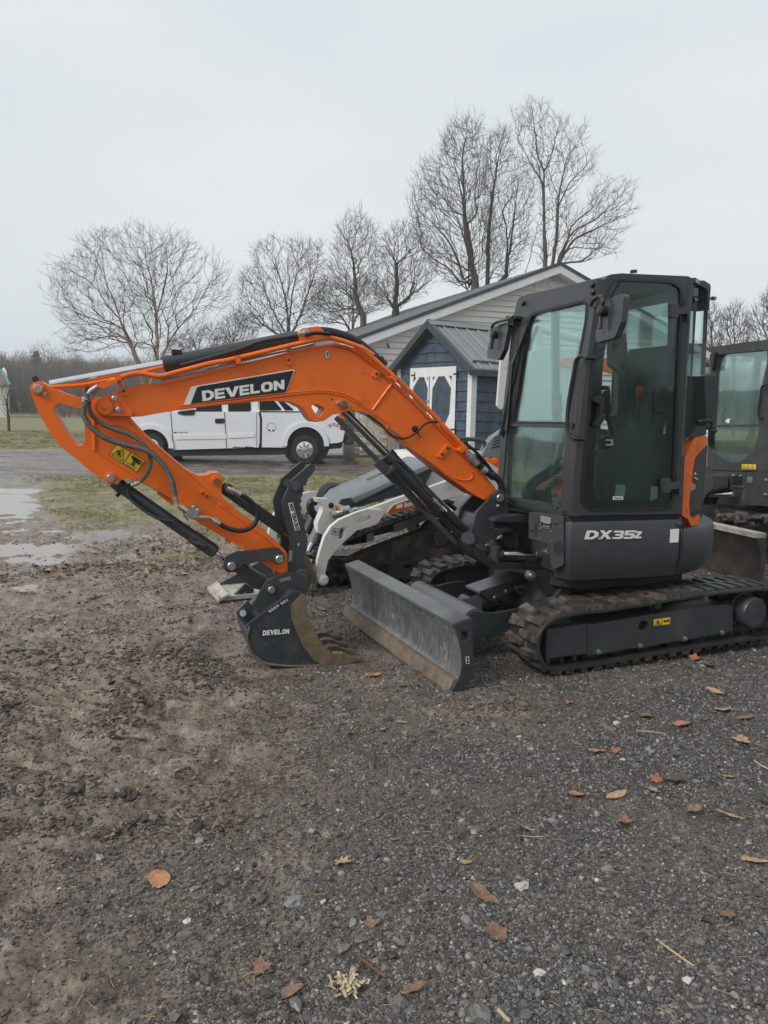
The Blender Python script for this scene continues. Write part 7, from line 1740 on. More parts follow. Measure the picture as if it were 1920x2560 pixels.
for i in range(7):
    for j in (.2, .28, .5, .56): 
        P = q0+hdx*(.18+.1*i)+B.y*j+B.z*.056
        if i % 3: mb.cyl(P, P+B.z*.002, .008, 8)
mb.build('hood_rivets', M['blackprint'], LO)
MB().bar([q0+hdx*.30+B.y*.33+B.z*.057, q0+hdx*.62+B.y*.33+B.z*.057], .09, .004, B.z).build('hood_latch', M['charcoal'], LO)
MB().bar([q0+hdx*.42+B.y*.33+B.z*.059, q0+hdx*.50+B.y*.33+B.z*.059], .05, .004, B.z).build('latch_slot', M['blackprint'], LO)
LP(.22, ((1110, 90), (1140, 0), (1450, -20), (1640, 100), (1640, 560), (1320, 560), (1000, 480), (930, 430), (1035, 250)), 1.0, 'body_panel', 'lowhite')
MB().bar(on(B.side(.215), pc(10, (1045, 268), (1230, 195), (1380, 140))), .02, .02, B.y).build('body_crease', M['lowhite'], LO)
MB().bar(on(B.side(.215), pc(10, (1060, 300), (1300, 210))), .012, .02, B.y).build('body_crease', M['lowhite'], LO)
LP(.10, ((1280, 340), (1340, 300), (1380, 325), (1390, 295), (1420, 330), (1350, 480), (1300, 560), (1260, 500)), .06, 'arm_bracket', 'lowhite')
LP(.08, ((790, 520), (950, 440), (930, 480), (920, 520), (880, 530), (780, 560)), .1, 'cross_shaft', 'darkmetal')
LP(.30, ((365, 745), (480, 620), (550, 600), (555, 720), (370, 745)), .1, 'lower_body', 'darkmetal')
LP(.28, ((555, 590), (610, 575), (615, 700), (555, 715)), .1, 'body_strut', 'lowhite')
LP(.27, ((610, 575), (775, 510), (775, 625), (615, 665)), .1, 'side_step', 'charcoal')
LP(.31, ((775, 510), (1020, 430), (1060, 530), (780, 640)), .1, 'lower_body', 'lowhite')
for a, b, r in (((255, 488), (330, 480), .030), ((330, 460), (400, 440), .035), ((350, 500), (420, 500), .03), ((290, 530), (370, 520), .022), ((400, 470), (470, 440), .022), ((460, 450), (550, 430), .02)):
    MB().cyl(hit(pc(10, a)[0], *B.side(.05)), hit(pc(10, b)[0], *B.side(.08)), r, 10).build('hydraulic_fitting', M['steel'], LO)
MB().tube(catmull([hit(p, *B.side(.10)) for p in pc(10, (380, 440), (440, 455), (500, 430), (550, 425))], 4), .018, 8).build('hose', M['black'], LO)
LP(.12, ((315, 405), (345, 415), (380, 425), (375, 455), (330, 450)), .08, 'yellow_tag', 'yellow')
mb = MB(); mb.tube(catmull([hit(p, *B.side(.0)) for p in pc(10, (1130, 340), (1160, 330), (1190, 350), (1240, 400), (1290, 440))], 4), .022, 8); mb.build('hose', M['black'], LO)
fitting_ = MB().cyl(hit(pc(10, (1195, 350))[0], *B.side(-.02)), hit(pc(10, (1270, 370))[0], *B.side(-.02)), .035, 8).build('hydraulic_fitting', M['steel'], LO)
# loader bucket on the ground in front
LB = thing('loader_bucket', gnd(600, 1510), 'worn pale steel loader bucket lying open on the dirt behind the excavator bucket', 'bucket')
PB_ = (gnd(610, 1510), B.y)
M['worn'] = mat('worn_bare_steel', (.42, .39, .35), .5, var=.25, vscale=14, bump=.5, bscale=60, dirt=.34, dirtcol=(.16, .125, .10), dscale=12)
Q0_ = Fr(gnd(598, 1515)+Vector((0, 0, .045)), 25)
def QT(x, y, z): return Q0_.w(x, y, z)
fl = on(Q0_.side(0), pc(24, (290, 745), (150, 372), (520, 420), (690, 500), (560, 690)))
MB().prism(on(Q0_.side(.02), pc(24, (318, 745), (365, 680), (365, 595), (520, 432), (640, 520), (590, 700))), Q0_.y*.03).build('side_plate', M['charcoal_wet'], LB)
z_t = .24
MB().hexa([QT(-.16, 0, .01), QT(.55, 0, .01), QT(.55, .34, .03), QT(-.16, .34, .03), QT(-.16, 0, .04), QT(.55, 0, .04), QT(.55, .34, .06), QT(-.16, .34, .06)]).build('floor_plate', M['worn'], LB)
MB().hexa([QT(-.17, -.02, .0), QT(-.09, -.02, .045), QT(-.09, .36, .065), QT(-.17, .36, .02), QT(-.17, -.02, .02), QT(-.09, -.02, .065), QT(-.09, .36, .085), QT(-.17, .36, .04)]).build('cutting_edge', M['worn'], LB)
MB().hexa([QT(.50, 0, .03), QT(.56, 0, .03), QT(.56, .34, .05), QT(.50, .34, .05), QT(.56, 0, .28), QT(.60, 0, .28), QT(.60, .34, .30), QT(.56, .34, .30)]).build('back_plate', M['worn'], LB)
MB().prism([QT(x, .32, z) for x, z in ((-.12, .05), (.56, .05), (.60, .30), (.40, .30))], Q0_.y*.03).build('side_plate', M['charcoal_wet'], LB)
for x, y in ((424, 595), (508, 585)):
    P = on(Q0_.side(.02), pc(24, (x, y)))[0]; MB().lathe(P, -Q0_.y, [(0, .014), (.006, .014)], 12).build('bolt', M['steel'], LB)

# ================================================================ orange, grey and white loader behind the cab
O = Fr((1.15, 8.0, 0), 18)
OL = thing('compact_loader', O.w(.9, .5, 0), 'white loader with orange panel and grey vented hood, half hidden behind the excavator cab', 'loader')
def OP(y, k_, pts, th_, nm, mt_): return plate(O.side(y), pc(k_, *pts), th_, nm, M[mt_], OL)
OP(0, 17, ((305, 655), (320, 600, 20), (370, 500), (430, 430, 40), (560, 340, 60), (900, 320), (1600, 320), (1620, 700), (470, 665)), .12, 'engine_hood', 'logrey')
for i in range(4): OP(-.004, 17, ((415+i*12, 545-i*36), (520, 520-i*36), (520, 532-i*36), (408+i*12, 558-i*36)), .02, 'vent_slot', 'blackprint')
OP(.01, 17, ((300, 665), (1600, 690), (1600, 1000), (340, 1000), (300, 820)), .12, 'side_panel', 'orange')
for x in (350, 440): 
    P = on(O.side(.01), pc(17, (x, 705)))[0]; MB().lathe(P+O.y*.004, -O.y, [(0, .045), (.012, .045), (.016, .03)], 14).build('plug', M['orange'], OL)
OP(.03, 17, ((130, 570), (300, 590, 10), (330, 680), (380, 1000), (300, 1100), (150, 900)), .10, 'white_panel', 'lowhite')
MB().tube(catmull(on(O.side(.05), pc(17, (-20, 448), (120, 450), (260, 458), (310, 475), (335, 520), (335, 580))), 4), .022, 10).build('hand_rail', M['charcoal'], OL)
MB().tube(on(O.side(.4), pc(17, (120, 450), (140, 560), (330, 570))), .018, 8).build('hand_rail', M['charcoal'], OL)
OP(.1, 5, ((120, 980, 20), (150, 600), (170, 420, 20), (215, 420), (190, 900), (150, 1020, 20)), .04, 'rear_post', 'lowhite')
OP(.1, 5, ((360, 600), (640, 590), (720, 720), (720, 1080), (260, 1080), (270, 950)), .15, 'upper_body', 'lowhite')
OP(.08, 5, ((550, 690), (580, 645), (900, 650), (930, 760), (860, 740), (560, 705)), .05, 'orange_stripe', 'orange')
MB().cyl(hit(pc(5, (370, 435))[0], *O.side(.2)), hit(pc(5, (720, 530))[0], *O.side(.2)), .045, 12).build('lift_cylinder', M['lowhite'], OL)
MB().bar([hit(pc(5, (715, 530))[0], *O.side(.2)), hit(pc(5, (700, 640))[0], *O.side(.2))], .08, .10, O.y).build('cylinder_strut', M['charcoal'], OL)
MB().bar([hit(pc(5, (385, 440))[0], *O.side(.2)), hit(pc(5, (400, 620))[0], *O.side(.2))], .08, .10, O.y).build('cylinder_strut', M['lowhite'], OL)
MB().box(O, .0, 1.9, .0, 1.2, .05, .75).build('chassis', M['charcoal_wet'], OL)

# ================================================================ second excavator at the right edge
E = Fr((4.16, 8.55, 0), 16)
E2 = thing('mini_excavator', E.w(.7, .5, 0), 'dusty black mini excavator with tall green-tinted cab window, cut by the right edge', 'excavator')
M['dustblack'] = mat('dusty_black_paint', (.040, .041, .043), .5, var=.3, vscale=5, bevel=.004, dirt=.26, dirtcol=(.12, .115, .11), dscale=7, streak=.3)
PE = E.front(0)
def EP(x, pts, th_, nm, mt_, k_=8, **kw): return plate(E.front(x), pc(k_, *pts), th_, nm, M[mt_], E2, **kw)
cabf = ((165, 1265), (185, 700), (202, 560, 20), (235, 505, 20), (400, 480), (560, 462), (600, 470), (580, 800), (560, 1280))
wu = pc(8, (203, 988), (222, 640), (236, 575, 18), (290, 530, 14), (500, 502, 14), (536, 512, 14), (536, 600), (500, 760), (480, 985))
wl = pc(8, (200, 1002), (484, 1000), (475, 1080), (450, 1150, 60), (380, 1215, 60), (300, 1222, 60), (200, 1165, 60), (170, 1090))
EP(0, cabf, .06, 'cab_front_frame', 'dustblack', holes=[wu, wl])
plate(E.front(.02), wu, .006, 'windscreen', M['glass'], E2); plate(E.front(.02), wl, .006, 'lower_windscreen', M['glass'], E2)
tp_ = [E.loc(p) for p in on(PE, pc(8, (202, 560), (560, 462)))]
zt_ = tp_[0][2]
yl_, yr_ = E.loc(on(PE, pc(8, (190, 700)))[0])[1], E.loc(on(PE, pc(8, (560, 700)))[0])[1]
MB().box(E, -.02, 1.25, yr_, yl_, zt_+.0, zt_+.10).build('cab_roof', M['dustblack'], E2)
MB().box(E, .06, 1.25, yl_-.04, yl_, .95, 1.25).build('cab_side', M['dustblack'], E2)
MB().box(E, .06, 1.25, yl_-.02, yl_-.012, 1.25, zt_).build('side_window', M['glass'], E2)
for x in (.6, 1.2): MB().box(E, x, x+.06, yl_-.05, yl_, .95, zt_).build('cab_pillar', M['dustblack'], E2)
MB().box(E, .06, .12, yr_, yr_+.06, .95, zt_).build('cab_pillar', M['dustblack'], E2)
MB().box(E, 1.0, 1.05, yr_, yl_, .95, 1.5).build('cab_rear_wall', M['dustblack'], E2)
MB().prism([E.w(x, .5, z) for x, z in ((.5, 1.0), (.95, 1.0), (1.0, 1.9), (.9, 1.95), (.85, 1.35), (.5, 1.3))], E.y*.4).build('seat', M['interior_dark'], E2)
MB().tube(catmull(on(E.front(-.05), pc(8, (541, 738), (505, 755), (497, 800), (480, 930), (505, 948))), 4), .014, 8).build('grab_handle', M['blackgloss'], E2)
EP(-.02, ((380, 1230), (465, 1232), (464, 1264), (380, 1262)), .01, 'warning_sticker', 'yellow')
for x in (395, 420, 447): 
    mb = MB(); f = on(E.front(-.024), pc(8, (x-9, 1256), (x+9, 1256), (x, 1236))); mb.tube(f+[f[0], f[1]], .004, 4); mb.build('warning_symbol', M['concrete'], E2)
EP(-.06, ((190, 700, 6), (182, 560), (200, 540), (215, 545), (205, 600)), .05, 'work_lamp', 'blackgloss')
plate(E.front(-.01), pc(8, (276, 968), (290, 952), (308, 950), (300, 980)), .004, 'window_sticker', M['white'], E2)
# body below
EP(-.10, ((160, 1272), (560, 1285), (560, 1490), (350, 1480), (345, 1420), (310, 1385, 20), (290, 1380), (255, 1400), (250, 1375), (150, 1365)), .3, 'body_front', 'dustblack')
plate(E.front(-.11), pc(8, (412, 1305), (447, 1308), (445, 1345), (412, 1345)), .01, 'reflector', M['steel'], E2)
EP(-.115, ((328, 1300), (375, 1302), (372, 1360), (328, 1358)), .01, 'plate_recess', 'blackprint'); EP(-.118, ((326, 1362), (395, 1366), (395, 1374), (326, 1370)), .006, 'label_strip', 'steel')
for x, y in ((530, 1328), (527, 1418), (330, 1300), (374, 1305)): 
    P = on(E.front(-.10), pc(8, (x, y)))[0]; MB().lathe(P, -E.x, [(0, .02), (.012, .016), (.015, .008)], 12).build('bolt', M['steel'], E2)
MB().cyl(on(E.front(-.3), pc(8, (150, 1418)))[0], on(E.front(-.2), pc(8, (330, 1416)))[0], .030, 14).build('swing_rod', M['chrome'], E2)
EP(-.35, ((140, 1290, 20), (200, 1290, 20), (205, 1380, 20), (160, 1420), (130, 1480), (135, 1320)), .2, 'swing_post', 'dustblack')
MB().box(E, .1, 1.3, yr_-.2, yl_+.3, .50, .92).build('body_rear', M['dustblack'], E2)
MB().box(E, -.2, 1.2, .0, .8, .25, .5).build('centre_frame', M['darkmetal'], E2)
MB().tube([on(E.front(-.4), pc(8, p))[0] for p in ((220, 1520), (270, 1580), (360, 1570))], .04, 8).build('hose', M['black'], E2)
el = [Vector((x, 0, z)) for x, z in ((-.75, .12), (-.80, .25), (-.72, .38), (-.5, .44), (.2, .46), (.9, .46), (1.15, .38), (1.2, .22), (1.1, .06), (.8, .02), (-.5, .02), (-.68, .05))]
elc = catmull(el, 4, True)
for ya in (-.45, .95): make_track(E, ya, ya+.3, elc, 42, parent=E2, mudfn=lambda p, k: .9)
M['dkblade'] = mat('muddy_dark_steel', (.050, .043, .038), .5, var=.4, vscale=6, bump=.6, bscale=30, dirt=.3, dirtcol=(.12, .09, .07), dscale=5)
bz = E.loc(on(E.front(-1.1), pc(8, (212, 1622)))[0]); zt2 = bz[2]; y0_ = -1.25
MB().prism([E.w(x, y0_, z) for x, z in ((-1.14, zt2), (-1.05, zt2), (-1.02, zt2*.6), (-1.02, zt2*.35), (-1.06, .02), (-1.10, .02), (-1.07, zt2*.35), (-1.07, zt2*.6))], E.y*2.3).build('dozer_blade', M['dkblade'], E2)
MB().box(E, -1.16, -1.04, y0_, y0_+2.3, zt2+.001, zt2+.045).build('blade_top_rail', M['worn'], E2)
MB().box(E, -1.0, .2, .0, .1, .15, .35).build('push_arm', M['dustblack'], E2)
r_ = random.Random(9)
for i in range(26):
    P = E.w(r_.uniform(-.75, -.2), r_.uniform(.0, .3)+(.95 if i % 2 else -.45), .47+r_.uniform(0, .05)); me_ = rockmesh('mud_clod', 300+i, M['mudrubber'], 2, .8); s_ = r_.uniform(.04, .10)
    for v in me_.vertices: v.co = v.co*s_+(P-worldloc(E2))
    link('mud_clod', me_, E2)
# ================================================================ trees: branches grown toward points spread through the crown
bark = mat('grey_brown_bark', (.115, .096, .080), .9, var=.35, vscale=3, bump=.6, bscale=12)
barkd = mat('dark_wet_bark', (.070, .059, .050), .9, var=.35, vscale=3, bump=.6, bscale=12)
birch = mat('peeling_tan_bark', (.27, .195, .145), .85, var=.45, vscale=2.5, bump=.5, bscale=12)
def inpoly(x, y, P):
    r = np.zeros(len(x), bool); n = len(P); j = n-1
    for i in range(n):
        xi, yi = P[i]; xj, yj = P[j]
        c = ((yi > y) != (yj > y)) & (x < (xj-xi)*(y-yi)/(yj-yi+1e-9)+xi); r ^= c; j = i
    return r
def colonize(seeds, att, D, di=0, dk=0, rs=None, up=.12, inertia=.5, bf=.22, lift=.7):
    """crown points joined outward from the trunks, each to the limb that reaches it straightest"""
    pos, par = [], []
    for tr, pidx in seeds:
        prev = pidx
        for p in tr: pos.append(np.array(p)); par.append(prev); prev = len(pos)-1
    ntr = len(pos); N = ntr+len(att)*4
    A = np.zeros((N, 3)); A[:ntr] = pos; Dr = np.zeros((N, 3)); pl = np.zeros(N); par = par+[0]*(N-ntr)
    for i in range(ntr):
        if par[i] >= 0: d = A[i]-A[par[i]]; L_ = np.linalg.norm(d)+1e-9; Dr[i] = d/L_; pl[i] = pl[par[i]]+L_
    tip = {tuple(np.round(seeds[k][0][-1], 4)) for k in range(len(seeds))}
    att = np.array(att); base = A[0]
    dist = np.min(np.linalg.norm(att[:, None]-A[None, :ntr:2], axis=2), axis=1)
    n = ntr
    low = np.array(seeds[0][0]); zlow = base[2]+ (A[:ntr, 2].max()-base[2])*.16
    usable = np.ones(N, bool); usable[:ntr] = A[:ntr, 2] > zlow
    kids = np.zeros(N)
    for k in np.argsort(dist):
        q = att[k]; v = q-A[:n]; d = np.linalg.norm(v, axis=1)+1e-6; c = (v*Dr[:n]).sum(1)/d
        zz = v[:, 2]/d
        cost = d*(1+1.1*(1-c)+lift*np.clip(.25-zz, 0, 2))+bf*pl[:n]+.05*kids[:n]
        cost = np.where(usable[:n] & (c > .1), cost, 1e9); j = int(cost.argmin())
        if cost[j] > 1e8: continue
        L_ = d[j]
        if L_ < D*.25: continue
        m_ = max(1, min(4, int(L_/D))); p0 = A[j].copy(); t0 = Dr[j]*L_*.30+rs.randn(3)*L_*.16; prev = j; kids[j] += 1
        t1 = (q-p0)*.55+np.array([0, 0, up*L_])
        for s_ in range(1, m_+1):
            t = s_/m_; h = (2*t**3-3*t**2+1)*p0+(t**3-2*t*t+t)*t0+(-2*t**3+3*t*t)*q+(t**3-t*t)*t1
            if s_ < m_: h = h+rs.randn(3)*D*.07
            if n >= N: break
            A[n] = h; dd = h-A[prev]; l2 = np.linalg.norm(dd)+1e-9; Dr[n] = dd/l2; par[n] = prev; pl[n] = pl[prev]+l2; prev = n; n += 1
    return A[:n], np.array(par[:n]), ntr
def treemesh(name, pos, par, ntr, mats, r0, rtip, twig=(.35, 2), seed=0, org=(0, 0, 0), exp_=2.5, barklim=.03):
    rs_ = np.random.RandomState(seed); n = len(pos); k = np.zeros(n); ch = [[] for _ in range(n)]
    for i in range(n):
        if par[i] >= 0: ch[par[i]].append(i)
    w = np.zeros(n)
    order = np.argsort(-np.arange(n))
    # children always have larger index except trunks' order: fine
    for i in range(n-1, -1, -1):
        if not ch[i]: w[i] = 1
        else: w[i] = sum(w[c] for c in ch[i])
    r = rtip*w**(1/exp_); sc_ = r0/r.max(); r = np.where(r > rtip*1.5, r*(1+(sc_-1)*np.clip((r-rtip)/(r.max()-rtip), 0, 1)), r)
    V, Fc, Mi = [], [], []
    def seg(a, b, ra, rb, ns, mi):
        d = b-a; L_ = np.linalg.norm(d)
        if L_ < 1e-6: return
        d = d/L_; u = np.cross(d, [0.3, .9, .1]); u /= np.linalg.norm(u)+1e-9; v = np.cross(d, u)
        b0 = len(V)
        for p, rr_ in ((a, ra), (b, rb)):
            for j in range(ns):
                th = 2*math.pi*j/ns; V.append(p+(u*math.cos(th)+v*math.sin(th))*rr_)
        for j in range(ns):
            Fc.append((b0+j, b0+(j+1) % ns, b0+ns+(j+1) % ns, b0+ns+j)); Mi.append(mi)
    org = np.array(org)
    P = pos-org
    for i in range(n):
        p = par[i]
        if p < 0: continue
        ns = 7 if r[i] > .06 else (5 if r[i] > .02 else 3)
        seg(P[p], P[i]+(P[i]-P[p])*.04, r[p] if r[p] < r[i]*1.6 else r[i]*1.25, r[i], ns, 0 if r[i] > barklim else 1)
    for i in range(ntr, n):
        if r[i] < rtip*2.1:
            d0 = P[i]-P[par[i]]; d0 = d0/(np.linalg.norm(d0)+1e-9)
            for _ in range(twig[1] if ch[i] else twig[1]+1):
                if rs_.rand() < .25 and ch[i]: continue
                d = d0+rs_.randn(3)*.38+np.array([0, 0, .2]); d /= np.linalg.norm(d); L_ = twig[0]*rs_.uniform(.4, 1.1)
                m_ = P[i]+d*L_*.5; e = m_+(d+rs_.randn(3)*.3+np.array([0, 0, .15]))*L_*.5
                seg(P[i], m_, rtip*.8, rtip*.6, 3, 1); seg(m_, e, rtip*.6, rtip*.3, 3, 1)
    me = bpy.data.meshes.new(name); me.from_pydata([tuple(v) for v in V], [], Fc)
    for m_ in mats: me.materials.append(m_)
    me.polygons.foreach_set('material_index', Mi); me.update(); return me
TRI = 0
def pxtree(label, dist, k, env, trunks, natt, seed, r0=.16, rtip=.0052, mats=(bark, barkd), D=None, group='bare trees behind the yard', dk=None, depth=.40, up=.12, twig=None, inertia=.5):
    """crown outline and trunks given in photo pixels, set at their own distance; trunks = [(parent trunk or -1, parent node, pts)]"""
    rs_ = np.random.RandomState(seed)
    env = [(p[0], p[1]) for p in pc(k, *env)]
    xs = [p[0] for p in env]; ys = [p[1] for p in env]; wpx = max(xs)-min(xs); cxp = (max(xs)+min(xs))/2
    P0 = Vector((0, dist, 0)); Ny = Vector((0, 1, 0)); s = dist/F; D = D or .22*dist/35
    def at(px, py, off=0): return np.array(hit((px, py), P0+Ny*off, Ny))
    seeds = []; starts = []; cnt = 0
    for (pi, pn, pts, off) in trunks:
        pp = pc(k, *pts); P = [at(a, b, off*(i/max(1, len(pp)-1))) for i, (a, b) in enumerate(pp)]
        P = [np.array(q) for q in catmull([Vector(q) for q in P], 6)]
        # even spacing
        out = [P[0]]
        for q in P[1:]:
            while np.linalg.norm(q-out[-1]) > D: out.append(out[-1]+(q-out[-1])/np.linalg.norm(q-out[-1])*D)
        out = [q+rs_.randn(3)*.012*dist/35 for q in out]
        if pi >= 0: parent = starts[pi]+min(pn, 10**6 if pn >= 0 else 0); parent = min(parent, cnt-1)
        else: parent = -1
        if pi < 0 and seeds: parent = 0
        starts.append(cnt); seeds.append((out, parent)); cnt += len(out)
    att = []
    while len(att) < natt:
        x = rs_.uniform(min(xs), max(xs), 400); y = rs_.uniform(min(ys), max(ys), 400)
        k_ = inpoly(x, y, env); x, y = x[k_], y[k_]
        gl = fbm((x-cxp)/wpx*7+seed*3.1, (y-min(ys))/wpx*7, 3); edge = fbm((x-cxp)/wpx*16+seed, (y-min(ys))/wpx*16, 2)
        kk = gl > rs_.uniform(-.55, .12, len(x)); x, y = x[kk], y[kk]
        ex = rs_.rand(len(x)) < .12; x = np.where(ex, cxp+(x-cxp)*1.13, x); y = np.where(ex, max(ys)+(y-max(ys))*1.06, y)
        for a, b in zip(x, y):
            e = 1-min(1, abs(a-cxp)/(wpx*.5))**2
            att.append(at(a, b, rs_.uniform(-1, 1)*depth*wpx*s*math.sqrt(max(.05, e))))
    pos, par, ntr = colonize(seeds, att[:natt], D, rs=rs_, up=up)
    base = Vector(tuple(seeds[0][0][0])); 
    me = treemesh('tree', pos, par, ntr, mats, r0, rtip*dist/35, twig=twig or (D*1.9, 2), seed=seed, org=tuple(base))
    t = thing('bare_tree', base, label, 'tree', group)
    # split trunk and crown: thick wood is the trunk part
    global TRI
    TRI += len(me.polygons)
    tr_me = me.copy(); 
    for mm, keep in ((tr_me, 0), (me, 1)):
        bm = bmesh.new(); bm.from_mesh(mm); bmesh.ops.delete(bm, geom=[f for f in bm.faces if f.material_index != keep], context='FACES'); bm.to_mesh(mm); bm.free()
    tr_me.name = 'trunk'; me.name = 'crown'
    link('trunk', tr_me, t); link('crown', me, t)
    return t
gy_ = 1110
pxtree('twin-trunked pale-barked bare tree with wide crown at left, its trunks above the boom', 34, 12,
    [(40, 500), (80, 330), (190, 280), (200, 200), (330, 150), (400, 170), (520, 125), (640, 160), (740, 170), (800, 230), (900, 290), (950, 340), (970, 420), (1000, 490), (960, 570), (880, 620), (830, 740), (760, 790), (640, 760), (560, 800), (420, 760), (260, 800), (120, 800), (130, 680), (90, 560)],
    [(-1, 0, ((570, 1250), (560, 1050), (512, 850), (440, 690), (390, 540), (330, 400), (290, 300)), 0), (0, 8, ((606, 830), (604, 640), (590, 500), (560, 350), (520, 230)), 2), (1, 8, ((600, 600), (640, 480), (660, 330), (650, 220)), -1.5), (0, 8, ((640, 800), (680, 720), (730, 650), (800, 570), (860, 470), (900, 380)), 1.5), (0, 30, ((440, 700), (330, 620), (220, 560), (120, 500)), -1.5), (0, 22, ((500, 830), (400, 720), (300, 680), (200, 690)), 2), (1, 14, ((596, 540), (480, 420), (420, 330), (380, 240)), 1)],
    2700, 1, r0=.17, mats=(birch, barkd), rtip=.0045)
pxtree('upright bare tree fanning above the arm cylinder', 42, 12,
    [(1030, 480), (1040, 400), (1110, 330), (1100, 250), (1180, 195), (1260, 200), (1380, 220), (1450, 230), (1480, 330), (1490, 450), (1460, 560), (1400, 640), (1300, 680), (1150, 690), (1020, 650), (985, 590)],
    [(-1, 0, ((1290, 1200), (1290, 900), (1288, 660), (1270, 500), (1230, 370), (1190, 260)), 0), (0, 22, ((1292, 650), (1310, 480), (1340, 350), (1390, 240)), 1), (0, 20, ((1300, 700), (1350, 600), (1400, 450), (1450, 300)), -1), (0, 20, ((1280, 700), (1220, 600), (1170, 480), (1120, 330)), 1), (0, 18, ((1270, 720), (1150, 640), (1080, 560)), 0)],
    1300, 2, r0=.14, inertia=.9, up=.3)
pxtree('thin bushy bare tree low behind the boom crest', 46, 12, [(900, 740), (930, 640), (990, 600), (1040, 560), (1100, 600), (1130, 700), (1080, 760), (900, 780)],
    [(-1, 0, ((1010, 1150), (1010, 900), (1000, 700), (980, 640)), 0), (0, 14, ((1010, 820), (1060, 700), (1080, 620)), 1)], 500, 3, r0=.08, up=.3)
pxtree('thicket-like bare tree filling the gap over the roof edge', 40, 7, [(-180, 420), (-120, 300), (0, 330), (100, 260), (220, 300), (330, 220), (420, 330), (520, 380), (560, 470), (400, 540), (200, 600), (0, 640), (-160, 640)],
    [(-1, 0, ((200, 1300), (200, 800), (210, 560), (200, 420), (180, 330)), 0), (0, 26, ((210, 620), (380, 480), (470, 400)), 1), (0, 26, ((210, 640), (40, 520), (-60, 400)), -1)], 750, 41, r0=.09, rtip=.0048)
pxtree('low twiggy bare tree under the left tree crown', 55, 12, [(640, 800), (690, 720), (780, 690), (880, 650), (960, 690), (1010, 760), (900, 800), (700, 830)],
    [(-1, 0, ((820, 1100), (820, 900), (822, 800), (815, 720)), 0), (0, 12, ((820, 880), (900, 780), (940, 730)), 1), (0, 12, ((820, 880), (740, 800), (700, 760)), -1)], 380, 42, r0=.09, rtip=.005)
pxtree('tall gnarled bare tree with crooked limbs left of the garage ridge', 36, 7,
    [(0, 200), (30, 60), (60, -60), (90, -200), (160, -260), (260, -300), (330, -200), (380, -170), (400, -60), (420, 60), (400, 200), (380, 330), (300, 440), (200, 540), (60, 590), (0, 560), (-60, 520), (-120, 430)],
    [(-1, 0, ((300, 1400), (290, 900), (290, 580), (230, 430), (225, 250), (200, 60), (150, -100), (110, -220)), 0), (0, 30, ((230, 400), (140, 330), (60, 230), (20, 120)), 1), (0, 22, ((280, 560), (150, 480), (60, 420)), -1)],
    1150, 4, r0=.15)
pxtree('dark-limbed bare tree with a swept limb beside the gnarled tree', 34, 7,
    [(400, 100), (380, -20), (430, -90), (520, -150), (620, -190), (720, -180), (800, -110), (860, 40), (900, 160), (880, 260), (820, 360), (700, 440), (560, 490), (420, 470), (360, 300)],
    [(-1, 0, ((590, 1300), (580, 900), (560, 560), (560, 420), (570, 280), (560, 120), (500, -20), (450, -80)), 0), (0, 26, ((560, 450), (470, 360), (370, 290), (250, 220)), 1), (0, 24, ((600, 500), (690, 400), (720, 250), (715, 80), (760, -20)), -1), (2, 8, ((690, 400), (800, 300), (870, 250)), 1), (0, 40, ((560, 200), (640, 60), (660, -80)), 1)],
    1100, 5, r0=.17, mats=(barkd, barkd))
pxtree('largest dense bare tree rising behind the garage roof', 33, 13,
    [(290, 640), (310, 540), (350, 480), (370, 420), (450, 410), (480, 300), (500, 230), (560, 190), (640, 170), (700, 210), (715, 300), (740, 420), (760, 560), (770, 700), (780, 850), (760, 1000), (700, 1120), (560, 1150), (430, 1080), (370, 960), (330, 850), (290, 740)],
    [(-1, 0, ((660, 1600), (660, 1300), (665, 1130), (640, 1000), (605, 800), (600, 600), (590, 400), (620, 260)), 0), (0, 16, ((655, 1110), (640, 900), (600, 700), (560, 500), (520, 380)), 1.5), (0, 18, ((625, 1150), (620, 950), (560, 760), (470, 620), (370, 520)), -1.5), (0, 18, ((600, 1100), (520, 900), (420, 780), (320, 700)), 1), (0, 24, ((680, 1100), (690, 900), (680, 650), (690, 480), (680, 330)), -1), (0, 20, ((620, 1050), (500, 980), (400, 900)), 0)],
    2600, 6, r0=.19)
pxtree('bare tree with many upright stems just right of the largest tree', 35, 13,
    [(720, 420), (740, 290), (790, 250), (840, 235), (880, 270), (890, 380), (960, 440), (1000, 520), (1010, 640), (980, 780), (960, 940), (900, 1060), (800, 1110), (740, 1080), (720, 900), (700, 700)],
    [(-1, 0, ((730, 1600), (732, 1250), (735, 1080), (740, 860), (760, 650), (790, 450), (820, 300)), 0), (0, 14, ((845, 1080), (850, 900), (830, 750), (800, 640), (790, 540)), 1), (1, 4, ((860, 950), (880, 800), (900, 640), (920, 500)), -1), (0, 24, ((740, 850), (700, 720), (690, 560), (720, 420)), 1)],
    1450, 7, r0=.15)
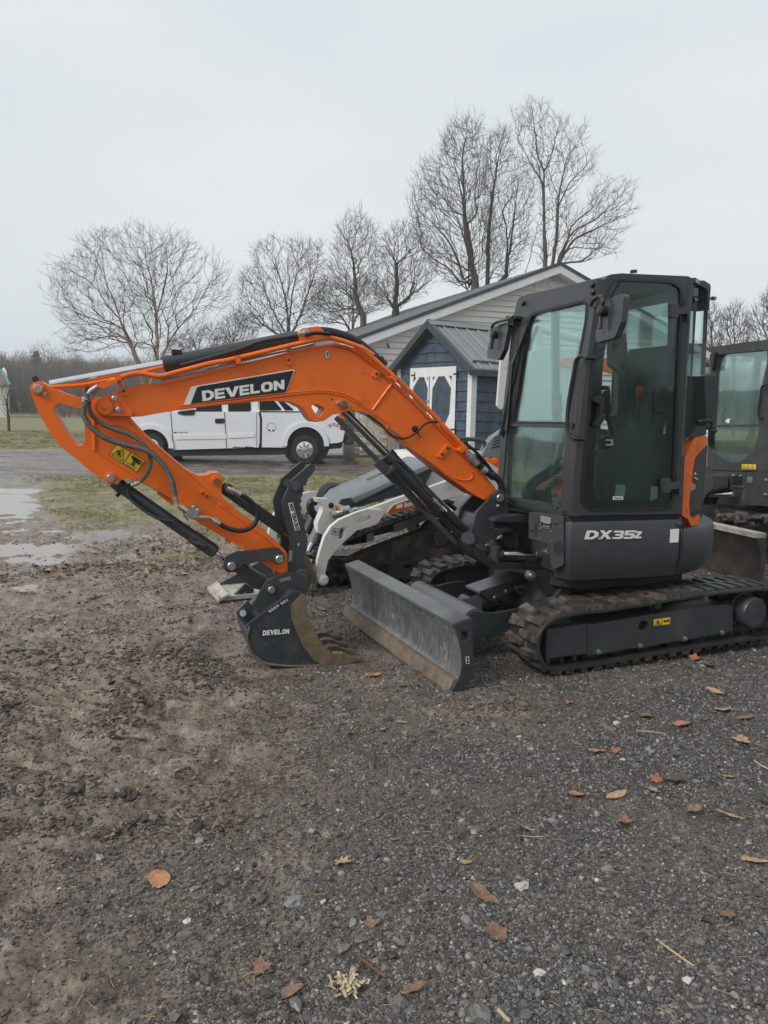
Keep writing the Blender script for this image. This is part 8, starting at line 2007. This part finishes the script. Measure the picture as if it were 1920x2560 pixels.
pxtree('tall sparse bare tree with a long limb sweeping right above the garage peak', 32, 13,
    [(880, 160), (960, 110), (990, 65), (1070, 95), (1120, 170), (1180, 170), (1230, 250), (1310, 200), (1330, 280), (1290, 380), (1355, 370), (1340, 500), (1270, 560), (1240, 640), (1250, 760), (1180, 900), (1060, 1010), (1000, 1030), (980, 900), (1040, 700), (1010, 500), (930, 420), (900, 300)],
    [(-1, 0, ((1070, 1600), (1065, 1250), (1068, 1000), (1060, 760), (1050, 560), (1000, 460), (940, 350), (890, 230)), 0), (0, 26, ((1055, 580), (1060, 480), (1020, 380), (1010, 250), (985, 100)), 1), (0, 12, ((1110, 1020), (1135, 820), (1145, 640), (1190, 420), (1230, 260)), -1), (2, 10, ((1145, 680), (1200, 560), (1290, 460), (1350, 380)), 1), (0, 24, ((1060, 480), (1100, 400), (1150, 200)), 1), (0, 10, ((955, 1060), (990, 940), (1020, 800), (1050, 700)), 0)],
    800, 8, r0=.13, dk=.34, rtip=.0056)
pxtree('low spreading bare tree whose limbs reach far right over the garage gable', 31, 13,
    [(1180, 860), (1230, 740), (1300, 680), (1340, 600), (1400, 500), (1480, 530), (1560, 520), (1580, 600), (1560, 680), (1600, 700), (1540, 760), (1550, 830), (1450, 840), (1520, 910), (1470, 980), (1380, 950), (1300, 1010), (1200, 1010), (1150, 960)],
    [(-1, 0, ((1120, 1600), (1125, 1250), (1130, 1040), (1180, 900), (1240, 820), (1350, 760), (1440, 680), (1530, 590)), 0), (0, 14, ((1150, 1000), (1230, 880), (1340, 820), (1460, 760), (1570, 710)), 1), (0, 14, ((1150, 1010), (1260, 1000), (1340, 980), (1400, 900)), -1), (0, 20, ((1190, 900), (1230, 780), (1330, 700), (1400, 580)), 1), (1, 10, ((1300, 900), (1400, 900), (1470, 970)), 0)],
    520, 9, r0=.12, dk=.30, rtip=.0055)
for i, (x0, x1, yt, nn_, lb) in enumerate(((1755, 1800, 765, 260, 'slim bare tree seen just right of the cab'), (1800, 1868, 762, 420, 'bare tree in the middle of the group over the right excavator'), (1865, 1990, 730, 700, 'largest bare tree over the right excavator, cut by the frame edge'))):
    cx_m = (x0+x1)/2; h_ = 960
    pxtree(lb, 48, 0, [(x0, 850), (x0+4, 800), (cx_m-10, yt), (cx_m+8, yt-5), (x1, 790), (x1+6, 850), (x1, 900), (x0, 905)],
        [(-1, 0, ((cx_m, 1090), (cx_m, 900), (cx_m+2, 840), (cx_m-3, yt+15)), 0), (0, 16, ((cx_m, 880), (cx_m-18, 820), (cx_m-22, yt+50)), 1), (0, 16, ((cx_m, 890), (cx_m+16, 830), (cx_m+22, yt+45)), -1)], nn_, 20+i, r0=.09, rtip=.007, up=.3, inertia=.8)
pxtree('small crooked sapling standing alone on the lawn at the far left', 38, 20, [(-30, 700), (60, 640), (130, 620), (190, 760), (200, 950), (160, 1120), (40, 1130), (-40, 950)],
    [(-1, 0, ((148, 1392), (140, 1220), (122, 1080), (120, 960), (130, 800), (128, 640)), 0), (0, 12, ((122, 1100), (60, 1020), (10, 900)), .3), (0, 16, ((122, 980), (60, 820), (20, 690)), -.3), (0, 12, ((130, 1120), (170, 1020), (180, 930)), 0)], 34, 31, r0=.07, rtip=.008, D=.3, twig=(.4, 1), mats=(barkd, barkd), group='bare trees behind the yard')
# far woods: generic trees set out along the field edge
fbark = mat('far_grey_bark', (.17, .145, .125), .95, var=.2, vscale=.5)
rs_ = np.random.RandomState(77)
far_meshes = []
for i in range(5):
    att = []
    H = rs_.uniform(7.5, 9.5); W_ = rs_.uniform(2.2, 3.2)
    while len(att) < 430:
        p = rs_.uniform(-1, 1, 3)
        if (p**2).sum() < 1: att.append((p[0]*W_*.8, p[1]*W_*.8, H*.6+p[2]*H*.42))
    tr = [np.array((rs_.randn()*.05*j, rs_.randn()*.05*j, .35*j)) for j in range(int(H*.6/.35))]
    pos, par, ntr = colonize([(tr, -1)], att, .5, rs=rs_, up=.2)
    far_meshes.append(treemesh('far_tree', pos, par, ntr, (fbark, fbark), .14, .013, twig=(.7, 1), seed=i))
n = 1500
r = rs_.uniform(88, 175, n); t = np.radians(np.where(rs_.rand(n) < .72, rs_.uniform(-32, 34, n), rs_.uniform(-180, 180, n)))
x, y = r*np.sin(t), r*np.cos(t); ok = ~((np.abs(x+41) < 5) & (y < 92)); x, y, t = x[ok], y[ok], t[ok]; n = len(x)
s = rs_.uniform(.6, 1.0, n)*np.where(y > 0, 1, 1.25)
s = np.where(t < math.radians(-15), s*.95, s)
scatter('far_woods', np.stack([x, y, height(x, y)-.1], -1), np.stack([0*x, 0*x, rs_.uniform(0, 6.28, n)], -1), np.stack([s, s, s], -1), rs_.randint(0, 5, n), far_meshes)
# brush under the trees
r = rs_.uniform(86, 120, 900); t = np.radians(rs_.uniform(-34, 34, 900)); x, y = r*np.sin(t), r*np.cos(t); s = rs_.uniform(.18, .34, 900)
ok = ~((np.abs(x+41) < 6) & (y < 95)); x, y, s = x[ok], y[ok], s[ok]; n = len(x)
scatter('undergrowth', np.stack([x, y, height(x, y)-.6], -1), np.stack([0*x, 0*x, rs_.uniform(0, 6.28, n)], -1), np.stack([s*1.5, s*1.5, s], -1), rs_.randint(0, 5, n), far_meshes)
# wooded hill behind
hm = mat('leafless_hillside', (.17, .145, .13), .95, var=.3, vscale=.25, bump=1, bscale=.5, dirt=.4, dirtcol=(.10, .10, .092), dscale=.12)
vs, fs = [], []; NT = 361; prof = [(150, -1), (170, 3.2), (190, 5.6), (230, 8.0), (300, 9.5), (420, 3), (480, -2)]
for i in range(NT):
    a = R(i-180)
    for (rr_, z) in prof:
        zz = z*(1+.16*float(fbm(np.array([a*6.]), np.array([rr_*.02]), 3)[0])*2) if z > 0 else z
        rj = rr_*(1+.02*math.sin(a*40)); vs.append((rj*math.sin(a), rj*math.cos(a), zz+random.uniform(0, .5)*(z > 0)))
k = len(prof)
for i in range(NT-1):
    for j in range(k-1): fs.append((i*k+j, i*k+j+1, (i+1)*k+j+1, (i+1)*k+j))
me = bpy.data.meshes.new('wooded_hills'); me.from_pydata(vs, [], fs); me.materials.append(hm); me.shade_smooth(); link('wooded_hills', me, kind='structure')
n = 1300; r = rs_.uniform(180, 290, n); t = np.radians(rs_.uniform(-36, 36, n)); x, y = r*np.sin(t), r*np.cos(t); s = rs_.uniform(.5, .9, n)
zz = np.interp(r, [p[0] for p in prof], [p[1] for p in prof])
scatter('hill_woods', np.stack([x, y, zz-1.2], -1), np.stack([0*x, 0*x, rs_.uniform(0, 6.28, n)], -1), np.stack([s, s, s], -1), rs_.randint(0, 5, n), far_meshes)
# pine standing over the treeline
pine_m = mat('dark_pine_needles', (.030, .045, .034), .8, var=.3, vscale=1)
P = hit((95, 1000), (0, 150, 0), Vector((0, 1, 0))); P.z = 2.0
PT_ = thing('pine_tree', P, 'dark pine standing above the far treeline at left', 'tree')
MB().cyl(P, P+Vector((0, 0, 8.3)), .22, 8, .04).build('trunk', barkd, PT_)
mb = MB(); r_ = random.Random(8)
for i in range(420):
    f = r_.random(); z = 3.6+5.2*f; rad = (1-f)**.7*2.9+.3; a = r_.uniform(0, 6.28); b = P+Vector((0, 0, z)); rr_ = rad*r_.uniform(.4, 1)
    e = b+Vector((math.cos(a)*rr_, math.sin(a)*rr_, -.25*rr_+r_.uniform(.1, .6)))
    sd_ = Vector((-math.sin(a), math.cos(a), 0))*.32
    c_ = b.lerp(e, .45); mb.add([c_-sd_, e, c_+sd_, c_+Vector((0, 0, .22))], [(0, 1, 3), (1, 2, 3), (0, 2, 1)])
mb.build('crown', pine_m, PT_, smooth=0)
# trees behind the photographer, seen only in the glass
for i, (x_, y_, s_) in enumerate(((6, -13, 1.5), (-3, -16, 1.7), (14, -9, 1.4), (0.5, -22, 1.8))):
    o = link('bare_tree', far_meshes[i], label='bare tree %s behind the photographer, mirrored in the glass' % ('beside the lane', 'with a broad crown', 'farthest right', 'farthest back')[i], cat='tree', group='bare trees mirrored in the glass', loc=(x_, y_, 0)); o.scale = (s_, s_, s_)

# ---------------------------------------------------------------- far buildings
BA = Fr(gnd(24, 1045), 31)
BN = thing('barn', BA.w(-3, 2, 0), 'pale barn with brown metal gambrel roof cut by the left edge', 'barn')
zb = BA.loc(hit((15, 962), BA.w(0, 0, 0), BA.y))[2]; zr = BA.loc(hit((15, 928), BA.w(0, 0, 0), BA.y))[2]; zq = BA.loc(hit((15, 916), BA.w(0, 0, 0), BA.y))[2]
MB().box(BA, -9, 0, 0, 7, 0, zb+.1).build('wall', M['siding'], BN)
tan_ = mat('brown_metal_roof', (.19, .145, .12), .5, var=.15, vscale=.5); teal = mat('teal_trim', (.10, .22, .22), .5)
MB().hexa([BA.w(-9, -.3, zb), BA.w(.1, -.3, zb), BA.w(.1, -.2, zb), BA.w(-9, -.2, zb), BA.w(-9, 1.0, zr), BA.w(-.5, 1.0, zr), BA.w(-.5, 1.1, zr), BA.w(-9, 1.1, zr)]).build('roof', tan_, BN)
MB().hexa([BA.w(-9, 1.0, zr), BA.w(-.5, 1.0, zr), BA.w(-.5, 1.1, zr), BA.w(-9, 1.1, zr), BA.w(-9, 3, zq), BA.w(-.9, 3, zq), BA.w(-.9, 3.1, zq), BA.w(-9, 3.1, zq)]).build('roof_top', M['trimwhite'], BN)
MB().prism([BA.w(-.1, y_, z_) for y_, z_ in ((-.2, 0), (6, 0), (6, zb), (5, zr), (3, zq), (1.05, zr), (-.2, zb))], BA.x*.1).build('gable_end', M['siding'], BN)
MB().bar([BA.w(.12, -.3, zb), BA.w(-.35, 1.0, zr), BA.w(-.8, 3, zq)], .2, .2, BA.y).build('roof_trim', teal, BN)
MB().box(BA, -9, .12, -.36, -.30, zb-.15, zb).build('eave_trim', teal, BN)
BS = Fr(gnd(155, 1039), 0)
WS = thing('wooden_shed', BS.w(2, 2, 0), 'small brown wooden shed with cross-braced doors on the far side of the field', 'shed')
bw = mat('brown_plank', (.17, .095, .062), .8, var=.25, vscale=2); bw2 = mat('pale_brown_plank', (.26, .17, .12), .8, var=.25, vscale=2)
x1_ = BS.loc(hit((215, 1039), BS.w(0, 0, 0), BS.y))[0]; zs_ = BS.loc(hit((155, 1012), BS.w(0, 0, 0), BS.y))[2]
MB().box(BS, .35, x1_, 0, 3, 0, zs_).build('wall', bw, WS); MB().box(BS, 0, .34, .1, 3, 0, zs_+.1).build('side_wall', bw2, WS)
MB().box(BS, -.1, x1_+.1, -.2, 3.2, zs_+.1, zs_+.3).build('roof', M['roofdark'], WS)
for x in (.8, 1.8): 
    d_ = MB().box(BS, x, x+.9, -.06, -.01, .05, zs_*.8).build('door', bw, WS)
    for a, b in (((0, .05), (.9, zs_*.8)), ((.9, .05), (0, zs_*.8)), ((0, .05), (0, zs_*.8)), ((.9, .05), (.9, zs_*.8)), ((0, zs_*.8), (.9, zs_*.8))):
        MB().bar([BS.w(x+a[0], -.09, a[1]), BS.w(x+b[0], -.09, b[1])], .06, .04, BS.y).build('door_brace', bw2, d_)
HF = Fr((0, 0, 0), 0)
hx = hit((1768, 1010), (0, 55, 0), Vector((0, 1, 0))); HH = Fr((hx.x, 55, 0), 0)
HS = thing('white_house', HH.w(0, 2, 0), 'sliver of a white house between the cab and the right excavator', 'house')
MB().box(HH, -4, .25, 0, 5, 0, 4.4).build('wall', M['trimwhite'], HS); MB().hexa([HH.w(-4, -.4, 4.4), HH.w(.6, -.4, 4.4), HH.w(.6, 5.4, 4.4), HH.w(-4, 5.4, 4.4), HH.w(-4, 2.3, 5.6), HH.w(.4, 2.3, 5.6), HH.w(.4, 2.7, 5.6), HH.w(-4, 2.7, 5.6)]).build('roof', M['roofdark'], HS)
print('tree faces', TRI)

# thin mist over the fields
hb = MB(); hb.box(Fr((0, 0, 0), 0), -430, 430, -40, 430, -4, 16.5)
hz = bpy.data.materials.new('mist'); hz.use_nodes = True; nt = hz.node_tree; nt.nodes.remove(nt.nodes['Principled BSDF'])
pv = nt.nodes.new('ShaderNodeVolumePrincipled'); pv.inputs['Color'].default_value = (.93, .96, 1, 1); pv.inputs['Density'].default_value = .0012; pv.inputs['Anisotropy'].default_value = .2
nt.links.new(pv.outputs[0], nt.nodes['Material Output'].inputs['Volume'])
hb.build('haze', hz, None, kind='stuff')
